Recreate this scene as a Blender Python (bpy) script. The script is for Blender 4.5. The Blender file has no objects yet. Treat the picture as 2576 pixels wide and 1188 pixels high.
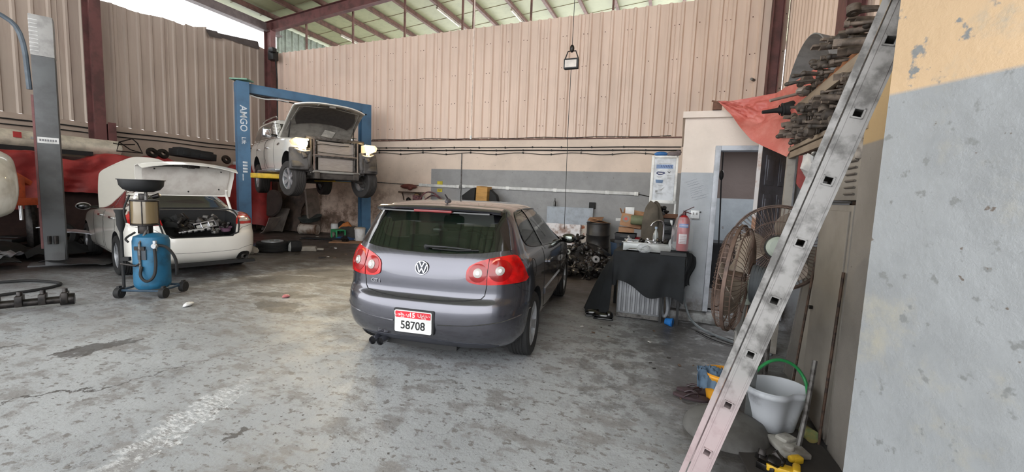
import bpy, bmesh, math, random
from math import sin, cos, pi, radians as R
from mathutils import Vector as V, Matrix as M
from mathutils.bvhtree import BVHTree
SC = bpy.context.scene; COL = SC.collection
# ---------------------------------------------------------------- camera
HC = 1.55
def cam_axes(yaw, pit, rol):
    f = V((-sin(yaw)*cos(pit), cos(yaw)*cos(pit), -sin(pit))); r = V((cos(yaw), sin(yaw), 0)); d = f.cross(r)
    return cos(rol)*r+sin(rol)*d, -sin(rol)*r+cos(rol)*d, f
_r, _d, _f = cam_axes(R(21.32), R(5.576), R(-2.277))
cd = bpy.data.cameras.new('camera'); cam = bpy.data.objects.new('camera', cd); COL.objects.link(cam)
cam.matrix_world = M(((_r.x, -_d.x, -_f.x, 0), (_r.y, -_d.y, -_f.y, 0), (_r.z, -_d.z, -_f.z, HC), (0, 0, 0, 1)))
cd.sensor_width = 36; cd.lens = 36*1062/2576; cd.clip_start = .05; cd.clip_end = 200
SC.camera = cam
# ---------------------------------------------------------------- world, exposure
W = bpy.data.worlds.new('sky'); SC.world = W; W.use_nodes = True
bg = W.node_tree.nodes['Background']; bg.inputs[0].default_value = (.97, .985, 1, 1); bg.inputs[1].default_value = 1.6
SC.view_settings.view_transform = 'Standard'; SC.view_settings.look = 'None'
SC.view_settings.gamma = 1; SC.view_settings.use_curve_mapping = False; SC.view_settings.exposure = 1.5
# warm late sun low behind the camera, from the open yard
sd = bpy.data.lights.new('sun', 'SUN'); sd.energy = 0.0; sd.angle = R(8); sd.color = (1, .85, .7)
so = bpy.data.objects.new('sun', sd)
# ---------------------------------------------------------------- materials
def nt(name):
    m = bpy.data.materials.new(name); m.use_nodes = True
    return m, m.node_tree, m.node_tree.nodes['Principled BSDF']
def lin(c):
    return tuple((x/12.92 if x <= .04045 else ((x+.055)/1.055)**2.4) for x in [k/255 for k in c]) + (1,)
def node(t, kind, **kw):
    n = t.nodes.new(kind)
    for k, v in kw.items(): setattr(n, k, v)
    return n
def mixc(t, fac, a, b):
    n = node(t, 'ShaderNodeMix', data_type='RGBA')
    for i, x in ((0, fac), (6, a), (7, b)):
        if hasattr(x, 'links') or hasattr(x, 'is_linked'): t.links.new(x, n.inputs[i])
        else: n.inputs[i].default_value = x
    return n.outputs[2]
def noise(t, scale, detail=6, rough=.6, vec=None, lo=.4, hi=.6, dist=0):
    n = node(t, 'ShaderNodeTexNoise'); n.inputs['Scale'].default_value = scale; n.inputs['Detail'].default_value = detail
    n.inputs['Roughness'].default_value = rough; n.inputs['Distortion'].default_value = dist
    if vec is not None: t.links.new(vec, n.inputs['Vector'])
    r = node(t, 'ShaderNodeMapRange'); r.interpolation_type = 'SMOOTHSTEP'
    r.inputs[1].default_value = lo; r.inputs[2].default_value = hi; t.links.new(n.outputs[0], r.inputs[0])
    return r.outputs[0]
def coords(t, scale=(1, 1, 1), kind='Object'):
    c = node(t, 'ShaderNodeTexCoord'); mp = node(t, 'ShaderNodeMapping'); mp.inputs['Scale'].default_value = scale
    t.links.new(c.outputs[kind], mp.inputs[0]); return mp.outputs[0]
def worldpos(t, scale=(1, 1, 1)):
    g = node(t, 'ShaderNodeNewGeometry'); mp = node(t, 'ShaderNodeMapping'); mp.inputs['Scale'].default_value = scale
    t.links.new(g.outputs['Position'], mp.inputs[0]); return mp.outputs[0]
def mat(name, col, rough=.6, metal=0, col2=None, ns=6, lo=.4, hi=.65, coat=0, alpha=None, emit=None, bump=0, stretch=(1, 1, 1), trans=0):
    m, t, p = nt(name); a = lin(col)
    p.inputs['Roughness'].default_value = rough; p.inputs['Metallic'].default_value = metal
    p.inputs['Coat Weight'].default_value = coat; p.inputs['Coat Roughness'].default_value = .04
    if col2 is None: col2 = tuple(x*.86 for x in col)
    v = coords(t, stretch); f = noise(t, ns, vec=v, lo=lo, hi=hi)
    t.links.new(mixc(t, f, a, lin(col2)), p.inputs['Base Color'])
    if bump:
        b = node(t, 'ShaderNodeBump'); b.inputs['Strength'].default_value = bump; b.inputs['Distance'].default_value = .01
        t.links.new(noise(t, ns*2, vec=v, lo=.2, hi=.8), b.inputs['Height']); t.links.new(b.outputs[0], p.inputs['Normal'])
    if emit: p.inputs['Emission Color'].default_value = lin(emit[0]); p.inputs['Emission Strength'].default_value = emit[1]
    if alpha is not None: p.inputs['Alpha'].default_value = alpha
    if trans: p.inputs['Transmission Weight'].default_value = trans
    return m
# ---------------------------------------------------------------- mesh builder
def tag(o, label=None, cat=None, group=None, kind=None):
    if label: o['label'] = label
    if cat: o['category'] = cat
    if group: o['group'] = group
    if kind: o['kind'] = kind
    return o
def thing(name, label, cat, loc=(0, 0, 0), rz=0, group=None, rot=None):
    o = bpy.data.objects.new(name, None); COL.objects.link(o); o.location = loc
    o.rotation_euler = rot if rot else (0, 0, rz); o.empty_display_size = .1
    return tag(o, label, cat, group)
class B:
    def __init__(s): s.v = []; s.f = []; s.m = []
    def add(s, vs, fs, m=0):
        n = len(s.v); s.v += [tuple(x) for x in vs]; s.f += [tuple(i+n for i in f) for f in fs]; s.m += [m]*len(fs); return s
    def box(s, c, d, m=0, rot=None, taper=1):
        x, y, z = d[0]/2, d[1]/2, d[2]/2
        vs = [V((sx*x*(taper if sz > 0 else 1), sy*y*(taper if sz > 0 else 1), sz*z)) for sz in (-1, 1) for sx, sy in ((-1, -1), (1, -1), (1, 1), (-1, 1))]
        if rot is not None:
            q = rot if isinstance(rot, M) else M.Rotation(rot[2], 3, 'Z') @ M.Rotation(rot[1], 3, 'Y') @ M.Rotation(rot[0], 3, 'X')
            vs = [q @ v for v in vs]
        vs = [v+V(c) for v in vs]
        return s.add(vs, [(3, 2, 1, 0), (4, 5, 6, 7), (0, 1, 5, 4), (1, 2, 6, 5), (2, 3, 7, 6), (3, 0, 4, 7)], m)
    def cyl(s, a, b, r0, r1=None, n=16, m=0, caps=True):
        a, b = V(a), V(b); r1 = r0 if r1 is None else r1; d = (b-a).normalized()
        u = d.orthogonal().normalized(); w = d.cross(u)
        vs = []
        for p, r in ((a, r0), (b, r1)):
            for i in range(n):
                t = 2*pi*i/n; vs.append(p+r*(cos(t)*u+sin(t)*w))
        fs = [(i, (i+1) % n, n+(i+1) % n, n+i) for i in range(n)]
        if caps: fs += [tuple(range(n-1, -1, -1)), tuple(range(n, 2*n))]
        return s.add(vs, fs, m)
    def tube(s, pts, r, n=8, m=0, closed=False, smooth=0):
        pts = [V(p) for p in pts]
        for _ in range(smooth):
            q = [pts[0]] if not closed else []
            for i in range(len(pts)-(0 if closed else 1)):
                a, b = pts[i], pts[(i+1) % len(pts)]; q += [a*.75+b*.25, a*.25+b*.75]
            if not closed: q.append(pts[-1])
            pts = q
        k = len(pts); rr = r if isinstance(r, (list, tuple)) else None
        vs = []; u = None
        for i, p in enumerate(pts):
            a = pts[i-1] if (i > 0 or closed) else pts[0]; b = pts[(i+1) % k] if (i < k-1 or closed) else pts[-1]
            d = (b-a).normalized() if (b-a).length > 1e-9 else V((0, 0, 1))
            if u is None: u = d.orthogonal().normalized()
            else:
                u = u-d*u.dot(d); u = u.normalized() if u.length > 1e-6 else d.orthogonal().normalized()
            w = d.cross(u); q = rr[min(len(rr)-1, int(i*len(rr)/k))] if rr else r
            vs += [p+q*(cos(2*pi*j/n)*u+sin(2*pi*j/n)*w) for j in range(n)]
        fs = []
        for i in range(k if closed else k-1):
            o, o2 = i*n, ((i+1) % k)*n
            fs += [(o+j, o+(j+1) % n, o2+(j+1) % n, o2+j) for j in range(n)]
        if not closed: fs += [tuple(range(n-1, -1, -1)), tuple(range((k-1)*n, k*n))]
        return s.add(vs, fs, m)
    def lathe(s, prof, mx=None, n=24, m=0, a0=0, a1=2*pi):
        mx = mx or M.Identity(4); full = abs(a1-a0-2*pi) < 1e-6; k = n if full else n+1
        vs = [mx @ V((r*cos(a0+(a1-a0)*i/n), r*sin(a0+(a1-a0)*i/n), z)) for r, z in prof for i in range(k)]
        fs = [(j*k+i, j*k+(i+1) % k, (j+1)*k+(i+1) % k, (j+1)*k+i) for j in range(len(prof)-1) for i in range(n)]
        return s.add(vs, fs, m)
    def ell(s, c, r, n=14, m=0, mx=None):
        mx = mx or M.Identity(3); vs = []; k = n//2
        for j in range(k+1):
            t = pi*j/k
            for i in range(n):
                p = 2*pi*i/n; vs.append(V(c)+mx @ V((r[0]*sin(t)*cos(p), r[1]*sin(t)*sin(p), r[2]*cos(t))))
        return s.add(vs, [(j*n+i, (j+1)*n+i, (j+1)*n+(i+1) % n, j*n+(i+1) % n) for j in range(k) for i in range(n)], m)
    def prism(s, poly, ax, d0, d1, m=0):
        # poly in the two remaining axes (in xyz order), extruded along ax
        def p(u, w, d):
            l = [u, w]; l.insert(ax, d); return l
        n = len(poly)
        vs = [p(u, w, d0) for u, w in poly]+[p(u, w, d1) for u, w in poly]
        return s.add(vs, [tuple(range(n-1, -1, -1)), tuple(range(n, 2*n))]+[(i, (i+1) % n, n+(i+1) % n, n+i) for i in range(n)], m)
    def xf(s, mx, i0=0):
        for i in range(i0, len(s.v)): s.v[i] = tuple(mx @ V(s.v[i]))
        return s
    def build(s, name, mats, parent=None, smooth=True, bevel=0, ang=38, seg=2, loc=None, rot=None, sub=0):
        me = bpy.data.meshes.new(name); me.from_pydata(s.v, [], s.f)
        mats = mats if isinstance(mats, (list, tuple)) else [mats]
        for x in mats: me.materials.append(x)
        for p, i in zip(me.polygons, s.m): p.material_index = i
        bm = bmesh.new(); bm.from_mesh(me); bmesh.ops.remove_doubles(bm, verts=bm.verts, dist=1e-5)
        bmesh.ops.recalc_face_normals(bm, faces=bm.faces)
        if bevel:
            es = [e for e in bm.edges if len(e.link_faces) == 2 and e.calc_face_angle(0) > .5]
            bmesh.ops.bevel(bm, geom=es, offset=bevel, segments=seg, affect='EDGES', profile=.5, clamp_overlap=True)
        bm.to_mesh(me); bm.free()
        if smooth:
            me.polygons.foreach_set('use_smooth', [True]*len(me.polygons)); me.set_sharp_from_angle(angle=R(ang))
        o = bpy.data.objects.new(name, me); COL.objects.link(o)
        if parent: o.parent = parent
        if loc: o.location = loc
        if rot: o.rotation_euler = rot
        if sub:
            md = o.modifiers.new('sub', 'SUBSURF'); md.levels = md.render_levels = sub
        return o
def struct(b, name, m, **kw):
    o = b.build(name, m, None, **kw); o['kind'] = 'structure'; return o
def one(b, name, m, label, cat, group=None, **kw): return tag(b.build(name, m, None, **kw), label, cat, group)
def text(name, s, size, m, parent, mx, extrude=.001, align='CENTER', sx=1, bold=0):
    c = bpy.data.curves.new(name, 'FONT'); c.body = s; c.size = size; c.align_x = align; c.align_y = 'CENTER'; c.extrude = extrude; c.offset = bold
    o = bpy.data.objects.new(name, c); COL.objects.link(o)
    dg = bpy.context.evaluated_depsgraph_get(); me = bpy.data.meshes.new_from_object(o.evaluated_get(dg)); bpy.data.objects.remove(o)
    me.materials.clear(); me.materials.append(m); me.transform(mx @ M.Diagonal((sx, 1, 1, 1)))
    n = bpy.data.objects.new(name, me); COL.objects.link(n); n.parent = parent; return n
def frame(o, x, y, z=None):
    x = V(x).normalized(); y = V(y).normalized(); z = x.cross(y)
    return M(((x.x, y.x, z.x, o[0]), (x.y, y.y, z.y, o[1]), (x.z, y.z, z.z, o[2]), (0, 0, 0, 1)))
def evalmesh(o):
    dg = bpy.context.evaluated_depsgraph_get(); dg.update()
    me = bpy.data.meshes.new_from_object(o.evaluated_get(dg)); o.modifiers.clear(); o.data = me; return o
def carve(o, cutters):
    for c in cutters:
        md = o.modifiers.new('cut', 'BOOLEAN'); md.operation = 'DIFFERENCE'; md.solver = 'EXACT'; md.object = c
    evalmesh(o)
    for c in cutters: bpy.data.objects.remove(c)
    return o
def copy_tree(o, parent=None):
    c = o.copy(); COL.objects.link(c); c.parent = parent
    for ch in list(o.children): copy_tree(ch, c)
    return c
# ================================================================ MATERIALS of the place
BLK = mat('black_rubber', (26, 26, 27), .75, ns=20)
DRK = mat('dark_plastic', (30, 31, 33), .5, ns=8)
BLKG = mat('black_gloss', (12, 12, 14), .15, coat=.5)
CHR = mat('chrome', (205, 205, 208), .18, 1)
ALU = mat('alloy', (188, 190, 194), .35, .55)
WHT = mat('white_plastic', (214, 214, 214), .5, col2=(190, 190, 188))
CABLE = mat('cable_black', (28, 27, 28), .6)
OILY = mat('oily_steel', (48, 44, 42), .38, .55, col2=(22, 20, 20), ns=14)
RUST = mat('rusty_steel', (88, 68, 56), .7, .25, col2=(44, 36, 33), ns=18)
GREYM = mat('grey_metal', (110, 108, 106), .5, .5, col2=(62, 58, 56), ns=16)
CARD = mat('cardboard', (164, 124, 92), .85, col2=(138, 100, 74))
TARP = None
def floor_mat():
    m, t, p = nt('painted_concrete_floor'); v = worldpos(t)
    base = mixc(t, noise(t, .55, 5, .6, v, .35, .65), lin((164, 167, 170)), lin((146, 149, 152)))
    # scattered wear: chips of bare dark concrete
    base = mixc(t, noise(t, 3.1, 8, .7, worldpos(t, (1, 1.5, 1)), .50, .60), base, lin((132, 131, 131)))
    base = mixc(t, noise(t, 14, 5, .6, worldpos(t, (1, 1.3, 1)), .57, .635), base, lin((116, 114, 113)))
    base = mixc(t, noise(t, 30, 4, .6, v, .63, .69), base, lin((74, 72, 72)))
    g = node(t, 'ShaderNodeNewGeometry'); wn = node(t, 'ShaderNodeTexNoise'); wn.inputs['Scale'].default_value = 1.3; wn.inputs['Detail'].default_value = 7
    t.links.new(g.outputs['Position'], wn.inputs['Vector'])
    def vm(op, a, b):
        n = node(t, 'ShaderNodeVectorMath', operation=op)
        for i, x in ((0, a), (1, b)):
            if hasattr(x, 'is_linked'): t.links.new(x, n.inputs[i])
            else: n.inputs[i].default_value = x
        return n.outputs[0]
    wsub = vm('SUBTRACT', wn.outputs[1], (.5, .5, .5)); 
    wf = node(t, 'ShaderNodeTexNoise'); wf.inputs['Scale'].default_value = 7; wf.inputs['Detail'].default_value = 6; wf.inputs['Roughness'].default_value = .7; t.links.new(g.outputs['Position'], wf.inputs['Vector'])
    fine = vm('MULTIPLY', vm('SUBTRACT', wf.outputs[1], (.5, .5, .5)), (.42, .42, 0))
    def warped(amt): return vm('ADD', vm('ADD', g.outputs['Position'], fine), vm('MULTIPLY', wsub, (amt, amt, 0)))
    def blob(cx, cy, rx, ry, lo=1.0, hi=.7, rot=0, w=1.2):
        mp = node(t, 'ShaderNodeMapping'); mp.vector_type = 'TEXTURE'; mp.inputs['Location'].default_value = (cx, cy, 0)
        mp.inputs['Rotation'].default_value = (0, 0, rot); mp.inputs['Scale'].default_value = (rx, ry, 1e6)
        t.links.new(warped(w), mp.inputs[0]); l = node(t, 'ShaderNodeVectorMath', operation='LENGTH'); t.links.new(mp.outputs[0], l.inputs[0])
        r = node(t, 'ShaderNodeMapRange'); r.interpolation_type = 'SMOOTHSTEP'; r.inputs[1].default_value = lo; r.inputs[2].default_value = hi
        t.links.new(l.outputs['Value'], r.inputs[0]); return r.outputs[0]
    def mul(a, b):
        n = node(t, 'ShaderNodeMath', operation='MULTIPLY')
        for i, x in ((0, a), (1, b)):
            if hasattr(x, 'is_linked'): t.links.new(x, n.inputs[i])
            else: n.inputs[i].default_value = x
        return n.outputs[0]
    grime = noise(t, 2.4, 9, .75, worldpos(t, (1, 2.2, 1)), .36, .60)
    # trodden brown grime spreading over the rear bay
    base = mixc(t, mul(blob(-8.5, 10.6, 7.5, 5.2, 1.05, .6, .25, 1.5), .97), base, lin((70, 62, 58)))
    base = mixc(t, mul(mul(blob(-7.5, 8.0, 8.5, 5.6, 1.1, .5, .2, 1.6), grime), .8), base, lin((80, 72, 68)))
    base = mixc(t, mul(blob(-1.2, 9.6, 1.9, 4.4, 1.1, .7, 0, 1.0), .9), base, lin((66, 56, 52)))
    base = mixc(t, mul(mul(blob(.4, 4.4, .75, 2.6, 1.15, .5, .12, .8), noise(t, 4, 8, .75, v, .33, .52)), .9), base, lin((62, 59, 59)))
    base = mixc(t, mul(blob(.75, 2.9, .55, 1.3, 1.1, .6, 0, .5), .8), base, lin((66, 63, 62)))
    base = mixc(t, mul(mul(blob(-.2, 4.2, .8, 1.6, 1.15, .6, 0, .9), noise(t, 5, 8, .75, v, .46, .58)), .7), base, lin((84, 82, 82)))
    base = mixc(t, mul(blob(-12.2, 4.2, 3.4, 4.0, 1.05, .7, 0, 1.4), .96), base, lin((58, 52, 50)))
    base = mixc(t, mul(mul(blob(-5.2, 5.0, 4.2, 2.4, 1.15, .5, .1, 1.2), noise(t, 2.6, 9, .78, worldpos(t, (1, 1.9, 1)), .46, .58)), .72), base, lin((92, 85, 81)))
    # oil spills
    for a in ((-4.90, 2.10, .30, .13, R(75)), (-5.02, 1.90, .16, .035, R(70)), (-4.80, 1.98, .12, .03, R(80)), (-3.90, 1.98, .75, .012, R(72)), (-4.03, 1.60, .36, .020, R(74)), (-3.55, 3.0, .5, .008, R(70)), (-4.72, 3.85, .34, .20, 0), (-4.5, 3.7, .2, .14, 0), (-2.47, 1.77, .05, .09, .3), (-5.9, 5.1, .6, .3, .4), (-4.5, 5.3, .5, .18, .3), (-5.6, 5.9, .9, .35, .2), (-5.6, 1.72, .14, .03, R(60)), (-2.90, 1.86, .05, .05, 0), (-5.2, 4.3, .5, .16, .4), (-2.6, 5.5, .3, 1.8, 0)):
        base = mixc(t, mul(blob(a[0], a[1], a[2], a[3], 1.05, .85, a[4], .7), .82), base, lin((70, 67, 66)))
    # cracks
    vo = node(t, 'ShaderNodeTexVoronoi', feature='DISTANCE_TO_EDGE'); vo.inputs['Scale'].default_value = .55; vo.inputs['Randomness'].default_value = 1
    t.links.new(warped(1.0), vo.inputs['Vector'])
    cr = node(t, 'ShaderNodeMapRange'); cr.inputs[1].default_value = .006; cr.inputs[2].default_value = .002; t.links.new(vo.outputs['Distance'], cr.inputs[0])
    base = mixc(t, mul(mul(cr.outputs[0], noise(t, 1.1, 3, .5, v, .48, .6)), .5), base, lin((78, 75, 74)))
    # white tyre scrub marks
    mp = node(t, 'ShaderNodeMapping'); mp.inputs['Scale'].default_value = (1, 1, 1)
    base = mixc(t, mul(mul(blob(-2.93, 1.72, .70, .10, 1.1, .5, R(107), .10), noise(t, 16, 6, .85, worldpos(t, (1, 3, 1)), .46, .56)), .75), base, lin((216, 218, 220)))
    base = mixc(t, mul(mul(blob(-2.80, 1.70, .62, .045, 1.1, .5, R(107), .08), noise(t, 22, 6, .85, v, .48, .56)), .7), base, lin((226, 228, 230)))
    t.links.new(base, p.inputs['Base Color'])
    rg = node(t, 'ShaderNodeMapRange'); rg.inputs[3].default_value = .34; rg.inputs[4].default_value = .62
    t.links.new(noise(t, 1.7, 6, .7, v, .35, .65), rg.inputs[0]); t.links.new(rg.outputs[0], p.inputs['Roughness'])
    b = node(t, 'ShaderNodeBump'); b.inputs['Strength'].default_value = .35; b.inputs['Distance'].default_value = .006
    t.links.new(noise(t, 16, 6, .7, v, .3, .7), b.inputs['Height']); t.links.new(b.outputs[0], p.inputs['Normal'])
    return m
def wall_mat(name, top, low, zb, x0=None, grime=None, rough=.6, y1=None, dabs=None, mottle=None):
    """two-tone painted masonry; low colour below zb (and right of x0)"""
    m, t, p = nt(name); v = worldpos(t); g = node(t, 'ShaderNodeNewGeometry'); s = node(t, 'ShaderNodeSeparateXYZ'); t.links.new(g.outputs['Position'], s.inputs[0])
    def less(out, val, w=.006):
        r = node(t, 'ShaderNodeMapRange'); r.inputs[1].default_value = val+w; r.inputs[2].default_value = val-w; t.links.new(out, r.inputs[0]); return r.outputs[0]
    def mul(a, b):
        n = node(t, 'ShaderNodeMath', operation='MULTIPLY'); t.links.new(a, n.inputs[0])
        if hasattr(b, 'is_linked'): t.links.new(b, n.inputs[1])
        else: n.inputs[1].default_value = b
        return n.outputs[0]
    tc = mixc(t, noise(t, 1.2, 6, .6, v, .35, .7), lin(top), lin([k*.93 for k in top]))
    lc = mixc(t, noise(t, 2.5, 6, .65, v, .35, .7), lin(low), lin([k*.91 for k in low]))
    k = less(s.outputs[2], zb)
    if x0 is not None:
        r = node(t, 'ShaderNodeMapRange'); r.inputs[1].default_value = x0-.006; r.inputs[2].default_value = x0+.006; t.links.new(s.outputs[0], r.inputs[0]); k = mul(k, r.outputs[0])
    c = mixc(t, k, tc, lc)
    if grime:
        for zc, zw, colr, lo, hi, xm in grime:
            r = less(s.outputs[2], zc, zw)
            if xm is not None:
                r2 = less(s.outputs[0], xm, 1.2); r = mul(r, r2)
            c = mixc(t, mul(r, noise(t, 1.5, 9, .72, v, lo, hi)), c, lin(colr))
    if mottle: c = mixc(t, noise(t, mottle[0], 8, .7, v, mottle[1], mottle[2]), c, lin(mottle[3]))
    if dabs: c = mixc(t, noise(t, dabs[0], 4, .6, v, dabs[1], dabs[2]), c, lin(dabs[3]))
    c = mixc(t, noise(t, 22, 3, .6, v, .70, .74), c, lin((96, 88, 82)))
    t.links.new(c, p.inputs['Base Color']); p.inputs['Roughness'].default_value = rough
    b = node(t, 'ShaderNodeBump'); b.inputs['Strength'].default_value = .2; b.inputs['Distance'].default_value = .01
    t.links.new(noise(t, 7, 6, .7, v, .3, .7), b.inputs['Height']); t.links.new(b.outputs[0], p.inputs['Normal'])
    return m
def sheet_mat(name, a, b2, streak=.5, rough=.5):
    m, t, p = nt(name); v = worldpos(t, (3, 3, .25))
    c = mixc(t, noise(t, 1.6, 6, .6, v, .4, .75), lin(a), lin(b2))
    c = mixc(t, noise(t, .35, 4, .6, worldpos(t), .4, .8), c, lin([k*.9 for k in a]))
    t.links.new(c, p.inputs['Base Color']); p.inputs['Roughness'].default_value = rough; p.inputs['Metallic'].default_value = 0.0
    return m
FLOOR = floor_mat()
WB = wall_mat('rear_masonry', (224, 204, 188), (150, 150, 151), 2.24, -7.1, [(1.5, .8, (150, 120, 104), .38, .66, -7.2), (1.3, .5, (112, 100, 86), .50, .66, -7.4), (.6, .4, (118, 96, 84), .42, .64, -7.6)])
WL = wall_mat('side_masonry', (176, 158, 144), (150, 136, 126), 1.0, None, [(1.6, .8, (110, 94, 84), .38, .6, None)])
WO = wall_mat('office_masonry', (226, 212, 200), (166, 170, 175), 1.93, None, [(.32, .12, (92, 84, 80), .35, .6, None)])
WR = wall_mat('pier_gloss_paint', (192, 164, 130), (140, 143, 145), 1.93, None, None, .36, dabs=(17, .60, .68, (116, 118, 118)), mottle=(2.6, .52, .72, (150, 147, 136)))
WRR = wall_mat('pier_return_shaded', (186, 158, 116), (140, 134, 128), 1.93, None, None, .6)  # pier paint darkened and browned: shade on the return put into the colour
SH = sheet_mat('ribbed_sheet', (226, 202, 186), (212, 187, 170))
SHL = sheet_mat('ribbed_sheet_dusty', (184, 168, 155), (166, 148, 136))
REDST = mat('red_oxide_steel', (112, 72, 70), .6, .1, col2=(86, 58, 56), ns=3)
ROOFM = sheet_mat('roof_insulation', (160, 164, 128), (146, 150, 118))
PURL = mat('purlin_steel', (112, 80, 70), .6, .1, col2=(88, 62, 54))
TARP = mat('red_tarpaulin', (176, 68, 62), .5, 0, col2=(150, 52, 50), ns=3, bump=.3)
# ================================================================ ROOM
BY, LX = 11.2, -13.8
b = B(); nx, ny = 1, 1
b.add([(-26, -14, 0), (14, -14, 0), (14, 20, 0), (-26, 20, 0)], [(0, 1, 2, 3)]); b.add([(-26, -14, -.2), (14, -14, -.2), (14, 20, -.2), (-26, 20, -.2)], [(3, 2, 1, 0)])
struct(b, 'floor', FLOOR, smooth=False)
def ribs(p0, p1, z0, z1, pitch, depth, ztop=None, rib=.045, seam=4, nrm=None):
    """trapezoid ribbed sheet from p0 to p1, real folded ribs standing out by depth towards nrm"""
    b = B(); p0, p1 = V(p0), V(p1); L = (p1-p0).length; d = (p1-p0).normalized(); nrm = V(nrm); prof = [(0, 0)]; s = .04; i = 0
    while s < L-rib*3:
        prof += [(s, 0), (s+.028, depth), (s+.028+rib, depth), (s+.056+rib, 0)]
        if i % seam == 0: prof += [(s+.165, 0), (s+.172, depth*.35), (s+.182, depth*.35), (s+.189, 0)]
        s += pitch; i += 1
    prof.append((L, 0)); vs = []; rng = random.Random(5)
    for u, w in prof:
        q = p0+d*u+nrm*w; zt = ztop(q) if ztop else z1
        vs += [(q.x, q.y, z0), (q.x, q.y, zt)]
    for u, w in reversed(prof):
        q = p0+d*u+nrm*(w-.012); zt = ztop(q) if ztop else z1
        vs += [(q.x, q.y, z0), (q.x, q.y, zt)]
    n = len(vs)//2; b.add(vs, [(2*k, 2*((k+1) % n), 2*((k+1) % n)+1, 2*k+1) for k in range(n)])
    return b
# rear wall: masonry below, ribbed partition above
b = B(); b.box(((LX+2.4)/2, BY+.1, 1.555), (2.4-LX, .2, 3.11)); struct(b, 'wall_rear', WB, smooth=False)
b = ribs((LX, BY, 0), (1.94, BY, 0), 3.11, 6.2, .275, .05, ztop=lambda q: 6.16+.008*(q.x+13), nrm=(0, -1, 0))
struct(b, 'wall_rear_sheeting', SH, smooth=False)
b = B(); b.box(((LX+2)/2, BY+.02, 3.1), (2-LX, .06, .04)); struct(b, 'trim_1', PURL)
rng = random.Random(3); b = B()
for zr in (3.45, 4.15, 4.95, 5.75):
    x = LX+.2
    while x < 1.9:
        for k in (0, .1):
            if rng.random() < .75: b.cyl((x+k, BY-.002, zr+rng.uniform(-.015, .015)), (x+k, BY-.012, zr), .011, n=6)
        x += .55
tag(struct(b, 'trim_2', PURL), 'rows of sheet fixing screws')
# left wall
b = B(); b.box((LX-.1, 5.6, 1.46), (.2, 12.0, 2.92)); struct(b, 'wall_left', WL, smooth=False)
def ltop(q):
    y = q.y
    if y < 6.1: return 5.93
    return 5.93+.08*(y-6.1)+.06*sin(y*5)*(.4 if y < 8.6 else 1)+(.06 if 8.4 < y < 9 else 0)
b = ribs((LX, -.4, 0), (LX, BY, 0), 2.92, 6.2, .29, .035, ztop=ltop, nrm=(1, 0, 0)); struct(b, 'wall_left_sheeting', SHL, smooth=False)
b = ribs((LX, BY+.25, 0), (LX, 22, 0), 2.92, 7.25, .29, .035, nrm=(1, 0, 0)); struct(b, 'wall_left_rear_sheeting', mat('translucent_sheet', (150, 160, 148), .5), smooth=False)
b = B(); b.box((LX+.02, 5.5, 6.98), (.16, 12, .3)); b.box((LX+.12, 5.5, 6.84), (.2, 12, .04)); struct(b, 'trim_3', mat('eave_gutter', (120, 108, 106), .6))
b = B(); b.add([(LX+.05, 8.95, 6.2), (LX+.05, 9.3, 6.25), (LX+.2, 9.35, 6.02), (LX+.15, 9.0, 5.98)], [(0, 1, 2, 3)])
b.add([(LX+.03, 9.2, 6.2), (LX+.03, 10.7, 6.42), (LX+.1, 10.7, 6.15), (LX+.06, 9.2, 6.1)], [(0, 1, 2, 3)]); struct(b, 'trim_4', mat('torn_sheet_flashing', (92, 84, 82), .7))
# roof: sloping deck with purlins and a rafter
def rz(x): return 7.3+.09*(x+13.8)
RX1, RY0, RY1 = 4.2, -4.5, 24
b = B(); b.add([(LX-.4, RY0, rz(LX-.4)), (RX1, RY0, rz(RX1)), (RX1, RY1, rz(RX1)), (LX-.4, RY1, rz(LX-.4)), (LX-.4, RY0, rz(LX-.4)+.06), (RX1, RY0, rz(RX1)+.06), (RX1, RY1, rz(RX1)+.06), (LX-.4, RY1, rz(LX-.4)+.06)],
               [(0, 1, 2, 3), (7, 6, 5, 4), (0, 4, 5, 1), (1, 5, 6, 2), (2, 6, 7, 3), (3, 7, 4, 0)]); struct(b, 'ceiling', ROOFM, smooth=False)
b = B(); y = RY0+1
while y < RY1: b.box(((LX+RX1)/2, y, rz((LX+RX1)/2)-.006), (RX1-LX, .012, .012), rot=(0, -math.atan(.09), 0)); y += 1.02
struct(b, 'trim_5', mat('roof_seam', (136, 124, 98), .7))
ORD = ['first', 'second', 'third', 'fourth', 'fifth', 'sixth', 'seventh', 'eighth', 'ninth', 'tenth', 'eleventh', 'twelfth', 'thirteenth', 'fourteenth', 'fifteenth', 'sixteenth', 'seventeenth', 'eighteenth']
x = LX+.5; i = 0
while x < RX1:
    b = B(); b.box((x, (RY0+RY1)/2, rz(x)-.09), (.065, RY1-RY0, .15)); b.box((x+.03, (RY0+RY1)/2, rz(x)-.165), (.09, RY1-RY0, .012)); tag(one(b, 'roof_purlin', PURL, ORD[i]+' red brown roof purlin counting from the left wall', 'roof beam', 'parallel roof purlins')); x += 1.08; i += 1
def raft(y, nm, x0=LX+.1, x1=RX1, h=.34, lab=''):
    b = B(); 
    def P(x, dz, dy): return (x, y+dy, rz(x)-.17+dz)
    def slab(z0, z1, w): b.add([P(x0, z0, -w), P(x1, z0, -w), P(x1, z0, w), P(x0, z0, w), P(x0, z1, -w), P(x1, z1, -w), P(x1, z1, w), P(x0, z1, w)], [(3, 2, 1, 0), (4, 5, 6, 7), (0, 1, 5, 4), (1, 2, 6, 5), (2, 3, 7, 6), (3, 0, 4, 7)])
    slab(-h, 0, .006); slab(-h, -h+.012, .09); slab(-.012, 0, .09); one(b, nm, REDST, lab, 'rafter')
raft(BY-.2, 'roof_rafter', lab='dark red I-section rafter rising from the corner column to the top edge')
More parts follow.
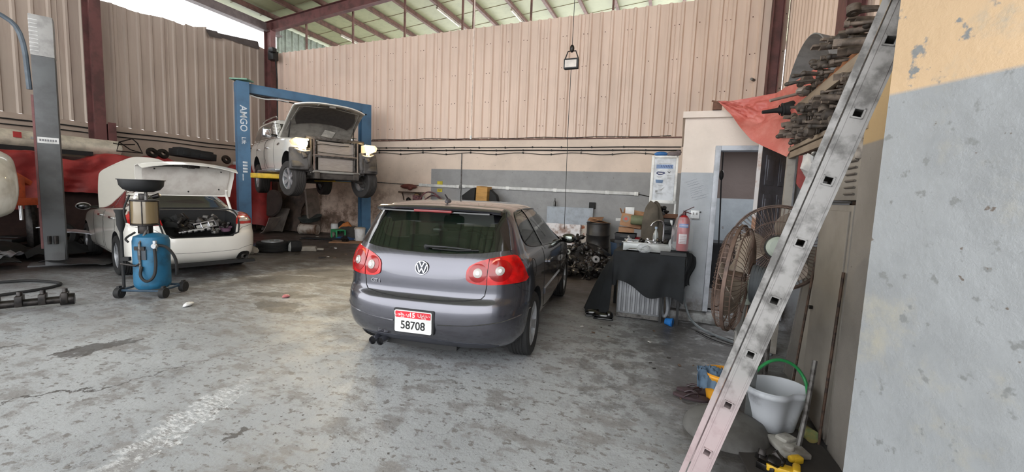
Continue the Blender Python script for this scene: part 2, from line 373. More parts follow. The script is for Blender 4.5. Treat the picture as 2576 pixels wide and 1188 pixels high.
# corner and side columns
def icol(x, y, z1, name, lab, w=.2, d=.3, alongx=True):
    b = B()
    if alongx: b.box((x, y, z1/2), (d, .012, z1)); b.box((x-d/2, y, z1/2), (.014, w, z1)); b.box((x+d/2, y, z1/2), (.014, w, z1))
    else: b.box((x, y, z1/2), (.012, d, z1)); b.box((x, y-d/2, z1/2), (w, .014, z1)); b.box((x, y+d/2, z1/2), (w, .014, z1))
    return one(b, name, REDST, lab, 'column')
icol(LX+.24, BY-.22, 7.1, 'steel_column', 'red oxide steel column in the rear left corner, behind the blue lift')
icol(LX+.24, 6.15, 7.1, 'steel_column', 'red oxide steel column on the left wall, between the grey and blue lifts', d=.3, w=.22)
b = B(); b.box((LX+.44, 6.35, 2.72), (.02, .16, .46)); b.box((LX+.3, 6.35, 2.72), (.2, .02, .4)); struct(b, 'trim_6', REDST)
# hangers between roof and partition
for i, xx in enumerate((-12.2, -10.2, -8.2, -6.2, -5.85, -4.1, -1.9, .1)):
    b = B(); z1 = rz(xx)-.15; b.box((xx, BY+.08, (5.9+z1)/2), (.05, .05, z1-5.9)); one(b, 'hanger_post', PURL, ORD[i]+' thin red brown post from the left between ribbed partition and roof', 'post', 'posts above the rear partition')
# plane of the office block
OY, OX0 = 6.0, 0.0
DX0, DX1, DZ0, DZ1 = .44, 1.2, .15, 2.2
b = B(); b.box(((OX0+DX0-.06)/2, OY+.075, 1.31), (DX0-.06-OX0, .15, 2.62)); b.box(((DX0+DX1)/2, OY+.075, (DZ1+.06+2.62)/2), (DX1-DX0+.12, .15, 2.62-DZ1-.06))
b.box((1.55, OY+.075, 1.31), (.58, .15, 2.62)); b.box(((DX0+DX1)/2, OY+.075, .07), (DX1-DX0+.12, .15, .14)); struct(b, 'wall_office', WO, smooth=False)
b = B(); b.box((OX0+.06, 7.5, 1.31), (.12, 2.7, 2.62)); struct(b, 'wall_office_side', WO, smooth=False)
b = B(); b.box((1.0, 7.5, 2.66), (2.06, 3.1, .08)); struct(b, 'trim_7', WO)
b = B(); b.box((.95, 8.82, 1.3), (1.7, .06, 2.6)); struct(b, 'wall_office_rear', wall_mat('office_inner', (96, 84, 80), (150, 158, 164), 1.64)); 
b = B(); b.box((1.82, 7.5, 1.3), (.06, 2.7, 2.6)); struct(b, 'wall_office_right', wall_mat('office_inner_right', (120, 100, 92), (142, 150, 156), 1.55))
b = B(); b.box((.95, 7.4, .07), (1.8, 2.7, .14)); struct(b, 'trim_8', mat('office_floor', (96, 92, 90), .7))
STEP = wall_mat('worn_step_paint', (150, 150, 150), (160, 162, 162), .3, None, [(.3, .12, (84, 80, 78), .36, .55, None)])
b = B(); b.box((.5, 5.94, .06), (1.1, .16, .12)); b.xf(M.Identity(4)); struct(b, 'trim_9', STEP, bevel=.01)
b = B()
for x in (DX0-.03, DX1+.03): b.box((x, OY-.01, (DZ0+DZ1)/2+.03), (.06, .2, DZ1-DZ0+.06))
b.box(((DX0+DX1)/2, OY-.01, DZ1+.03), (DX1-DX0-.002, .2, .06)); struct(b, 'door_frame', mat('door_frame_paint', (186, 190, 198), .5), bevel=.004)
# building wall on the right above the office, with its columns
b = ribs((1.95, 2.5, 0), (1.95, BY, 0), 0, 7.2, .26, .03, nrm=(-1, 0, 0)); struct(b, 'wall_right_sheeting', SH, smooth=False)
for y, lab in ((11.0, 'red oxide steel column where the rear partition ends, above the office roof'), (6.55, 'red oxide steel column on the ribbed side wall above the shelf')): 
    o = icol(1.70 if y > 8 else 1.8, y, 8, 'steel_column', lab, d=.2, w=.26 if y > 8 else .3)
# near pier of the right wall (glossy paint, seen from very close)
b = B(); b.prism([(.625, 1.8), (1.55, .2), (2.1, .2), (2.1, 1.95), (.68, 1.90)], 2, 0, 4.2); struct(b, 'wall_right', WR, smooth=False)
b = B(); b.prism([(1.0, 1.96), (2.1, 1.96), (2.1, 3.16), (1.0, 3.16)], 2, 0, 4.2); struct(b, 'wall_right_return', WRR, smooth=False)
# ================================================================ CAR TOOLS
def carpaint(name, c, metal=.75, rough=.32, flake=1):
    m, t, p = nt(name); p.inputs['Base Color'].default_value = lin(c); p.inputs['Metallic'].default_value = metal
    p.inputs['Roughness'].default_value = rough; p.inputs['Coat Weight'].default_value = 1; p.inputs['Coat Roughness'].default_value = .05
    v = coords(t); t.links.new(mixc(t, noise(t, 3, 8, .7, v, .45, .8), lin(c), lin([k*.93+10 for k in c])), p.inputs['Base Color'])
    return m
def glassm(name, col, alpha=.8, rough=.04):
    m, t, p = nt(name); p.inputs['Base Color'].default_value = lin(col); p.inputs['Roughness'].default_value = rough
    p.inputs['Alpha'].default_value = alpha; p.inputs['Specular IOR Level'].default_value = .8; p.inputs['Coat Weight'].default_value = .6; p.inputs['Coat Roughness'].default_value = .02
    return m
def crow(K, t):
    """Catmull-Rom through the rows of a table"""
    n = len(K)-1; i = min(int(t), n-1); f = t-i
    a, b, c, d = K[max(i-1, 0)], K[i], K[i+1], K[min(i+2, n)]
    out = []
    for p0, p1, p2, p3 in zip(a, b, c, d):
        m1 = (p2-p0)/2; m2 = (p3-p1)/2
        if (p2-p1)*(p1-p0) <= 0: m1 = 0
        if (p3-p2)*(p2-p1) <= 0: m2 = 0
        out.append((2*f**3-3*f*f+1)*p1+(f**3-2*f*f+f)*m1+(-2*f**3+3*f*f)*p2+(f**3-f*f)*m2)
    return out
def outline(row, nq=18, ns=22, nf=14, ym=1.3, bulge=.012):
    z, yr, yf, w, ry, nr, fy, nfx = row; pts = []
    for i in range(nq+1):
        a = pi/2*i/nq; pts.append((w*max(sin(a), 0)**(2/nr), yr+ry*(1-max(cos(a), 0)**(2/nr))))
    y0, y1 = yr+ry, yf-fy
    for i in range(1, ns): pts.append((w, y0+(y1-y0)*i/ns))
    for i in range(nf+1):
        a = pi/2*(1-i/nf); pts.append((w*max(sin(a), 0)**(2/nfx), yf-fy*(1-max(cos(a), 0)**(2/nfx))))
    q = []
    for x, y in pts: q.append((x*(1-bulge*((y-ym)/1.7)**2), y, z))
    return q+[(-x, y, zz) for x, y, zz in reversed(q[1:-1])]
def shell(K, sub=4, inset=0, zlo=None, zhi=None, **kw):
    b = B(); rows = []
    n = (len(K)-1)*sub
    for i in range(n+1):
        r = crow(K, i/sub)
        if zlo is not None and r[0] < zlo: continue
        if zhi is not None and r[0] > zhi: continue
        if inset: r[1] += inset; r[2] -= inset; r[3] -= inset
        rows.append(outline(r, **kw))
    k = len(rows[0]); vs = [p for r in rows for p in r]
    fs = [(i*k+j, i*k+(j+1) % k, (i+1)*k+(j+1) % k, (i+1)*k+j) for i in range(len(rows)-1) for j in range(k)]
    h = k//2
    def cap(o, flip):
        out = []
        for j in range(h):
            a, b_, c, d = o+j, o+j+1, o+(k-j-1) % k, o+(k-j) % k
            q = [a, b_, c, d]; q = [x for i, x in enumerate(q) if x not in q[:i]]
            if len(q) > 2: out.append(tuple(q if flip else q[::-1]))
        return out
    fs += cap(0, False)+cap((len(rows)-1)*k, True)
    return b.add(vs, fs)
class Car:
    def __init__(s, root, bvh): s.root = root; s.bvh = bvh
    def hit(s, ax, sg, u, w, off=0):
        """point of the body skin seen along axis ax from side sg"""
        o = [u, w]; o.insert(ax, sg*9.0); d = [0, 0, 0]; d[ax] = -sg
        if ax == 2: d = [0, 0, -sg]
        p, n, i, dist = s.bvh.ray_cast(V(o), V(d))
        if p is None:
            o[ax] = sg*.6 if ax != 1 else (sg*.6+1.2 if sg < 0 else 2.6); p, n, i, dist = s.bvh.find_nearest(V(o))
        return p, n
    def patch(s, name, poly, ax, sg, m, off=.003, depth=.012, step=.05, parent=None, dome=0, bevel=0, flat_n=False, lim=None):
        bm = bmesh.new(); vs = [bm.verts.new((u, w, 0)) for u, w in poly]; bm.faces.new(vs)
        us = [u for u, w in poly]; ws = [w for u, w in poly]
        for co, lo, hi in ((0, min(us), max(us)), (1, min(ws), max(ws))):
            k = math.ceil((hi-lo)/step)
            for i in range(1, k):
                pl = [0, 0, 0]; pl[co] = lo+(hi-lo)*i/k; no = [0, 0, 0]; no[co] = 1
                bmesh.ops.bisect_plane(bm, geom=bm.verts[:]+bm.edges[:]+bm.faces[:], plane_co=pl, plane_no=no)
        bmesh.ops.triangulate(bm, faces=bm.faces[:]); bm.verts.index_update()
        cu, cw = sum(us)/len(us), sum(ws)/len(ws); rmax = max(math.hypot(u-cu, w-cw) for u, w in poly)
        top, bot = [], []
        for v in bm.verts:
            p, n = s.hit(ax, sg, v.co.x, v.co.y)
            if flat_n: n = V([sg if i == ax else 0 for i in range(3)])
            o = off+(dome*(1-(math.hypot(v.co.x-cu, v.co.y-cw)/rmax)**2) if dome else 0)
            top.append(p+n*o); bot.append(p-n*depth)
        fs = [tuple(v.index for v in f.verts) for f in bm.faces]; N = len(top)
        side = [(e.verts[0].index, e.verts[1].index) for e in bm.edges if len(e.link_faces) == 1]
        bm.free(); b = B(); b.add(top+bot, fs+[tuple(i+N for i in reversed(f)) for f in fs]+[(a, c, c+N, a+N) for a, c in side])
        return b.build(name, m, parent or s.root, ang=50)
    def seam(s, name, pts, ax, sg, m, r=.0035, parent=None, off=0, step=.04, closed=False):
        q = []; P = list(pts)+([pts[0]] if closed else [])
        for (a, b_), (c, d) in zip(P, P[1:]):
            k = max(1, int(math.hypot(c-a, d-b_)/step))
            for i in range(k): q.append((a+(c-a)*i/k, b_+(d-b_)*i/k))
        if not closed: q.append(P[-1])
        L = []
        for u, w in q: p, n = s.hit(ax, sg, u, w); L.append(p+n*off)
        return B().tube(L, r, 6, closed=closed).build(name, m, parent or s.root)
def circ(cx, cy, r, n=24, rx=None): return [(cx+(rx or r)*cos(2*pi*i/n), cy+r*sin(2*pi*i/n)) for i in range(n)]
def rrect(x0, y0, x1, y1, r, n=4):
    o = []
    for cx, cy, a in ((x1-r, y1-r, 0), (x0+r, y1-r, 90), (x0+r, y0+r, 180), (x1-r, y0+r, 270)):
        for i in range(n+1): t = R(a+90*i/n); o.append((cx+r*cos(t), cy+r*sin(t)))
    return o
def smoothp(poly, k=1):
    for _ in range(k):
        q = []
        for i in range(len(poly)):
            a, b = poly[i], poly[(i+1) % len(poly)]
            q += [(a[0]*.75+b[0]*.25, a[1]*.75+b[1]*.25), (a[0]*.25+b[0]*.75, a[1]*.25+b[1]*.75)]
        poly = q
    return poly
def wheel(parent, x, y, z, r, wd, rim, spokes, side, m_rim=ALU, tyre=BLK, name='wheel', hub=None, twin=1, steer=0):
    """tyre + alloy rim, axis along x, face outward at side*"""
    t = B(); rr = rim; h = wd/2
    prof = [(rr*.97, -h*.8), (rr+.01, -h), (r-.03, -h), (r-.008, -h*.86), (r, -h*.6)]
    for k in range(4):
        a = -h*.5+k*h*.3; prof += [(r, a), (r-.007, a+.006), (r-.007, a+.016), (r, a+.022)]
    prof += [(r, h*.6), (r-.008, h*.86), (r-.03, h), (rr+.01, h), (rr*.97, h*.8)]
    mx = M.Translation((x, y, z)) @ M.Rotation(side*pi/2, 4, 'Y')
    t.lathe(prof, mx, 40); w = t.build(name, tyre, parent, ang=30)
    b = B(); b.lathe([(rr, -h*.78), (rr, h*.8), (rr-.012, h*.84), (rr-.02, h*.78), (rr-.03, -h*.7)], mx, 40)
    for i in range(spokes):
        for s2 in (range(2) if twin == 2 else (0,)):
            a = 2*pi*i/spokes+(s2-.5)*.28*(twin == 2); ca, sa = cos(a), sin(a); n0 = len(b.v)
            wi, wo = (.028, .022) if twin == 2 else (.03, .05)
            p0, p1 = .04, rr-.012
            vs = []
            for rad, ww, zf in ((p0, wi, h*.62), (rr*.5, (wi+wo)/2*.85, h*.68), (p1, wo, h*.80)):
                for sg in (-1, 1):
                    for dz in (0, -.03): vs.append((rad*ca-sg*ww*sa, rad*sa+sg*ww*ca, zf+dz))
            b.add([mx @ V(q) for q in vs], [(0, 2, 6, 4), (4, 6, 10, 8), (1, 5, 7, 3), (5, 9, 11, 7), (0, 4, 5, 1), (4, 8, 9, 5), (2, 3, 7, 6), (6, 7, 11, 10)])
    b.lathe([(.001, h*.72), (.03, h*.72), (.036, h*.68), (.07, h*.62), (.075, h*.5)], mx, 20)
    b.build('rim', m_rim, w)
    d = B(); d.lathe([(.001, -.02), (rr*.62, -.02), (rr*.62, -.05), (.001, -.05)], mx, 24); db = d.build('brake_disc', GREYM, w)
    if steer:
        q = M.Translation((x, y, z)) @ M.Rotation(steer, 4, 'Z') @ M.Translation((-x, -y, -z))
        for o in [w]+list(w.children): o.data.transform(q)
    return w
# ================================================================ GREY HATCHBACK
PG = carpaint('hatchback_grey_paint', (88, 88, 96), .8, .24)
GLD = glassm('tinted_glass', (16, 26, 20), .5); REDL = mat('red_lamp_lens', (188, 10, 10), .2, coat=.4, col2=(140, 4, 6), ns=9)
CLRL = mat('clear_lamp_lens', (170, 164, 160), .2, coat=.5, col2=(124, 116, 112)); ORL = mat('amber_lamp', (226, 90, 20), .2, coat=1)
SEAM = mat('panel_gap', (12, 12, 13), .8); SEAT = mat('seat_cloth', (40, 40, 42), .9)
car = thing('hatchback_car', 'dark grey three-door hatchback seen from behind, parked in the middle of the floor', 'car', (-2.09, 3.72, 0), R(7.67))
K = [  # z, y_rear, y_front, half width, rear corner length, rear exp, front corner length, front exp
 (.17, -.50, 3.20, .74, .55, 3.0, .6, 3.0), (.22, -.62, 3.32, .80, .55, 3.0, .6, 3.0), (.29, -.71, 3.40, .845, .56, 3.0, .7, 2.8), (.38, -.765, 3.44, .868, .56, 2.9, .8, 2.6),
 (.47, -.785, 3.45, .876, .56, 2.8, .85, 2.5), (.56, -.78, 3.45, .880, .55, 2.8, .85, 2.5), (.62, -.762, 3.44, .882, .54, 2.8, .85, 2.5), (.66, -.725, 3.42, .882, .52, 2.85, .8, 2.5), (.70, -.705, 3.38, .882, .52, 2.9, .8, 2.5),
 (.80, -.700, 3.28, .880, .52, 2.9, .8, 2.6), (.88, -.690, 3.05, .874, .50, 3.0, .8, 2.6), (.94, -.668, 2.72, .862, .50, 3.1, .8, 2.6), (.99, -.645, 2.34, .840, .48, 3.2, .7, 2.6), (1.03, -.622, 2.16, .812, .46, 3.3, .6, 2.6),
 (1.10, -.575, 2.00, .782, .42, 3.4, .6, 2.6), (1.20, -.510, 1.80, .742, .38, 3.4, .6, 2.6), (1.30, -.440, 1.58, .700, .34, 3.4, .6, 2.6), (1.37, -.385, 1.42, .662, .32, 3.3, .6, 2.6), (1.41, -.345, 1.30, .628, .32, 3.0, .6, 2.5),
 (1.437, -.28, 1.18, .580, .4, 2.8, .6, 2.4), (1.455, -.16, 1.02, .500, .45, 2.6, .5, 2.3), (1.467, .02, .84, .36, .4, 2.3, .4, 2.2), (1.472, .24, .60, .16, .16, 2.2, .16, 2.2)]
body = shell(K, 4).build('body', [PG, DRK], car, ang=60)
bvh = BVHTree.FromPolygons([v.co.copy() for v in body.data.vertices], [tuple(p.vertices) for p in body.data.polygons]); C1 = Car(car, bvh)
rear_glass = [(-.60, 1.06), (-.50, 1.045), (-.25, 1.028), (0, 1.022), (.25, 1.028), (.50, 1.045), (.60, 1.06), (.585, 1.14), (.555, 1.27), (.52, 1.355), (.48, 1.375), (0, 1.385), (-.48, 1.375), (-.52, 1.355), (-.555, 1.27), (-.585, 1.14)]
side_win = [(-.16, 1.10), (.02, 1.062), (.30, 1.035), (.65, 1.01), (1.25, .98), (1.88, .955), (1.82, 1.01), (1.56, 1.20), (1.32, 1.34), (1.07, 1.395), (.6, 1.408), (.2, 1.405), (-.08, 1.395), (-.18, 1.34), (-.21, 1.2)]
side_win = smoothp(side_win, 2)
cav = shell(K, 4, inset=.055, zlo=.50, zhi=1.405).build('cav', DRK, None)
for v in cav.data.vertices:
    v.co.x = max(-.66, min(.66, v.co.x)); v.co.y = min(v.co.y, 2.25)
c2 = B().prism(rear_glass, 1, -.9, .12).build('c2', DRK, None)
c3 = B().prism(side_win, 0, -1.2, 1.2).build('c3', DRK, None)
c4 = B().prism([(-.60, 1.06), (.60, 1.06), (.50, 1.36), (-.50, 1.36)], 1, 1.0, 2.6).build('c4', DRK, None)
cw = []
for yy in (0, 2.578):
    for sg in (-1, 1): cw.append(B().cyl((sg*.58, yy, .325), (sg*1.1, yy, .325), .355, n=48).build('cw', DRK, None))
for o in [cav, c2, c3, c4]+cw: o.parent = None; o.matrix_world = car.matrix_basis
bpy.context.view_layer.update()
carve(body, [cav, c2, c3, c4]+cw)
def darken(o, wells, r, xin=.0, zin=None):
    for p in o.data.polygons:
        c = p.center
        for yy, zz in wells:
            if math.hypot(c.y-yy, c.z-zz) < r-.004 or abs(math.hypot(c.y-yy, c.z-zz)-r) < .006 and abs(p.normal.x) < .5: p.material_index = 1
        if zin and c.z > zin(c)[0] and abs(c.x) < zin(c)[1] and zin(c)[2] < c.y < zin(c)[3]: pass
darken(body, [(0, .325), (2.578, .325)], .355)
for p in body.data.polygons:  # trimmed inside of the cabin
    c = p.center
    if .49 < c.z < 1.408:
        q, n, i, d = bvh.find_nearest(c)
        if d > .012: p.material_index = 1
body.data.polygons.foreach_set('use_smooth', [True]*len(body.data.polygons)); body.data.set_sharp_from_angle(angle=R(40))
hg = C1.patch('rear_window', rear_glass, 1, -1, GLD, off=-.002, depth=.006)
# gloss black wings at the glass edge and top
for sg in (-1, 1):
    C1.patch('glass_wing', [(sg*.60, 1.06), (sg*.715, 1.072), (sg*.69, 1.16), (sg*.655, 1.27), (sg*.60, 1.385), (sg*.52, 1.355), (sg*.555, 1.27), (sg*.585, 1.14)][::sg], 1, -1, BLKG, off=.003)
    C1.seam('glass_edge_highlight_strip', [(sg*.722, 1.07), (sg*.695, 1.16), (sg*.662, 1.27), (sg*.61, 1.385)], 1, -1, PG, r=.008)
    sw = C1.patch('side_window', side_win if sg > 0 else side_win[::-1], 0, sg, GLD, off=-.002, depth=.006)
    C1.seam('window_trim', side_win, 0, sg, BLKG, r=.008, closed=True)
    C1.patch('door_pillar', [(.60, .975), (.66, .975), (.33, 1.41), (.27, 1.40)], 0, sg, BLKG, off=.003, depth=.02)
C1.patch('windscreen', [(-.60, 1.06), (.60, 1.06), (.50, 1.36), (-.50, 1.36)], 1, 1, glassm('clear_glass', (150, 170, 160), .18), off=-.002, depth=.005)
# spoiler over the glass
b = B(); N = 24; ring = []
for i in range(N+1):
    t = -1+2*i/N; x = t*.60; e = abs(t)**3
    yr = -.50+.10*e; zt = 1.427-.022*t*t; 
    ring.append([(x, yr, zt-.034), (x, yr-.012, zt-.018), (x, yr+.012, zt-.004), (x, -.36+.03*e, zt+.006), (x*.97, -.22, zt+.012), (x*.97, -.24, zt-.045), (x, -.38, zt-.045)])
for i in range(N): b.add(ring[i]+ring[i+1], [(k, (k+1) % 7, 7+(k+1) % 7, 7+k) for k in range(7)])
b.add(ring[0], [tuple(range(7))]); b.add(ring[-1], [tuple(range(6, -1, -1))]); b.build('roof_spoiler', PG, car)
b = B(); b.box((0, -.487, 1.378), (.36, .03, .022)); b.build('brake_light', mat('brake_light_red', (120, 28, 30), .3), car, bevel=.004)
b = B(); b.box((0, -.43, 1.372), (1.04, .09, .012)); b.build('spoiler_underside', BLKG, car)
# lamps
lampR = smoothp([(.392, .845), (.40, .925), (.46, .968), (.56, 1.003), (.70, 1.030), (.755, 1.035), (.80, .985), (.84, .90), (.862, .81), (.79, .803), (.60, .788), (.47, .795), (.41, .812)], 1)
for sg in (1, -1):
    pl = [(sg*u, w) for u, w in lampR][::sg]
    lp = C1.patch('tail_lamp', pl, 1, -1, REDL, off=.010, step=.035)
    for cx, cz, r1, r2 in ((.49, .886, .036, .075), (.66, .908, .034, .088)):
        C1.patch('lamp_ring', circ(sg*cx, cz, r2), 1, -1, mat('deep_red_lens', (140, 5, 8), .15, coat=.4), off=.0135, parent=lp, step=.03, dome=.006)
        C1.patch('clear_lens', circ(sg*cx, cz, r1), 1, -1, CLRL, off=.022, parent=lp, step=.02, dome=.006)
        C1.patch('bulb', circ(sg*cx, cz, r1*.4), 1, -1, WHT, off=.030, parent=lp, step=.02)
    C1.seam('lamp_split', [(sg*.565, .79), (sg*.568, 1.0)], 1, -1, SEAM, r=.0025, off=.012)
    C1.patch('lamp_amber_glow', smoothp([(sg*.59, .955), (sg*.62, .965), (sg*.66, 1.01), (sg*.60, .995)][::sg], 1), 1, -1, ORL, off=.0125, parent=lp, step=.03)
# panel gaps
C1.seam('tailgate_gap', [(-.57, .80), (-.555, .70), (-.53, .672), (-.4, .655), (-.2, .642), (0, .638), (.2, .642), (.4, .655), (.53, .672), (.555, .70), (.57, .80)], 1, -1, SEAM, r=.004)
C1.seam('tailgate_gap', [(.74, 1.035), (.72, 1.055), (.70, 1.10)], 1, -1, SEAM, r=.003); 
C1.seam('bumper_crease', [(-.87, .53), (-.7, .485), (-.45, .455), (-.215, .443)], 1, -1, PG, r=.006, off=.001)
C1.seam('bumper_crease', [(.19, .443), (.45, .455), (.7, .485), (.87, .53)], 1, -1, PG, r=.006, off=.001)
C1.seam('bumper_gap', [(.835, .80), (.80, .795), (.78, .80)], 1, -1, SEAM, r=.003)
for sg in (1, -1):
    C1.seam('bumper_gap', [(-.52, .80), (-.46, .75), (-.40, .72), (-.33, .70)], 0, sg, SEAM, r=.003)
    C1.seam('door_gap', [(.47, 1.0), (.42, .80), (.44, .55), (.55, .34), (.9, .30), (1.7, .29), (1.75, .5), (1.76, .8), (1.80, .94)], 0, sg, SEAM, r=.0035)
    C1.patch('side_moulding', [(.48, .50), (1.72, .50), (1.72, .56), (.48, .56)], 0, sg, PG, off=.014, step=.2)
    C1.patch('door_handle', rrect(.62, .815, .86, .85, .015), 0, sg, PG, off=.03, depth=.0)
    C1.patch('door_recess', rrect(.60, .79, .88, .87, .035), 0, sg, mat('handle_recess', (60, 60, 66), .4, .6), off=.001)
C1.seam('fuel_flap', circ(-.22+.12, .88, .085), 0, 1, SEAM, r=.003, closed=True)
dk = [(-.60, .272), (-.50, .285), (0, .30), (.50, .285), (.60, .272), (.66, .235), (.60, .19), (-.60, .19), (-.66, .235)]
C1.patch('rear_diffuser', dk[::-1], 1, -1, mat('diffuser_grey', (52, 54, 62), .55), off=.004)
# number plate
b = B(); b.prism(rrect(-.20, .352, .165, .560, .012), 1, -.795, -.70); b.build('plate_recess', DRK, car)
pl = B().prism(rrect(-.185, .362, .150, .548, .012), 1, -.806, -.796).build('number_plate', WHT, car)
b = B(); b.prism(rrect(-.178, .487, .143, .541, .008), 1, -.8085, -.806); b.build('plate_band', mat('plate_red', (206, 34, 50), .4), pl)
fm = lambda x, z, y=-.8086: frame((x, y, z), (1, 0, 0), (0, 0, 1))
TK = mat('plate_black', (20, 20, 20), .4); TW = mat('plate_white_text', (240, 235, 232), .4)
text('plate_text', '58708', .098, TK, pl, fm(-.018, .422), sx=.92, bold=.001); text('plate_text', '15', .056, TW, pl, fm(-.024, .513, -.8095), bold=.0015)
text('plate_text', '\u0623\u0628\u0648\u0638\u0628\u064a', .034, TW, pl, fm(-.118, .518, -.8095)); text('plate_text', '\u0627\u0644\u0625\u0645\u0627\u0631\u0627\u062a', .032, TW, pl, fm(.082, .518, -.8095))
text('plate_text', 'A D', .018, TW, pl, fm(-.112, .495, -.8095)); text('plate_text', 'U.A.E', .018, TW, pl, fm(.084, .495, -.8095))
# badge: chrome ring with the two stacked letters
EMC = mat('badge_chrome', (190, 190, 196), .2, 1); p0, n0 = C1.hit(1, -1, 0, .900)
q = n0.to_track_quat('Z', 'Y').to_matrix().to_4x4(); eb = M.Translation(p0+n0*.004) @ q
up = V((0, 0, 1)); n0 = V((0, -1, .12)).normalized(); xx = V((1, 0, 0)); yy = n0.cross(xx); yy = yy if yy.z > 0 else -yy
mx = M(((xx.x, yy.x, n0.x, p0.x), (xx.y, yy.y, n0.y, p0.y), (xx.z, yy.z, n0.z, p0.z), (0, 0, 0, 1)))
if mx.determinant() < 0: pass
b = B(); b.lathe([(.001, .0), (.062, .0), (.062, .006), (.001, .008)], mx, 36); bd = b.build('badge', mat('badge_base', (62, 64, 70), .35, .8), car)
b = B(); b.lathe([(.052, .004), (.054, .013), (.060, .013), (.063, .004)], mx, 36)
def stroke(b, pts, w=.005, h=.013):
    for (x0, y0), (x1, y1) in zip(pts, pts[1:]):
        L = math.hypot(x1-x0, y1-y0); nx, ny = -(y1-y0)/L*w, (x1-x0)/L*w
        b.add([mx @ V((a, c, z)) for z in (.004, h) for a, c in ((x0+nx, y0+ny), (x1+nx, y1+ny), (x1-nx, y1-ny), (x0-nx, y0-ny))], [(3, 2, 1, 0), (4, 5, 6, 7), (0, 1, 5, 4), (1, 2, 6, 5), (2, 3, 7, 6), (3, 0, 4, 7)])
stroke(b, [(-.022, .047), (0, .004), (.022, .047)]); stroke(b, [(-.044, .026), (-.020, -.042), (0, -.004), (.020, -.042), (.044, .026)])
b.build('badge_letters', EMC, bd)
for i, ch in enumerate('GTI'):
    p, n = C1.hit(1, -1, -.475+i*.036, .752); text('model_letters', ch, .045, EMC, car, frame((p.x, p.y-.004, p.z), (1, 0, 0), (0, 0, 1)), .003, bold=.001, sx=1.1)
# wiper
pA, nA = C1.hit(1, -1, .0, 1.065); pB, nB = C1.hit(1, -1, .45, 1.06)
b = B(); b.cyl(pA+nA*.0, pA+nA*.03, .022, .018); b.tube([pA+nA*.028, pA*.6+pB*.4+nA*.028+V((0, 0, .004)), pB*.9+pA*.1+nB*.022], [.012, .008, .006]); wp = b.build('rear_wiper', DRK, car)
b = B(); b.tube([C1.hit(1, -1, .06, 1.055)[0]+nA*.012, C1.hit(1, -1, .3, 1.052)[0]+nA*.012, C1.hit(1, -1, .47, 1.062)[0]+nA*.012], .006); b.build('wiper_blade', BLK, wp)
# antenna, exhaust, mirrors
p, n = C1.hit(2, 1, -.02, -.10); b = B(); b.ell(p+V((0, 0, .0)), (.03, .05, .03)); b.tube([p+V((0, .0, .02)), p+V((-.004, -.07, .07))], [.009, .006], 8); b.build('roof_antenna', mat('antenna_grey', (70, 66, 70), .5), car)
for x in (-.44, -.365): 
    b = B(); b.lathe([(.030, -.09), (.036, .03), (.034, .045), (.030, .03), (.027, -.09)], M.Translation((x, -.69, .222)) @ M.Rotation(pi/2, 4, 'X'), 20); b.build('exhaust_tip', CHR, car)
    b = B(); b.cyl((x, -.66, .222), (x, -.64, .222), .029); b.build('exhaust_bore', BLK, car)
for sg in (1, -1):
    b = B(); b.ell((sg*.97, 1.86, .985), (.105, .055, .068), 18); mi = b.build('wing_mirror', PG, car)
    b = B(); b.ell((sg*.97, 1.825, .985), (.09, .03, .055), 18); b.build('mirror_glass', mat('mirror_glass', (120, 125, 120), .05, 1), mi)
    b = B(); b.tube([(sg*.80, 1.88, .95), (sg*.90, 1.87, .955)], .025); b.build('mirror_arm', BLKG, mi)
for yy in (0, 2.578):
    for sg in (-1, 1): wheel(car, sg*.765, yy, .312, .312, .21, .222, 5, sg, ALU)
b = B(); b.box((0, 1.3, .24), (1.3, 3.0, .12)); b.box((0, 0, .3), (1.2, .12, .12)); b.box((0, 2.578, .3), (1.2, .12, .12)); b.box((-.1, -.45, .24), (.8, .3, .14)); b.build('underbody', BLK, car)
# cabin
def seat(parent, x, y, w=.5, z=.52, hr=True, back=.55, m=SEAT):
    b = B(); b.box((x, y+.24, z), (w, .5, .16)); b.box((x, y, z+back/2+.02), (w, .14, back), rot=(-.25, 0, 0)); s = b.build('seat', m, parent, bevel=.04)
    if hr:
        b = B(); b.box((x, y-.09, z+back+.14), (.26, .10, .17), rot=(-.15, 0, 0)); b.build('headrest', m, s, bevel=.035)
for x in (-.37, .37): seat(car, x, 1.05, .5, .44, back=.60)
seat(car, 0, .22, 1.2, .42, hr=False, back=.52)
for x in (-.40, 0, .40): b = B(); b.box((x, .10, 1.03), (.25, .10, .13), rot=(-.15, 0, 0)); b.build('headrest', SEAT, car, bevel=.035)
b = B(); b.box((0, 1.98, .78), (1.28, .4, .28)); b.box((0, 1.3, .42), (1.3, 1.9, .06)); b.build('dashboard', DRK, car, bevel=.03)
b = B(); b.lathe([(.18+.016*cos(a*pi/4), .016*sin(a*pi/4)) for a in range(9)], M.Translation((-.37, 1.68, .86)) @ M.Rotation(R(68), 4, 'X'), 28); b.build('steering_wheel', BLK, car)
b = B(); b.box((0, 1.30, 1.305), (.2, .03, .06)); b.build('rear_view_mirror', BLK, car, bevel=.01)
b = B(); b.box((.27, 1.25, 1.29), (.34, .012, .12)); b.build('sun_visor_paper', mat('pale_green_paper', (206, 226, 170), .6), car)
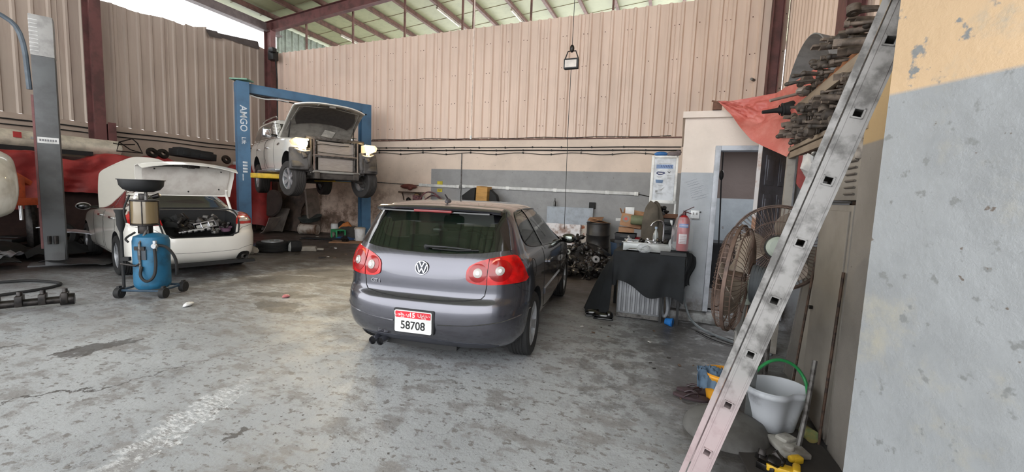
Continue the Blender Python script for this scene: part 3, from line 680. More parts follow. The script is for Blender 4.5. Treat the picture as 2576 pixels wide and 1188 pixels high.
# ================================================================ WHITE SEDAN, boot and bonnet open
PW = carpaint('pearl_white_paint', (228, 225, 218), .0, .35); 
def panel(name, fn, nu, nv, th, m, parent=None, **kw):
    """curved sheet: fn(u,v)->point, u,v in 0..1, given thickness along -normal"""
    g = [[V(fn(i/nu, j/nv)) for j in range(nv+1)] for i in range(nu+1)]; top, bot = [], []
    for i in range(nu+1):
        for j in range(nv+1):
            du = g[min(i+1, nu)][j]-g[max(i-1, 0)][j]; dv = g[i][min(j+1, nv)]-g[i][max(j-1, 0)]; n = du.cross(dv); n = n.normalized() if n.length > 1e-9 else V((0, 0, 1))
            top.append(g[i][j]); bot.append(g[i][j]-n*th)
    N = len(top); k = nv+1; fs = []
    for i in range(nu):
        for j in range(nv):
            a = i*k+j; fs.append((a, a+k, a+k+1, a+1)); fs.append((a+1+N, a+k+1+N, a+k+N, a+N))
    for j in range(nv): fs += [(j, j+1, j+1+N, j+N), (nu*k+j+1, nu*k+j, nu*k+j+N, nu*k+j+1+N)]
    for i in range(nu): fs += [((i+1)*k, i*k, i*k+N, (i+1)*k+N), (i*k+nv, (i+1)*k+nv, (i+1)*k+nv+N, i*k+nv+N)]
    b = B(); b.add(top+bot, fs); return b.build(name, m, parent, **kw)
sed = thing('sedan_car', 'white sedan with boot lid and bonnet raised, behind the blue oil drainer', 'car', (-8.12, 4.81, 0), R(73.5))
K = [(.20, -.80, 3.40, .74, .5, 3, .7, 3), (.25, -.93, 3.55, .82, .55, 3, .8, 2.8), (.34, -1.03, 3.65, .875, .6, 2.9, .9, 2.6), (.46, -1.075, 3.70, .895, .62, 2.7, .95, 2.5), (.60, -1.08, 3.71, .902, .64, 2.7, .95, 2.5),
     (.70, -1.06, 3.68, .905, .64, 2.7, .95, 2.5), (.76, -1.02, 3.62, .903, .64, 2.8, .95, 2.5), (.86, -1.00, 3.45, .90, .64, 2.8, .95, 2.5), (.93, -.975, 3.1, .888, .62, 2.8, .95, 2.5), (.98, -.93, 2.5, .87, .62, 2.8, .9, 2.5), (1.02, -.84, 2.1, .845, .6, 2.8, .8, 2.5),
     (1.05, -.62, 1.98, .80, .6, 2.8, .7, 2.5), (1.075, -.38, 1.90, .765, .55, 2.8, .7, 2.5), (1.12, -.22, 1.80, .735, .5, 3, .7, 2.5), (1.20, -.04, 1.62, .70, .45, 3, .7, 2.5), (1.30, .18, 1.40, .65, .42, 3, .6, 2.5), (1.38, .38, 1.22, .60, .4, 2.8, .5, 2.4), (1.42, .50, 1.08, .55, .35, 2.6, .4, 2.4), (1.44, .6, .98, .42, .3, 2.5, .3, 2.3), (1.45, .74, .86, .12, .1, 2.3, .1, 2.2)]
body = shell(K, 4, ym=1.3).build('body', [PW, DRK], sed, ang=60)
bvh = BVHTree.FromPolygons([v.co.copy() for v in body.data.vertices], [tuple(p.vertices) for p in body.data.polygons]); C2 = Car(sed, bvh)
cs = [B().prism([(-.42, .665), (.42, .665), (.47, .72), (.52, .90), (.56, 1.2), (-.56, 1.2), (-.52, .90), (-.47, .72)], 1, -1.5, -.36).build('t1', DRK),
      B().box((0, -.66, .56), (1.0, .58, .34)).build('t2', DRK), B().prism([(-.62, 1.10), (.62, 1.10), (.50, 1.36), (-.50, 1.36)], 1, -.6, .9).build('t3', DRK),
      B().prism([(2.15, .90), (3.2, .80), (3.2, 1.3), (2.15, 1.3)], 0, -.66, .66).build('t4', DRK)]
for yy in (0, 2.775):
    for sg in (-1, 1): cs.append(B().cyl((sg*.62, yy, .34), (sg*1.2, yy, .34), .375, n=48).build('cw', DRK, None))
for o in cs: o.matrix_world = sed.matrix_basis
bpy.context.view_layer.update(); carve(body, cs)
for p in body.data.polygons:
    c = p.center; q, n, i, d = bvh.find_nearest(c)
    if d > .01: p.material_index = 1
body.data.polygons.foreach_set('use_smooth', [True]*len(body.data.polygons)); body.data.set_sharp_from_angle(angle=R(40))
GL2 = glassm('dusty_glass', (60, 58, 58), .82, .12)
C2.patch('rear_window', [(-.60, 1.11), (.60, 1.11), (.50, 1.35), (0, 1.37), (-.50, 1.35)], 1, -1, GL2, off=.002)
sw = smoothp([(-.02, 1.10), (.5, 1.06), (1.2, 1.03), (1.85, 1.00), (1.5, 1.20), (1.15, 1.33), (.8, 1.375), (.4, 1.36), (.1, 1.26)], 2)
for sg in (1, -1):
    C2.patch('side_window', sw[::sg], 0, sg, GLD if sg > 0 else mat('reddish_reflecting_glass', (92, 62, 62), .12, coat=1), off=.002); C2.seam('window_trim', sw, 0, sg, CHR, r=.007, closed=True)
    C2.patch('door_pillar', [(.80, 1.04), (.86, 1.04), (.84, 1.37), (.78, 1.37)], 0, sg, BLKG, off=.004)
    for x0 in (-.0, .92): C2.seam('door_gap', [(x0+.12, 1.05), (x0+.02, .8), (x0+.15, .35), (x0+.9, .32), (x0+.92, .8), (x0+.95, 1.0)], 0, sg, SEAM, r=.003)
    for x0 in (.18, 1.08): C2.patch('door_handle', rrect(x0, .90, x0+.2, .93, .014), 0, sg, CHR, off=.03, depth=0)
    lp = [(.50, .865), (.62, .858), (.80, .86), (.86, .90), (.85, .99), (.78, 1.045), (.64, 1.035), (.56, 1.0), (.52, .95)]
    lm = C2.patch('tail_lamp', [(sg*u, w) for u, w in lp][::sg], 1, -1, REDL, off=.008, step=.04)
    C2.patch('clear_lens', [(sg*u, w) for u, w in [(.54, .905), (.66, .90), (.78, .905), (.74, .965), (.58, .955)]][::sg], 1, -1, CLRL, off=.014, parent=lm, step=.04)
C2.seam('bumper_gap', [(-.86, .85), (-.6, .80), (-.47, .70)], 1, -1, SEAM, r=.003); C2.seam('bumper_gap', [(.86, .85), (.6, .80), (.47, .70)], 1, -1, SEAM, r=.003)
C2.seam('bumper_crease', [(-.86, .44), (-.5, .43), (0, .42), (.5, .43), (.60, .46), (.74, .48), (.86, .45)], 1, -1, SEAM, r=.0025)
for sg in (-1, 1):
    C2.patch('exhaust_cutout', smoothp([(sg*.50, .24), (sg*.50, .34), (sg*.56, .39), (sg*.70, .38), (sg*.74, .30), (sg*.74, .24)][::sg], 1), 1, -1, DRK, off=.004)
    b = B(); b.lathe([(.032, -.1), (.042, .03), (.040, .05), (.034, .03), (.03, -.1)], M.Translation((sg*.60, -1.0, .30)) @ M.Rotation(pi/2, 4, 'X'), 20); b.build('exhaust_tip', GREYM, sed)
b = B(); b.box((0, -.98, .225), (1.5, .14, .05)); b.box((0, 1.3, .26), (1.3, 3.4, .14)); b.build('underbody', BLK, sed)
b = B(); b.tube([(-.50, -1.02, .67), (0, -1.05, .665), (.50, -1.02, .67), (.545, -.96, .90), (.565, -.72, 1.07), (.565, -.40, 1.09), (0, -.37, 1.10), (-.565, -.40, 1.09), (-.565, -.72, 1.07), (-.545, -.96, .90)], .013, closed=True, smooth=1); b.build('boot_seal', BLK, sed)
# lid
TH = R(74); ax, az = -.24, 1.31
def lid(u, v):
    x = (u-.5)*2; s = v*.80; w = .64+.05*min(1, v*2)
    if s < .50: dy, dz = -s, .035*sin(s/.5*pi/2)
    else: e = (s-.50); dy, dz = -.50-.08*sin(min(e, .12)/.12*pi/2)-.02*(e > .12), .035-max(0, e-.03)*.95
    dy += .09*x*x*(v); dz -= .03*x**4
    return (x*w*(1-.06*max(0, v-.7)*3*abs(x)), ax+dy*cos(TH)+dz*sin(TH)*1, az-dy*sin(TH)+dz*cos(TH))
ld = panel('boot_lid', lid, 28, 24, .012, PW, sed)
def lid_in(u, v): 
    p = V(lid(.06+.88*u, .06+.80*v)); return p+V((0, -.035*sin(pi*min(1, v*1.02))**.4, -.03*sin(pi*u)**.3))
lin_ = panel('lid_lining', lid_in, 24, 16, .006, mat('lid_inner_white', (196, 192, 186), .5, col2=(180, 174, 168)), ld)
b = B(); 
def L(u, v, o=.05): p = V(lid_in(u, v)); return p+V((0, -o-.03, -o*.3-.012))
b.tube([L(.05, .78, .02), L(.2, .86, .02), L(.42, .86, .02), L(.58, .86, .02)], .010, smooth=2); b.build('lid_cable', BLK, ld)
b = B(); b.box(L(.5, .88, .02), (.24, .035, .05)); b.box(L(.5, .86, .03), (.10, .05, .07)); b.build('lid_latch', OILY, ld, bevel=.008)
b = B()
for u, v in ((.12, .72), (.3, .9), (.7, .9), (.88, .72), (.12, .2), (.88, .2), (.5, .12)): p = L(u, v, .01); b.cyl(p, p+V((0, -.012, -.006)), .012, n=8)
b.build('lid_plug', BLK, ld)
for sg in (-1, 1):
    b = B(); b.tube([(sg*.60, -.42, 1.02), (sg*.60, -.40, 1.10), (sg*.585, -.34, 1.22), (sg*.56, -.34, 1.34), (sg*.54, -.40, 1.42)], .022, smooth=2); b.build('lid_hinge', PW, sed)
# bonnet
HT = R(66)
def bon(u, v):
    x = (u-.5)*2; s = v*1.12; w = .80-.10*v**2; e = .20*abs(x)**3*v
    s2 = s-e*1.0; h = .06*sin(pi*min(1, v*.9+.05))*(1-x*x*.6)
    w *= math.sqrt(max(.05, 1-max(0, (v-.72)/.36)**2))
    return (x*w, 1.98+s2*cos(HT)-h*sin(HT), 1.0+s2*sin(HT)+h*cos(HT))
bn = panel('bonnet', bon, 24, 20, .02, PW, sed)
b = B(); b.tube([(-.6, 2.9, .85), (-.55, 2.45, 1.65)], .006); b.build('bonnet_stay', OILY, sed)
for sg in (-1, 1):
    b = B(); b.ell((sg*1.02, 1.92, 1.03), (.11, .065, .07), 18); mi = b.build('wing_mirror', mat('mirror_shell', (190, 190, 192), .15, .6), sed)
    b = B(); b.ell((sg*1.02, 1.87, 1.03), (.095, .03, .055), 16); b.build('mirror_back', BLKG, mi); b = B(); b.tube([(sg*.82, 1.9, 1.02), (sg*.95, 1.9, 1.02)], .022); b.build('mirror_arm', BLKG, mi)
for yy in (0, 2.775):
    for sg in (-1, 1): wheel(sed, sg*.80, yy, .325, .325, .215, .215, 5, sg, ALU, twin=2)
# boot contents: separate loose parts
def S(x, y, z): c, s = cos(R(73.5)), sin(R(73.5)); return (-8.12+x*c-y*s, 4.81+x*s+y*c, z)
SILV = mat('bright_bracket', (196, 196, 200), .3, .8)
def loose(name, fn, loc, rot, m, label, cat, **kw):
    b = B(); fn(b); return one(b, name, m, label, cat, loc=loc, rot=rot, **kw)
def f_br(b):
    b.tube([(-.15, 0, 0), (-.15, 0, .10), (.15, 0, .10), (.15, 0, 0)], .014, closed=True); b.tube([(-.05, 0, 0), (-.05, 0, .1)], .012); b.tube([(.06, 0, 0), (.06, 0, .1)], .012); b.box((0, .03, .05), (.24, .02, .05))
loose('metal_bracket', f_br, S(.10, -.82, .80), (R(-25), R(-12), R(74)), SILV, 'bright silver bracket frame lying in the open boot', 'bracket')
def f_bar(b):
    b.tube([(-.24, 0, 0), (-.1, 0, .02), (.05, 0, .01), (.22, 0, .05)], .015)
    for x in (-.2, -.12, -.04, .05, .14): b.cyl((x, 0, 0), (x+.05, 0, .01), .026, n=12)
loose('camshaft', f_bar, S(-.05, -.88, .76), (0, R(-6), R(74)), SILV, 'shiny lobed shaft lying across the open boot below the silver bracket', 'camshaft')
def f_lump(sd, n=7, s=.1):
    def f(b):
        r = random.Random(sd)
        for i in range(n):
            c = V((r.uniform(-s, s), r.uniform(-s, s), r.uniform(0, s)))
            if r.random() < .5: b.cyl(c, c+V((r.uniform(-s, s), r.uniform(-s, s), r.uniform(-s/2, s))), s*r.uniform(.2, .5), n=12)
            else: b.box(c, (s*r.uniform(.5, 1.2), s*r.uniform(.5, 1), s*r.uniform(.4, .9)), rot=(r.random(), r.random(), r.random()))
        b.box((0, 0, -.01), (s*1.6, s*1.4, s*.8))
    return f
for i, (x, y, z, s, m, lb) in enumerate(((-.22, -.80, .78, .10, OILY, 'dark oily casting at the left side of the open boot'), (.26, -.62, .86, .10, GREYM, 'grey metal casting at the right rear of the open boot'), (.36, -.78, .80, .07, OILY, 'small dark casting by the right edge of the open boot'),
                                     (.02, -.55, .84, .12, OILY, 'black engine casting deep in the middle of the open boot'), (-.30, -.60, .86, .11, BLK, 'black plastic housing at the back left of the open boot'), (.20, -.90, .74, .05, GREYM, 'small grey fitting on the boot lip edge of the white sedan'))):
    loose('engine_part', f_lump(40+i, 8, s), S(x, y, z), (0, 0, i), m, lb, 'car part', bevel=.004)
loose('plastic_basin', lambda b: b.lathe([(.001, 0), (.07, 0), (.09, .07), (.096, .07), (.09, .065), (.068, .006)], n=20), S(.37, -.86, .74), (.1, .1, 0), mat('purple_plastic', (116, 84, 104), .5), 'small purple basin in the right corner of the open boot', 'basin')
# ================================================================ WHITE OFF-ROAD CAR ON THE BLUE LIFT
PZ = 1.42
pat = thing('off_road_car', 'white off-road car raised on the blue lift, bumper off and headlamps lit', 'car', (-10.68, 9.40, PZ), R(-116.8))
K = [(.44, -.98, 3.45, .84, .3, 3.5, .5, 3.2), (.50, -1.08, 3.56, .93, .35, 3.5, .5, 3.2), (.70, -1.17, 3.62, .975, .4, 3.5, .55, 3.0), (.95, -1.18, 3.66, .985, .4, 3.5, .6, 2.8), (1.10, -1.17, 3.64, .975, .4, 3.5, .6, 2.8), (1.20, -1.14, 3.50, .96, .4, 3.5, .6, 2.8),
     (1.25, -1.12, 3.15, .94, .38, 3.5, .6, 2.8), (1.28, -1.10, 2.6, .92, .36, 3.5, .5, 3), (1.31, -1.09, 2.10, .90, .35, 3.5, .5, 3), (1.42, -1.05, 1.90, .875, .35, 3.5, .5, 3), (1.55, -1.0, 1.68, .845, .32, 3.5, .5, 3), (1.70, -.93, 1.42, .805, .3, 3.4, .5, 3), (1.80, -.87, 1.26, .775, .3, 3.2, .45, 3),
     (1.86, -.78, 1.14, .72, .3, 3, .4, 2.8), (1.89, -.65, 1.0, .60, .3, 2.8, .4, 2.6), (1.905, -.4, .8, .4, .3, 2.5, .3, 2.4), (1.91, -.05, .5, .15, .1, 2.3, .1, 2.2)]
body = shell(K, 4, ym=1.3).build('body', [PW, DRK], pat, ang=60)
bvh = BVHTree.FromPolygons([v.co.copy() for v in body.data.vertices], [tuple(p.vertices) for p in body.data.polygons]); C3 = Car(pat, bvh)
cs = [B().box((0, 3.1, .95), (1.36, 1.62, .9)).build('t1', DRK)]
for sg in (-1, 1):
    cs.append(B().box((sg*.82, 3.72, .66), (.5, .62, .52)).build('t', DRK))
    for yy in (0, 3.075): cs.append(B().cyl((sg*.60, yy, .45), (sg*1.2, yy, .45), .475, n=48).build('cw', DRK, None))
for o in cs: o.matrix_world = pat.matrix_basis
bpy.context.view_layer.update(); carve(body, cs)
for p in body.data.polygons:
    c = p.center; q, n, i, d = bvh.find_nearest(c)
    if d > .01: p.material_index = 1
body.data.polygons.foreach_set('use_smooth', [True]*len(body.data.polygons)); body.data.set_sharp_from_angle(angle=R(40))
sw = smoothp([(-.80, 1.36), (.2, 1.35), (1.2, 1.34), (1.80, 1.33), (1.62, 1.50), (1.32, 1.72), (1.1, 1.77), (.2, 1.79), (-.55, 1.76), (-.72, 1.62)], 2)
for sg in (1, -1):
    C3.patch('side_window', sw[::sg], 0, sg, GL2, off=.002); C3.seam('window_trim', [(-.85, 1.335), (.2, 1.325), (1.85, 1.31)], 0, sg, CHR, r=.012)
    for x0 in (.95, -.12): C3.patch('door_pillar', [(x0, 1.34), (x0+.07, 1.34), (x0+.06, 1.78), (x0+.01, 1.78)], 0, sg, BLKG, off=.004)
    for x0 in (.0, 1.0): C3.seam('door_gap', [(x0, 1.32), (x0+.02, .9), (x0+.2, .58), (x0+.95, .56), (x0+.97, 1.32)], 0, sg, SEAM, r=.004)
    for x0 in (.15, 1.15): C3.patch('door_handle', rrect(x0, 1.06, x0+.2, 1.10, .015), 0, sg, CHR, off=.03, depth=0)
    b = B(); b.box((sg*.98, 1.5, .50), (.16, 1.9, .05)); b.box((sg*.99, 1.5, .47), (.10, 1.8, .03)); b.build('running_board', ALU, pat, bevel=.015)
    b = B(); b.tube([(sg*.70, -.5, 1.90), (sg*.70, -.35, 1.96), (sg*.70, 1.0, 1.96), (sg*.70, 1.15, 1.88)], .018, smooth=2); b.build('roof_rail', CHR, pat)
    C3.patch('fender_vent', smoothp([(2.30, 1.08), (2.50, 1.10), (2.52, 1.15), (2.30, 1.13)][::sg], 1), 0, sg, CHR, off=.012)
    # chrome mirror
    b = B(); b.box((sg*1.08, 1.78, 1.42), (.20, .13, .24)); mi = b.build('wing_mirror', mat('mirror_chrome', (214, 214, 218), .12, .9), pat, bevel=.05, seg=3)
    b = B(); b.box((sg*1.08, 1.70, 1.42), (.17, .02, .19)); b.build('mirror_glass', BLKG, mi, bevel=.01); b = B(); b.tube([(sg*.86, 1.8, 1.36), (sg*1.0, 1.8, 1.38)], .03); b.build('mirror_arm', BLKG, mi)
C3.patch('windscreen', [(-.72, 1.36), (.72, 1.36), (.66, 1.74), (-.66, 1.74)], 1, 1, GL2, off=.002)
# open bonnet
HA = R(31)
def bon(u, v):
    x = (u-.5)*2; s = v*1.50; w = .86-.05*v; e = .16*abs(x)**3*v; h = .10*sin(pi*min(1, v*.85+.08))*(1-.5*x*x)-(.08*max(0, v-.9)*10*.6)
    s -= e; return (x*w, 2.02+s*cos(HA)-h*sin(HA), 1.33+s*sin(HA)+h*cos(HA))
bn = panel('bonnet', bon, 28, 24, .025, PW, pat)
def bonp(u, v, o): p = V(bon(u, v)); return p+V((0, sin(HA), -cos(HA)))*o
panel('bonnet_inner', lambda u, v: bonp(.01+.98*u, .01+.97*v, .035), 24, 20, .01, mat('bonnet_inner_metal', (150, 146, 140), .5, col2=(120, 116, 112), ns=4), bn)
def bi(u, v):
    a = (u-.5)*2; vv = .40+.47*v; hw = .36+.05*sin(pi*v); return bonp(.5+a*hw, vv+.05*(1-a*a), .055)
panel('bonnet_insulation', bi, 24, 16, .02, mat('felt_insulation', (62, 57, 54), .95, ns=12), bn)
b = B()
for u0, v0, u1, v1 in ((.08, .90, .92, .90), (.08, .90, .04, .25), (.92, .90, .96, .25), (.3, .92, .3, .99), (.7, .92, .7, .99)): b.tube([bonp(u0, v0, .06), bonp((u0+u1)/2, (v0+v1)/2, .065), bonp(u1, v1, .06)], .012)
b.box(bonp(.5, .94, .06), (.14, .05, .05)); b.build('bonnet_rib', mat('bonnet_rib_metal', (130, 126, 120), .5), bn)
for sg in (-1, 1):
    b = B(); b.tube([(sg*.78, 2.5, 1.22), bonp(.5+sg*.45, .5, .06)], .011); b.tube([(sg*.78, 2.5, 1.22), V((sg*.78, 2.5, 1.22)).lerp(bonp(.5+sg*.45, .5, .06), .5)], .017); b.build('bonnet_strut', OILY, pat)
# engine bay and front end
ENG = mat('dusty_engine', (74, 66, 60), .7, .2, col2=(48, 44, 42), ns=10)
b = B(); b.box((0, 2.75, 1.02), (.75, .7, .34)); b.box((0, 2.75, 1.20), (.5, .55, .08)); b.box((.42, 2.6, 1.08), (.3, .35, .3)); b.box((-.45, 2.7, 1.06), (.28, .4, .28)); b.cyl((-.3, 3.05, 1.12), (.3, 3.05, 1.16), .05); b.cyl((.4, 3.0, 1.0), (.4, 3.0, 1.24), .09); b.build('engine', ENG, pat, bevel=.03)
b = B(); b.tube([(-.3, 3.1, 1.2), (-.1, 3.2, 1.25), (.25, 3.05, 1.22)], .035, smooth=2); b.build('intake_hose', BLK, pat)
b = B(); q0, q1 = bonp(.34, .16, .06), bonp(.34, .16, .066); b.add([bonp(u, v, o) for o in (.058, .062) for u, v in ((.30, .12), (.46, .15), (.44, .30), (.28, .27))], [(3, 2, 1, 0), (4, 5, 6, 7), (0, 1, 5, 4), (1, 2, 6, 5), (2, 3, 7, 6), (3, 0, 4, 7)]); b.build('paper_sheet', mat('paper_white', (216, 212, 204), .7), pat)
COND = mat('condenser_fins', (176, 168, 162), .45, .4, col2=(150, 142, 136), ns=40, stretch=(.2, 1, 8))
b = B(); b.box((-.02, 3.42, 1.00), (.84, .04, .36)); 
for z in [.84+.03*i for i in range(12)]: b.box((-.02, 3.443, z), (.84, .008, .004))
b.build('condenser', COND, pat, smooth=False)
b = B(); b.box((-.02, 3.40, .665), (.80, .04, .30)); b.build('oil_cooler', COND, pat)
b = B()
b.box((0, 3.45, 1.24), (1.34, .08, .07)); b.box((0, 3.45, .485), (1.10, .10, .08)); b.box((0, 3.46, .84), (1.16, .04, .05))
for x in (-.50, -.44, .46, .55): b.box((x, 3.46, .86), (.035, .05, .74))
b.build('radiator_frame', mat('radiator_frame', (96, 92, 90), .5, .5, col2=(60, 56, 54), ns=12), pat, bevel=.008)
b = B(); b.box((0, 3.50, .865), (1.0, .02, .022)); b.box((.50, 3.495, .86), (.03, .02, .7)); b.box((-.50, 3.495, .86), (.03, .02, .7)); b.build('chrome_bar', CHR, pat)
b = B(); b.tube([(-.3, 3.48, 1.12), (0, 3.5, 1.10), (.35, 3.48, 1.13), (.5, 3.48, 1.05)], .007, smooth=2); b.tube([(-.45, 3.48, .95), (-.3, 3.5, .9), (.42, 3.5, .93)], .006, smooth=2); b.build('wiring', BLK, pat)
HLON = mat('headlamp_lit', (255, 236, 190), .1, emit=((255, 222, 160), 30)); HLH = mat('headlamp_housing', (170, 166, 156), .15, coat=1, emit=((255, 220, 160), .5))
for sg in (1, -1):
    b = B(); b.prism([(sg*.66, 1.00), (sg*.93, 1.04), (sg*.965, 1.14), (sg*.90, 1.20), (sg*.66, 1.20)][::sg], 1, 3.30, 3.60); hl = b.build('headlamp', HLH, pat, bevel=.02)
    b = B(); b.ell((sg*.77, 3.60, 1.09), (.115, .04, .085), 18); b.ell((sg*.88, 3.57, 1.11), (.045, .03, .04), 14); b.build('lit_bulb', HLON, hl)
    b = B(); b.ell((sg*.66, 3.585, 1.17), (.03, .02, .02), 10); b.build('lit_marker', HLON, hl)
    ld_ = bpy.data.lights.new('headlamp_beam', 'SPOT'); ld_.energy = 60; ld_.color = (1, .86, .62); ld_.spot_size = R(110); ld_.shadow_soft_size = .06
    lo = bpy.data.objects.new('headlamp_beam', ld_); COL.objects.link(lo); lo.parent = hl; lo.location = (sg*.78, 3.70, 1.09); lo.rotation_euler = (R(85), 0, 0)
    b = B(); b.box((sg*.80, 3.44, .74), (.40, .16, .50), rot=(.15, 0, sg*-.2)); b.box((sg*.68, 3.50, .90), (.16, .12, .12)); b.box((sg*.84, 3.52, .62), (.28, .06, .16), rot=(.4, 0, 0)); b.box((sg*.62, 3.40, .62), (.12, .3, .3), rot=(0, .3*sg, .2)); b.cyl((sg*.58, 3.5, 1.0), (sg*.62, 3.5, .55), .05, .07); b.box((sg*.72, 3.55, .83), (.10, .08, .14), rot=(.2, .3, .1)); b.build('splash_guard', mat('guard_plastic', (84, 81, 80), .6, col2=(52, 49, 48), ns=4), pat, bevel=.035, seg=3)
    b = B(); b.tube([(sg*.60, 3.55, .93), (sg*.75, 3.58, .90), (sg*.9, 3.5, .96)], .02, smooth=1); b.build('lamp_bracket', ALU, pat)
b = B(); b.box((0, 1.2, .46), (1.2, 4.3, .14)); b.box((0, 3.35, .40), (1.0, .25, .16)); 
for sg in (-1, 1): b.box((sg*.45, 1.3, .40), (.1, 4.6, .16)); b.tube([(sg*.3, 3.05, .42), (sg*.80, 3.075, .26)], .045); b.tube([(sg*.3, -.1, .42), (sg*.80, 0, .26)], .045)
b.tube([(-.8, 0, .28), (.8, 0, .28)], .05); b.ell((0, 0, .28), (.17, .14, .14)); b.cyl((.2, -.9, .42), (-.1, -.9, .42), .12); b.build('chassis', mat('chassis_dirt', (76, 70, 66), .8, col2=(48, 44, 42), ns=6), pat, bevel=.01)
for yy in (0, 3.075):
    for sg in (-1, 1): wheel(pat, sg*.84, yy, .30, .40, .26, .25, 6, sg, ALU, twin=2, steer=R(12) if yy else 0, tyre=mat('dusty_tyre', (58, 55, 54), .8, ns=6))
# ================================================================ BLUE TWO POST LIFT
BLU = mat('lift_blue', (70, 108, 140), .5, 0, col2=(62, 94, 122), ns=2); YEL = mat('lift_yellow', (216, 176, 40), .5, col2=(180, 150, 50)); LET = mat('lettering_white', (208, 214, 220), .6)
lift = thing('car_lift', 'blue two-post car lift with white lettering on its front post, carrying the white off-road car', 'car lift', (-9.6, 8.9, 0), R(-116.8))
def lw(x, y, z=0): c, s = cos(R(-116.8)), sin(R(-116.8)); return (-9.6+x*c-y*s, 8.9+x*s+y*c, z)
def ll(X, Y): c, s = cos(R(-116.8)), sin(R(-116.8)); d = (X+9.6, Y-8.9); return (d[0]*c+d[1]*s, -d[0]*s+d[1]*c)
posts = [ll(-10.22, 7.47), ll(-8.93, 10.38)]
for i, (px, py) in enumerate(posts):
    b = B(); sg = 1 if px > 0 else -1; h = 4.04
    b.prism([(px-.14*sg, py-.16), (px+.13*sg, py-.16), (px+.13*sg, py+.16), (px-.14*sg, py+.16), (px-.14*sg, py+.10), (px+.10*sg, py+.10), (px+.10*sg, py-.10), (px-.14*sg, py-.10)], 2, .02, h)
    b.box((px, py, .01), (.5, .45, .02)); po = b.build('post', BLU, lift, smooth=False)
    b = B(); b.box((px-.03*sg, py, 1.95), (.20, .18, .6)); cr = b.build('carriage', mat('carriage_blue', (52, 84, 112), .6), lift, bevel=.01)
    for s2 in (-1, 1):
        b = B(); e = (sg*.55, py+s2*.95); b.box(((px-.12*sg+e[0])/2, (py+e[1])/2, 1.78), (math.hypot(px-e[0], py-e[1]), .14, .12), rot=(0, 0, math.atan2(e[1]-py, e[0]-px))); b.cyl((e[0], e[1], 1.72), (e[0], e[1], 1.93), .06); b.build('swing_arm', YEL if i == 0 or s2 < 0 else BLU, lift, bevel=.01)
b = B(); b.box((0, 0, 3.93), (abs(posts[0][0]-posts[1][0])+.2, .18, .22)); b.build('crossbeam', BLU, lift, bevel=.005)
b = B(); b.tube([(-1.6, .1, 3.74), (-.6, .12, 3.70), (.6, .12, 3.74), (1.6, .1, 3.78)], .018); b.build('shutoff_bar', OILY, lift)
b = B(); b.tube([(1.5, .13, 3.78), (1.1, .14, 3.70), (.8, .13, 3.76), (.5, .13, 3.74)], .015, smooth=2); b.build('loose_cable', WHT, lift)
# which post is nearer the viewer: (-10.22, 7.47); lettering faces the camera along its front
from mathutils import Quaternion
def face_frame(X, Y, z, nx, ny, vertical=True):
    n = V((nx, ny, 0)).normalized(); up = V((0, 0, 1)); right = up.cross(n)
    if vertical: return M(((-0*n.x, 0, n.x, X), (0, 0, n.y, Y), (0, 0, 0, z), (0, 0, 0, 1)))
    return M(((right.x, 0, n.x, X), (right.y, 0, n.y, Y), (0, 1, 0, z), (0, 0, 0, 1)))
px, py = posts[0]; sgo = 1 if px > 0 else -1
# outward faces of the post in lift coordinates: try the long side (x) and the front (y)
LTX = []
def lettering(s, size, z, fr, nm='lettering'):
    o = text(nm, s, size, LET, lift, fr(z), .001, bold=.002); LTX.append(o)
def fr_front(z):  # face looking along +y of the lift (towards the viewer), text reads downwards
    return M(((0, -1*-1, 0, px), (0, 0, 1, py+.162), (-1, 0, 0, z), (0, 0, 0, 1)))
def fr_front2(z): n = V((0, 1, 0)); x = V((0, 0, -1)); y = n.cross(x); return M(((x.x, y.x, n.x, px), (x.y, y.y, n.y, py+.162), (x.z, y.z, n.z, z), (0, 0, 0, 1)))
lettering('AMGO', .21, 3.15, fr_front2); lettering('Lift', .13, 2.62, fr_front2)
b = B()
for k in range(4): b.box((px-.02+.0*k, py+.163, 1.86+.075*k), (.10, .004, .045))
b.box((px+.03, py+.163, 1.72), (.02, .004, .16)); b.build('safety_label', LET, lift)
# ================================================================ LEFT BAY
def sheet(b, fn, nu, nv, th, m=0):
    g = [[V(fn(i/nu, j/nv)) for j in range(nv+1)] for i in range(nu+1)]; top, bot = [], []
    for i in range(nu+1):
        for j in range(nv+1):
            du = g[min(i+1, nu)][j]-g[max(i-1, 0)][j]; dv = g[i][min(j+1, nv)]-g[i][max(j-1, 0)]; n = du.cross(dv); n = n.normalized() if n.length > 1e-9 else V((0, 0, 1))
            top.append(g[i][j]); bot.append(g[i][j]-n*th)
    N = len(top); k = nv+1; fs = []
    for i in range(nu):
        for j in range(nv):
            a = i*k+j; fs.append((a, a+k, a+k+1, a+1)); fs.append((a+1+N, a+k+1+N, a+k+N, a+N))
    for j in range(nv): fs += [(j, j+1, j+1+N, j+N), (nu*k+j+1, nu*k+j, nu*k+j+N, nu*k+j+1+N)]
    for i in range(nu): fs += [((i+1)*k, i*k, i*k+N, (i+1)*k+N), (i*k+nv, (i+1)*k+nv, (i+1)*k+nv+N, i*k+nv+N)]
    return b.add(top+bot, fs, m)
from mathutils import noise as mn
def wr(x, y, z=0, s=1, a=.05): return a*mn.fractal(V((x*s, y*s, z*s)), .8, 2.1, 4)
GLF = mat('lift_grey', (96, 98, 100), .6, .1, col2=(80, 80, 82), ns=2); GLT = mat('lift_grey_light', (160, 158, 156), .6)
gl = thing('car_lift', 'tall grey lift column on the left, with white label band and light slatted top', 'car lift', (-10.25, 3.98, 0), R(64))
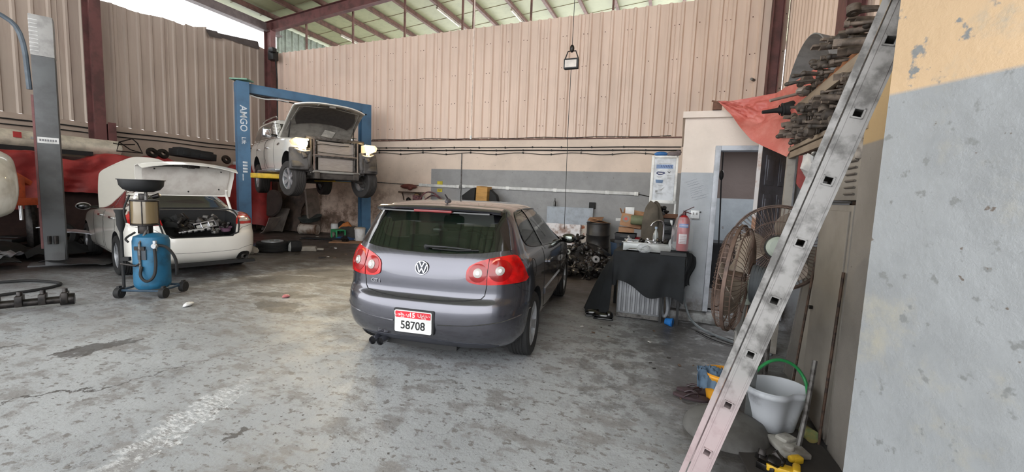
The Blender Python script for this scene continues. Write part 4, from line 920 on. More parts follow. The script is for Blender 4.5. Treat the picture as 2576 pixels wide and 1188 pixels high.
b = B(); b.prism([(-.135, -.16), (.135, -.16), (.135, .10), (-.135, .10)], 2, .02, 3.55); b.box((0, 0, .012), (.66, .5, .024)); b.add([(-.12, -.16, .02), (.12, -.16, .02), (.12, -.30, .02), (-.12, -.30, .02), (-.12, -.16, .42), (.12, -.16, .42)], [(0, 3, 4), (1, 5, 2), (3, 2, 5, 4), (0, 1, 2, 3), (0, 4, 5, 1)]); b.build('post', GLF, gl, bevel=.004)
b = B(); b.box((0, -.03, 3.88), (.28, .27, .66)); b.build('top_cover', GLT, gl, bevel=.01)
b = B(); 
for k in range(9): b.box((-.09, -.158, 3.62+.062*k), (.10, .012, .028), rot=(.3, 0, 0))
b.build('vent_slat', WHT, gl)
b = B(); b.box((0, -.163, 2.16), (.25, .006, .10)); lb = b.build('label_band', WHT, gl)
b = B()
for k in range(7): b.box((-.09+.03*k, -.1665, 2.16), (.022, .002, .035))
b.build('label_letters', mat('label_grey', (120, 120, 124), .6), lb)
b = B(); b.box((-.152, -.05, 1.6), (.03, .2, 2.6)); b.build('side_channel', mat('channel_red', (120, 74, 74), .6), gl)
b = B(); b.tube([(.02, -.20, .52), (.02, -.20, .38)], .03); b.tube([(-.06, -.2, .52), (-.06, -.2, .38)], .025); b.build('anchor_bolt', OILY, gl)
b = B(); b.tube([(-.19, 0, 3.0), (-.22, 0, 3.9), (-.42, -.02, 4.15), (-1.2, -.1, 4.35), (-2.2, -.1, 4.4)], .035, smooth=2); b.build('hydraulic_pipe', mat('pipe_blue_grey', (88, 98, 108), .6), gl)
# white car at the left edge, raised
wc = thing('parked_car', 'rear corner of a raised white car at the left edge of the floor', 'car', (-11.35, 2.52, .84), R(-100))
K = [(.12, -.6, 3.2, .70, .5, 3, .6, 3), (.2, -.80, 3.3, .84, .55, 3, .6, 3), (.35, -.86, 3.4, .90, .55, 2.9, .7, 2.8), (.55, -.87, 3.42, .92, .55, 2.9, .7, 2.8), (.75, -.84, 3.38, .915, .52, 3, .7, 2.8), (.95, -.78, 3.2, .90, .5, 3, .7, 2.8), (1.1, -.70, 2.4, .85, .45, 3.2, .6, 2.8), (1.4, -.45, 1.9, .72, .4, 3.2, .6, 2.8), (1.55, -.3, 1.5, .60, .4, 3, .5, 2.6), (1.6, 0, 1.0, .3, .2, 2.5, .3, 2.4)]
bd = shell(K, 4).build('body', [mat('old_white_paint', (196, 192, 180), .4, col2=(176, 170, 156), coat=.6), DRK], wc, ang=60)
C4 = Car(wc, BVHTree.FromPolygons([v.co.copy() for v in bd.data.vertices], [tuple(p.vertices) for p in bd.data.polygons]))
for sg in (-1, 1):
    C4.patch('tail_lamp', [(sg*.62, .80), (sg*.86, .82), (sg*.84, 1.02), (sg*.66, 1.0)][::sg], 1, -1, REDL, off=.01); wheel(wc, sg*.80, 0, .12, .31, .2, .2, 5, sg)
    C4.seam('bumper_gap', [(sg*.2, .62), (sg*.6, .64), (sg*.85, .70)], 1, -1, SEAM)
C4.patch('rear_window', [(-.6, 1.12), (.6, 1.12), (.5, 1.42), (-.5, 1.42)], 1, -1, GL2, off=.003)
b = B(); b.box((0, 1.2, .1), (1.3, 3.4, .2)); b.build('underbody', BLK, wc)
# cream bumper stored on the shelf
b = B(); sheet(b, lambda u, v: (-13.25+.16*sin(pi*v)*1+.12*u**6, 2.6+3.75*u, 2.10+.44*v*(1-.12*u)+.0*u), 40, 10, .02); bp = one(b, 'bumper_cover', mat('cream_plastic', (206, 196, 178), .5), 'long cream vehicle bumper cover lying on the shelf against the left wall', 'bumper')
b = B(); b.box((-13.05, 4.2, 2.12), (.06, 3.2, .10)); b.build('rubber_strip', BLK, bp); b = B(); b.box((-13.02, 3.9, 2.03), (.05, 2.6, .06)); b.build('light_strip', WHT, bp)
b = B(); b.box((-13.05, 4.58, 2.40), (.02, .12, .12)); b.build('red_badge', mat('badge_red', (170, 50, 50), .5), bp); b = B(); b.box((-13.05, 4.95, 2.36), (.02, .34, .05)); b.build('badge_plate', ALU, bp)
b = B(); b.lathe([(.001, .0), (.05, .0), (.07, .03)], M.Translation((-13.07, 6.1, 2.28)) @ M.Rotation(pi/2, 4, 'Y'), 20); b.build('lamp_hole', BLK, bp)
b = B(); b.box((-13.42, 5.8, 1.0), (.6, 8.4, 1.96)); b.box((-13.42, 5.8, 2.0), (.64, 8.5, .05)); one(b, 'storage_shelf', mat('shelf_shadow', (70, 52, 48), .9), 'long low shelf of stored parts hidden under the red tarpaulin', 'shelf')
# red tarpaulin over it, long wrinkled sheet
TARPL = mat('red_tarpaulin_rear', (166, 56, 54), .5, 0, col2=(136, 42, 42), ns=2.5, bump=.3)
def tp(u, v):
    y = 1.6+8.75*u; top = 2.08+.10*sin(y*2.1)+.06*sin(y*5.3+1); low = (.92-.3*sin(y*.9)) if y < 8.6 else .1+.25*(10.35-y)
    if y < 4.9: low = .85
    z = top+(low-top)*max(0, (v-.12))/.88; x = -12.86 if v > .12 else -13.25+.39*v/.12
    f = v*(.10*sin(y*4+2*sin(v*2+y))+.04*sin(y*10+v*3)); f += wr(y, v*2, 0, 1.3, .05)
    return (x+f+.12*v, y, z+wr(y, v*2, 5, 2, .03))
b = B(); sheet(b, tp, 180, 30, .006); one(b, 'red_tarpaulin', TARPL, 'long red tarpaulin hanging in folds along the left wall behind the white sedan', 'tarpaulin', ang=70)
# things on the tarp
b = B(); b.tube([(0, -.28, 0), (0, -.22, .22), (0, .05, .34), (0, .16, .24), (0, .26, .0)], .016, closed=True); b.tube([(0, -.22, .22), (0, .0, .06), (0, .26, 0)], .013); b.tube([(0, -.34, .18), (0, -.2, .16), (0, .1, .2)], .013)
one(b, 'bent_rack', OILY, 'bent black tube frame standing on the red tarpaulin near the left column', 'frame', loc=(-12.95, 6.5, 2.24), rot=(0, 0, 0))
b = B(); b.box((0, 0, .16), (.4, 1.05, .20)); b.box((0, .0, .28), (.34, .9, .06)); b.box((.21, -.3, .16), (.02, .2, .12)); b.box((.21, .2, .16), (.02, .3, .12)); one(b, 'engine_cover', DRK, 'black plastic cover lying on the red tarpaulin left of the blue lift', 'cover', loc=(-12.98, 8.0, 2.16), rot=(R(-4), 0, 0), bevel=.03)
for i, y in enumerate((6.95, 7.2, 8.9)):
    b = B(); b.lathe([(.05, -.03), (.13, -.03), (.14, 0), (.13, .03), (.05, .03), (.05, -.03)], n=20); one(b, 'brake_drum', OILY, ('dark round drum on the red tarpaulin beside the tube frame', 'dark round drum on the red tarpaulin left of the black cover', 'dark round drum on the red tarpaulin beside the blue post')[i], 'drum', loc=(-12.9, y, 2.27), rot=(0, R(70), 0))
b = B(); b.box((0, 0, .05), (.3, .55, .1)); one(b, 'storage_box', WHT, 'flat white box on the red tarpaulin behind the blue post', 'box', loc=(-12.95, 9.5, 2.14), rot=(0, 0, .1), bevel=.01)
# orange machine behind the grey post
om = thing('engine_crane', 'orange folded engine crane behind the grey lift column', 'crane', (-11.7, 4.15, 0), R(-60)); OR = mat('orange_paint', (206, 90, 50), .5)
b = B(); b.box((0, 0, 1.05), (.6, .14, .14)); b.box((.12, 0, 1.28), (.14, .12, .45)); b.box((.05, 0, 1.48), (.34, .1, .1), rot=(0, -.5, 0)); b.build('boom', OR, om, bevel=.01)
b = B(); b.box((-.1, 0, .5), (.12, .12, 1.0)); b.box((0, 0, .06), (1.0, .14, .12)); b.build('mast', OILY, om, bevel=.01); b = B(); b.cyl((.1, 0, .7), (.1, 0, 1.1), .03); b.build('ram', CHR, om)
# heaps of dark clutter at the foot of the left wall
LBJ = [('tyre', 'worn black tyre lying flat in the clutter left of the grey column', -11.2, 3.2), ('tyre', 'black tyre leaning on the clutter behind the grey column', -11.9, 4.65), ('tyre', 'black tyre lying flat beside the front of the white sedan', -12.45, 5.9)]
def tyre(b, r=.31, rr=.19, w=.2):
    h = w/2; b.lathe([(rr, -h*.7), (rr+.03, -h), (r-.03, -h), (r, -h*.6), (r, h*.6), (r-.03, h), (rr+.03, h), (rr, h*.7), (rr, -h*.7)], n=32)
for i, (n, lb, x, y) in enumerate(LBJ):
    b = B(); tyre(b); one(b, 'tyre', BLK, lb, 'tyre', loc=(x, y, .1 if i != 1 else .33), rot=(0 if i != 1 else R(75), .05*i, i))
rng = random.Random(11); NEAR = ['beside the grey column foot', 'under the red tarpaulin, left part', 'under the raised white car', 'in front of the storage shelf', 'between grey column and white sedan', 'at the left edge of the floor', 'behind the orange crane', 'beside the flat tyre']
SP = [(-10.6, 3.1), (-11.9, 3.5), (-10.9, 2.5), (-12.4, 4.6), (-11.1, 4.35), (-10.0, 2.3), (-12.2, 3.9), (-11.9, 2.7), (-11.4, 3.7), (-12.6, 5.3), (-12.55, 4.2), (-12.5, 6.6)]
for i, (x, y) in enumerate(SP):
    b = B(); k = i % 4
    if k == 0: sheet(b, lambda u, v: ((u-.5)*1.0, (v-.5)*.6, .10+.22*sin(pi*u)*sin(pi*v)+wr(u+i, v, 0, 4, .06)), 16, 12, .01); nm, ca, ad, ml = 'black_sheet', 'sheet', 'crumpled black plastic sheet', BLK
    elif k == 1: f_lump(i, 9, .22)(b); nm, ca, ad, ml = 'gearbox_casing', 'car part', 'dark greasy gearbox casing', OILY
    elif k == 2: b.box((0, 0, .12), (.9, .35, .20), rot=(0, .05, 0)); b.box((.1, 0, .26), (.5, .25, .08)); nm, ca, ad, ml = 'bumper_piece', 'bumper', 'black plastic bumper piece', DRK
    else: f_lump(i+30, 7, .16)(b); b.tube([(-.4, 0, .1), (0, .1, .2), (.5, 0, .1)], .03); nm, ca, ad, ml = 'axle_part', 'car part', 'rusty axle part', RUST
    z = {0: 0, 1: .12, 2: 0.02, 3: .09}[k]
    place = (NEAR+['lying behind the grey column', 'at the foot of the tarpaulin folds', 'beside the sedan front wheel', 'near the wall column foot'])[i]
    one(b, nm, ml, ad+' '+place, ca, loc=(x, y, z), rot=(0, 0, rng.uniform(0, 3)), bevel=.01 if k else 0)
b = B(); sheet(b, lambda u, v: ((u-.5)*1.2, (v-.5)*.22, .05+.10*u+wr(u, v, 0, 3, .04)), 12, 4, .015); one(b, 'trim_piece', ALU, 'pale bent trim strip lying on the dark clutter right of the grey column', 'trim', loc=(-11.0, 4.5, .42), rot=(0, .15, R(20)))
b = B(); sheet(b, lambda u, v: ((u-.5)*.8, (v-.5)*.3, .05+wr(u, v, 0, 5, .08)), 14, 6, .01); one(b, 'plastic_bag', mat('grey_plastic_bag', (150, 150, 156), .3), 'crumpled grey plastic bag left of the grey column foot', 'bag', loc=(-10.45, 3.25, .16), rot=(0, 0, R(-60)))
b = B(); sheet(b, lambda u, v: ((u-.5)*1.1, (v-.5)*.5, .03+wr(u, v, 0, 3, .05)), 14, 6, .01); one(b, 'flat_sheet', DRK, 'flat dark board lying between the grey column and the white sedan wheel', 'board', loc=(-9.75, 4.15, .05), rot=(0, 0, R(25)))
# ================================================================ conduits on the walls
for i, (z, r, lab) in enumerate(((2.87, .013, 'upper black conduit clipped along the rear wall'), (2.79, .015, 'middle black conduit clipped along the rear wall'), (2.70, .009, 'lowest thin black cable sagging along the rear wall'))):
    b = B(); n = 34; pts = [(-9.3+9.25*k/n, BY-.03, z+(.025*sin(k*1.1) if i == 2 else .004*sin(k*.7))) for k in range(n+1)]
    if i == 0: pts = [(-9.9, BY-.03, 3.05), (-9.5, BY-.03, 2.95)]+pts
    b.tube(pts, r, 8)
    for k in range(1, n, 3): b.box((pts[k][0], BY-.026, pts[k][2]), (.02, .045, .05))
    one(b, 'conduit', CABLE, lab, 'conduit')
for i, (z, lab) in enumerate(((2.78, 'upper black conduit along the left wall'), (2.66, 'lower black conduit along the left wall'))):
    b = B(); b.tube([(LX+.04, 1+9.9*k/30, z+.01*sin(k)) for k in range(31)], .016 if i == 0 else .013); one(b, 'conduit', CABLE, lab, 'conduit')
b = B(); b.tube([(-9.3+.25*k, BY-.05, 3.13+.012*sin(k*.9)) for k in range(37)], .008); one(b, 'cable', CABLE, 'thin cable along the lower edge of the ribbed partition', 'cable')
for x, z0, z1, lab in ((-6.05, 1.25, 2.70, 'grey vertical pipe dropping from the conduits at the left of the grey paint'),):
    b = B(); b.tube([(x, BY-.03, z1), (x, BY-.03, z0)], .014); one(b, 'pipe', GREYM, lab, 'pipe')
b = B(); b.tube([(-9.6, BY-.03, 1.80), (-8.5, BY-.03, 1.76), (-7.45, BY-.03, 1.72)], .012); one(b, 'conduit', GREYM, 'thin grey conduit running from the blue lift to the short white trunking', 'conduit')
for x0, x1, z0, z1, lab in ((-7.45, -6.15, 1.74, 1.725, 'short white cable trunking on the rear wall'), (-5.95, -1.02, 1.745, 1.70, 'long white cable trunking on the grey rear wall')):
    t = thing('cable_trunking', lab, 'trunking', (0, 0, 0)); b = B(); L = x1-x0
    b.box(((x0+x1)/2, BY-.03, (z0+z1)/2), (L, .05, .08), rot=(0, math.atan2(z0-z1, L), 0)); b.build('channel', WHT, t, bevel=.006)
    for k in range(0, int(L/1.4)+2):
        x = min(x0+k*1.4, x1); f = (x-x0)/L; b = B(); b.box((x, BY-.035, z0+(z1-z0)*f), (.10, .06, .095)); b.build('joint_cover', mat('bright_white', (232, 232, 230), .4), t, bevel=.006)
b = B(); b.tube([(-1.02, BY-.03, 1.70), (-.7, BY-.03, 1.64), (-.3, BY-.03, 1.6)], .01); one(b, 'cable', CABLE, 'black cable from the end of the long trunking to the notice board', 'cable')
# signs
YS = mat('sign_yellow', (214, 196, 60), .5); KS = mat('sign_black', (30, 30, 28), .6)
def sign(x, z, lab, tri=True):
    b = B(); b.box((x, BY-.012, z), (.18, .012, .15)); b.box((x, BY-.012, z-.2), (.17, .012, .10)); s = one(b, 'warning_sign', YS, lab, 'sign')
    if tri: b = B(); b.prism([(x-.055, z-.05), (x+.055, z-.05), (x, z+.05)], 1, BY-.02, BY-.018); t = b.build('warning_triangle', KS, s); b = B(); b.prism([(x-.032, z-.037), (x+.032, z-.037), (x, z+.022)], 1, BY-.0215, BY-.02); b.build('triangle_field', YS, t)
    b = B(); 
    for k in range(3): b.box((x, BY-.02, z-.175-.022*k), (.12-.02*k, .003, .008))
    b.build('sign_text', KS, s)
sign(-9.3, 1.90, 'yellow warning sign with a black triangle, beside the blue post'); sign(-6.78, 1.80, 'yellow sign partly behind the short white trunking', False)
# items along the rear wall
b = B(); b.box((0, 0, 0), (.85, .2, .04)); b.cyl((-.35, 0, 0), (-.35, .1, -.25), .015); b.cyl((.3, 0, 0), (.3, .1, -.25), .015); one(b, 'wall_bracket', RUST, 'rusty bracket shelf on the cream wall above the hatchback roof', 'bracket', loc=(-7.7, BY-.14, 1.50))
for i, (x, z, s, m, lb) in enumerate(((-7.85, 1.68, .13, mat('red_boot', (110, 58, 50), .7), 'dark red rag bundle on the rusty wall bracket'), (-7.55, 1.36, .11, mat('tan_bag', (176, 140, 104), .8), 'tan bag hanging below the rusty wall bracket'), (-7.85, 1.25, .08, OILY, 'dark tool hanging at the left of the rusty bracket'), (-7.35, 1.30, .09, WHT, 'white cup hanging at the right of the rusty bracket'))):
    b = B(); b.ell((0, 0, 0), (s*(2.4 if i == 0 else 1), .07, s*(.6 if i == 0 else 1.2)), 14); b.ell((s*.5, -.02, -s*.3), (s*.7, .06, s*.6), 12); one(b, ('rag', 'bag', 'tool', 'cup')[i], m, lb, ('rag', 'bag', 'tool', 'cup')[i], loc=(x, BY-.09, z))
wk = thing('work_table', 'workbench against the rear wall hidden behind the hatchback', 'table', (-5.8, 10.85, 0)); b = B(); b.box((0, 0, 1.18), (3.6, .6, .06)); b.build('tabletop', RUST, wk)
for sx in (-1.7, 1.7):
    for sy in (-.25, .25): b = B(); b.box((sx, sy, .575), (.06, .06, 1.15)); b.build('leg', RUST, wk)
b = B(); b.tube([(-.4, 0, .1), (-.25, 0, .30), (.05, 0, .32), (.3, 0, .15), (.4, 0, .05)], .022, smooth=2); b.tube([(-.3, .1, .08), (0, .1, .26), (.35, .1, .06)], .02, smooth=2); b.box((-.5, 0, .1), (.2, .2, .2)); one(b, 'wiring_harness', mat('pinkish_cable', (128, 84, 88), .7, col2=(50, 40, 44), ns=20), 'coil of pinkish cable above the hatchback roof aerial', 'cable', loc=(-6.85, 10.85, 1.22))
b = B(); b.box((0, 0, .27), (.34, .3, .52), rot=(.05, .06, 0)); one(b, 'wooden_box', mat('yellow_wood', (188, 142, 78), .7, ns=3, stretch=(1, 1, 8)), 'yellowish wooden box standing upright above the hatchback roof', 'box', loc=(-5.12, 10.8, 1.22), bevel=.008)
b = B(); b.prism([(-.25, 0), (.1, 0), (.14, .5), (-.02, .45), (-.3, .25)], 1, -.1, .1); one(b, 'black_bag', BLK, 'black bag leaning at the left of the yellowish wooden box', 'bag', loc=(-5.45, 10.75, 1.22), bevel=.03)
b = B(); b.prism([(-.1, 0), (.2, 0), (.12, .3), (-.08, .46)], 1, -.1, .1); one(b, 'black_bag', BLK, 'black bag leaning at the right of the yellowish wooden box', 'bag', loc=(-4.8, 10.75, 1.22), bevel=.03)
b = B(); b.lathe([(.001, 0), (.03, 0), (.032, .12), (.014, .16), (.014, .22), (.001, .22)], n=16); one(b, 'small_bottle', BLKG, 'small dark bottle standing on the leaning grey board', 'bottle', loc=(-3.12, BY-.12, 1.285))
b = B(); b.box((0, 0, 0), (.17, .05, .17)); b.box((.03, -.03, -.03), (.1, .02, .12)); one(b, 'wall_box', BLK, 'small black switch box on the grey wall above the black drum', 'switch box', loc=(-2.12, BY-.03, 1.35), bevel=.01)
b = B(); b.box((-2.7, BY-.10, 1.04), (1.25, .06, .48)); one(b, 'painted_board', mat('pale_board', (166, 174, 184), .6, col2=(150, 156, 164)), 'pale blue grey board on the rear wall behind the parts pile', 'board')
b = B(); b.box((-2.85, BY-.20, .44), (1.0, .03, .78), rot=(R(-6), 0, 0)); b.box((-2.37, BY-.23, .44), (.02, .05, .80), rot=(R(-6), 0, 0)); one(b, 'scrap_sheet', mat('scraped_steel', (150, 146, 144), .35, .5, col2=(92, 72, 62), ns=4), 'scraped metal panel leaning on the wall behind the hatchback mirror', 'panel')
b = B(); b.box((-2.22, BY-.15, .42), (.30, .03, .82), rot=(R(-3), 0, 0)); one(b, 'scrap_sheet', mat('cream_peeling', (196, 184, 172), .7, col2=(150, 84, 54), ns=5, lo=.5, hi=.56), 'cream panel with orange rust patches beside the black drum', 'panel')
b = B(); b.box((-1.42, BY-.01, 1.02), (.15, .02, .07)); one(b, 'wall_label', WHT, 'small white label on the grey wall right of the black drum', 'label')
# black drum
dr = thing('oil_drum', 'black steel drum with cardboard on top, beside the parts pile', 'drum', (-1.86, 10.75, 0)); b = B(); pf = [(.001, .0), (.285, 0), (.295, .02)]
for z in (.31, .62): pf += [(.285, z-.03), (.30, z-.01), (.30, z+.01), (.285, z+.03)]
pf += [(.285, .90), (.297, .915), (.297, .935), (.285, .94), (.275, .91), (.001, .91)]; b.lathe(pf, n=36); b.build('barrel', mat('drum_black', (38, 37, 38), .45, .2, col2=(54, 50, 48), ns=5), dr)
for i, (dx, dy, a, rr, lb) in enumerate(((0, 0, .2, .1, 'flat brown cardboard sheet lying on the black drum'), (.06, -.05, .8, .25, 'tilted cardboard flap on top of the black drum'), (-.08, .03, 1.6, -.2, 'smaller cardboard scrap sticking up from the black drum'))):
    b = B(); b.box((0, 0, 0), (.44-.05*i, .36, .012), rot=(rr*.4, rr, 0)); one(b, 'cardboard_sheet', CARD, lb, 'cardboard', loc=(-1.86+dx, 10.75+dy, .955+.035*i), rot=(0, 0, a))
bk = thing('blue_bucket', 'dark blue bucket in the corner behind the covered machine', 'bucket', (-1.25, 10.3, 0)); b = B(); b.lathe([(.001, 0), (.17, 0), (.21, .50), (.225, .50), (.225, .52), (.2, .52), (.165, .02), (.001, .02)], n=28); b.build('pail', mat('blue_plastic_dark', (40, 62, 88), .6), bk)
b = B(); b.lathe([(.001, .515), (.20, .515), (.23, .56), (.23, .58), (.001, .58)], n=28); b.build('lid', BLK, bk)
# ================================================================ pile of shafts and arms by the rear wall
def cv(b, L=.55, r=.045):  # drive shaft with boots
    b.cyl((-L/2, 0, 0), (L/2, 0, 0), .013, n=8)
    for s in (-1, 1):
        pf = [(.014, 0), (.03, .02), (.025, .03), (.04, .045), (.032, .055), (.05, .07), (.055, .10), (.05, .13), (.018, .15), (.015, .20), (.001, .2)]; b.lathe(pf, M.Translation((s*(L/2-.14), 0, 0)) @ M.Rotation(s*pi/2, 4, 'Y'), 12)
def arm(b, L=.4):
    b.tube([(-L/2, 0, 0), (-L*.1, .05, .02), (L/2, 0, 0)], [.026, .02, .026], 8, smooth=1)
    for s in (-1, 1): b.cyl((s*L/2, 0, -.028), (s*L/2, 0, .028), .042, n=14); b.cyl((s*L/2, 0, -.034), (s*L/2, 0, .034), .016, n=10)
def shock(b, L=.5):
    b.cyl((-L/2, 0, 0), (0, 0, 0), .032, n=12); b.cyl((0, 0, 0), (L/2, 0, 0), .012, n=8); b.cyl((-L/2-.03, 0, -.02), (-L/2-.03, 0, .02), .026, n=12); b.cyl((L/2, 0, 0), (L/2-.12, 0, 0), .038, .038, n=12)
def ball(b, r=.06): b.lathe([(.001, -r), (r*.8, -r*.7), (r, 0), (r*.8, r*.6), (r*.45, r*.8), (r*.4, r*1.6), (r*.2, r*1.7), (r*.2, r*.7), (.001, r*.7)], n=16)
def protos(ms):
    out = []
    for nm, f, mm in (('drive_shaft', cv, ms[0]), ('suspension_arm', arm, ms[1]), ('shock_absorber', shock, ms[2]), ('joint_cup', ball, ms[3])):
        b = B(); f(b); o = b.build(nm, mm); out.append(o)
    return out
DARKP = [mat('shaft_black', (34, 32, 32), .3, .3, col2=(60, 56, 54), ns=12), mat('arm_black', (44, 41, 40), .38, .4, col2=(24, 23, 23), ns=12), mat('shock_dark', (50, 46, 44), .4, .4, col2=(28, 26, 26)), mat('cup_dark', (62, 58, 56), .3, .6, col2=(36, 34, 34))]
def scatter(pr, place, n, seed, group, labels, first_used):
    rg = random.Random(seed)
    for i in range(n):
        k = rg.choices(range(4), (5, 3, 2, 4))[0]; src = pr[k]
        o = src.copy(); COL.objects.link(o)
        loc, rot, sc = place(i, rg); o.location = loc; o.rotation_euler = rot; o.scale = (sc, sc, sc); tag(o, labels[k], ('drive shaft', 'suspension arm', 'shock absorber', 'joint')[k], group[k])
pr1 = protos(DARKP)
def pl1(i, rg):
    u, v = rg.random(), rg.random(); x = -2.75+1.45*u; yb = 9.9-1.85*v
    h = max(0, .62*(1-abs(x+2.1)/1.0))*max(0, (1-(max(0, 9.6-yb))/1.9)); z = .05+h*(i/110)*1.0+.02*rg.random()
    return (x, yb, z), (rg.uniform(-.5, .5), rg.uniform(-.5, .5), rg.uniform(0, 6.3)), rg.uniform(1.0, 1.4)
scatter(pr1, pl1, 110, 7, ['drive shafts in the pile by the rear wall', 'suspension arms in the pile by the rear wall', 'shock absorbers in the pile by the rear wall', 'joint cups in the pile by the rear wall'],
        ['black drive shaft in the dark heap of parts right of the hatchback', 'black suspension arm in the dark heap of parts right of the hatchback', 'dark shock absorber in the dark heap of parts right of the hatchback', 'round steel joint cup in the dark heap of parts right of the hatchback'], 0)
for o in pr1: bpy.data.objects.remove(o)
b = B(); sheet(b, lambda u, v: (-2.75+1.5*u, 8.4+1.7*v, .01+.46*max(0, sin(pi*u))**.7*min(1, v*1.1)**1.2), 26, 20, .01); tag(b.build('parts_heap', DARKP[1]), 'dark mound of small worn parts filling the core of the heap right of the hatchback', 'parts', kind='stuff')
b = B(); b.lathe([(.03, -.03), (.075, -.03), (.08, 0), (.075, .03), (.03, .03), (.03, -.03)], n=24); one(b, 'bearing_ring', SILV, 'bright silver bearing ring lying at the right side of the parts heap', 'bearing', loc=(-1.5, 8.6, .30), rot=(R(70), .2, .4))
b = B(); b.lathe([(.03, -.02), (.06, -.02), (.065, 0), (.06, .02), (.03, .02), (.03, -.02)], n=24); one(b, 'bearing_ring', SILV, 'bright silver bearing ring near the hatchback side of the parts heap', 'bearing', loc=(-2.1, 8.62, .40), rot=(R(60), -.3, .4))
# ================================================================ oil drainer
od = thing('oil_drainer', 'blue wheeled waste oil drainer with a black pan, in front of the white sedan', 'oil drainer', (-6.60, 3.50, 0), R(28)); OB = mat('drainer_blue', (32, 96, 130), .5, .1, col2=(26, 66, 88), ns=5, lo=.42, hi=.75)
b = B(); b.lathe([(.001, .10), (.17, .10), (.195, .14), (.2, .17), (.2, .74), (.185, .80), (.10, .84), (.001, .85)], n=36); b.build('tank', OB, od)
b = B(); b.tube([(-.26, -.22, .10), (.24, -.22, .10), (.24, .2, .10), (-.26, .2, .10)], .016, closed=True); b.build('base_frame', mat('frame_dark_blue', (44, 66, 84), .6), od)
for x, y in ((-.26, -.22), (.26, -.20), (-.26, .2), (.26, .2)): b = B(); b.cyl((x-.03, y, .07), (x+.03, y, .07), .07, n=20); b.cyl((x-.034, y, .07), (x+.034, y, .07), .025, n=10); b.box((x, y, .12), (.03, .05, .08)); b.build('caster', BLK, od)
b = B(); b.tube([(.0, -.06, .80), (.0, -.06, 1.48)], .019); b.tube([(0, -.215, .36), (0, -.215, .72), (.0, -.06, .9)], .014, smooth=0); b.build('column_tube', GREYM, od)
b = B(); b.lathe([(.13, .0), (.145, .01), (.145, .30), (.13, .30), (.13, .0)], M.Translation((-.05, -.02, .97)), 28); b.build('measuring_jar', glassm('amber_glass', (122, 106, 78), .88, .2), od)
b = B(); b.lathe([(.001, .0), (.155, 0), (.155, .02), (.001, .02)], M.Translation((-.05, -.02, .95)), 28); b.lathe([(.001, .0), (.155, 0), (.155, .02), (.001, .02)], M.Translation((-.05, -.02, 1.27)), 28)
for a in range(4): b.cyl((-.05+.15*cos(a*pi/2+.4), -.02+.15*sin(a*pi/2+.4), .95), (-.05+.15*cos(a*pi/2+.4), -.02+.15*sin(a*pi/2+.4), 1.28), .007, n=8)
b.cyl((-.05, -.02, .84), (-.05, -.02, .96), .08, n=16); b.cyl((-.06, -.02, 1.28), (-.06, -.02, 1.37), .05, n=12); b.cyl((.06, -.02, 1.33), (.14, -.02, 1.36), .03, n=12); b.build('jar_fittings', OILY, od, bevel=.003)
b = B(); b.lathe([(.001, 0), (.12, .0), (.19, .03), (.228, .08), (.238, .15), (.252, .152), (.252, .162), (.228, .160), (.215, .085), (.18, .04), (.09, .015), (.001, .012)], M.Translation((-.06, -.04, 1.395)), 36); b.build('drain_pan', DRK, od)
b = B(); b.tube([(-.21, -.12, .98), (-.23, -.14, 1.15), (-.17, -.1, 1.35)], .012, smooth=2); b.tube([(-.12, -.10, .86), (-.2, -.18, .78), (-.14, -.2, .74)], .013, smooth=2); b.build('suction_hose', BLK, od)
b = B(); b.tube([(.02, -.22, .42), (.02, -.26, .30), (.10, -.27, .22), (.18, -.24, .28), (.19, -.21, .45), (.17, -.2, .66)], .018, smooth=2); b.build('delivery_hose', BLK, od)
b = B(); b.tube([(.16, -.14, .70), (.26, -.10, .68), (.34, -.06, .52), (.32, -.02, .34), (.30, 0, .28)], .018, smooth=2); b.build('outlet_hose', BLK, od)
b = B(); b.cyl((.15, -.16, .62), (.15, -.16, .76), .022, n=12); b.cyl((.15, -.19, .69), (.15, -.13, .69), .03, n=12); b.build('valve', ALU, od)
b = B(); b.box((0, -.21, .66), (.12, .03, .05)); b.tube([(-.24, -.20, .45), (-.05, -.22, .43), (0, -.22, .46)], .014); b.build('clamp', OILY, od)
b = B(); b.tube([(-.29, -.10, .10), (-.29, -.10, 1.0)], .018); b.lathe([(.02, .86), (.045, .95), (.05, 1.10), (.065, 1.14), (.065, 1.155), (.001, 1.155)], M.Translation((-.29, -.10, 0)), 18); b.box((-.25, -.1, .5), (.1, .05, .05)); b.build('funnel_holder', BLK, od)
b = B(); b.box((.02, -.205, .58), (.10, .012, .14)); b.build('gauge_plate', mat('plate_dark', (50, 60, 70), .4), od)
# ================================================================ floor items
b = B(); b.tube([(-9.2, 2.2, .02), (-8.9, 2.9, .02), (-8.75, 3.12, .02), (-8.25, 3.24, .02), (-8.05, 3.12, .02), (-7.95, 2.85, .02), (-7.95, 2.4, .02), (-8.0, 1.6, .02)], .02, smooth=3); one(b, 'rubber_hose', BLK, 'loop of black rubber hose on the floor at the left edge', 'hose')
b = B(); b.tube([(-.6, 0, 0), (.45, 0, 0)], .045, 12)
for k in range(6): x = -.5+.18*k; b.box((x, 0, .03), (.06, .16, .12)); b.cyl((x, .0, .0), (x, .02, .13), .025, n=10)
b.cyl((.36, 0, 0), (.48, 0, 0), .07, n=14); one(b, 'rocker_shaft', OILY, 'black oily rocker shaft lying on the floor at the left edge', 'engine part', loc=(-6.95, 2.32, .09), rot=(0, 0, R(62)), bevel=.006)
wl = thing('spare_wheel', 'loose alloy wheel lying flat behind the white sedan', 'wheel', (-8.85, 7.15, .12)); wheel(wl, 0, 0, 0, .34, .22, .235, 5, 1).rotation_euler = (0, R(-90), 0)
for o in wl.children[0].children: o.scale = (1.45, 1, 1)
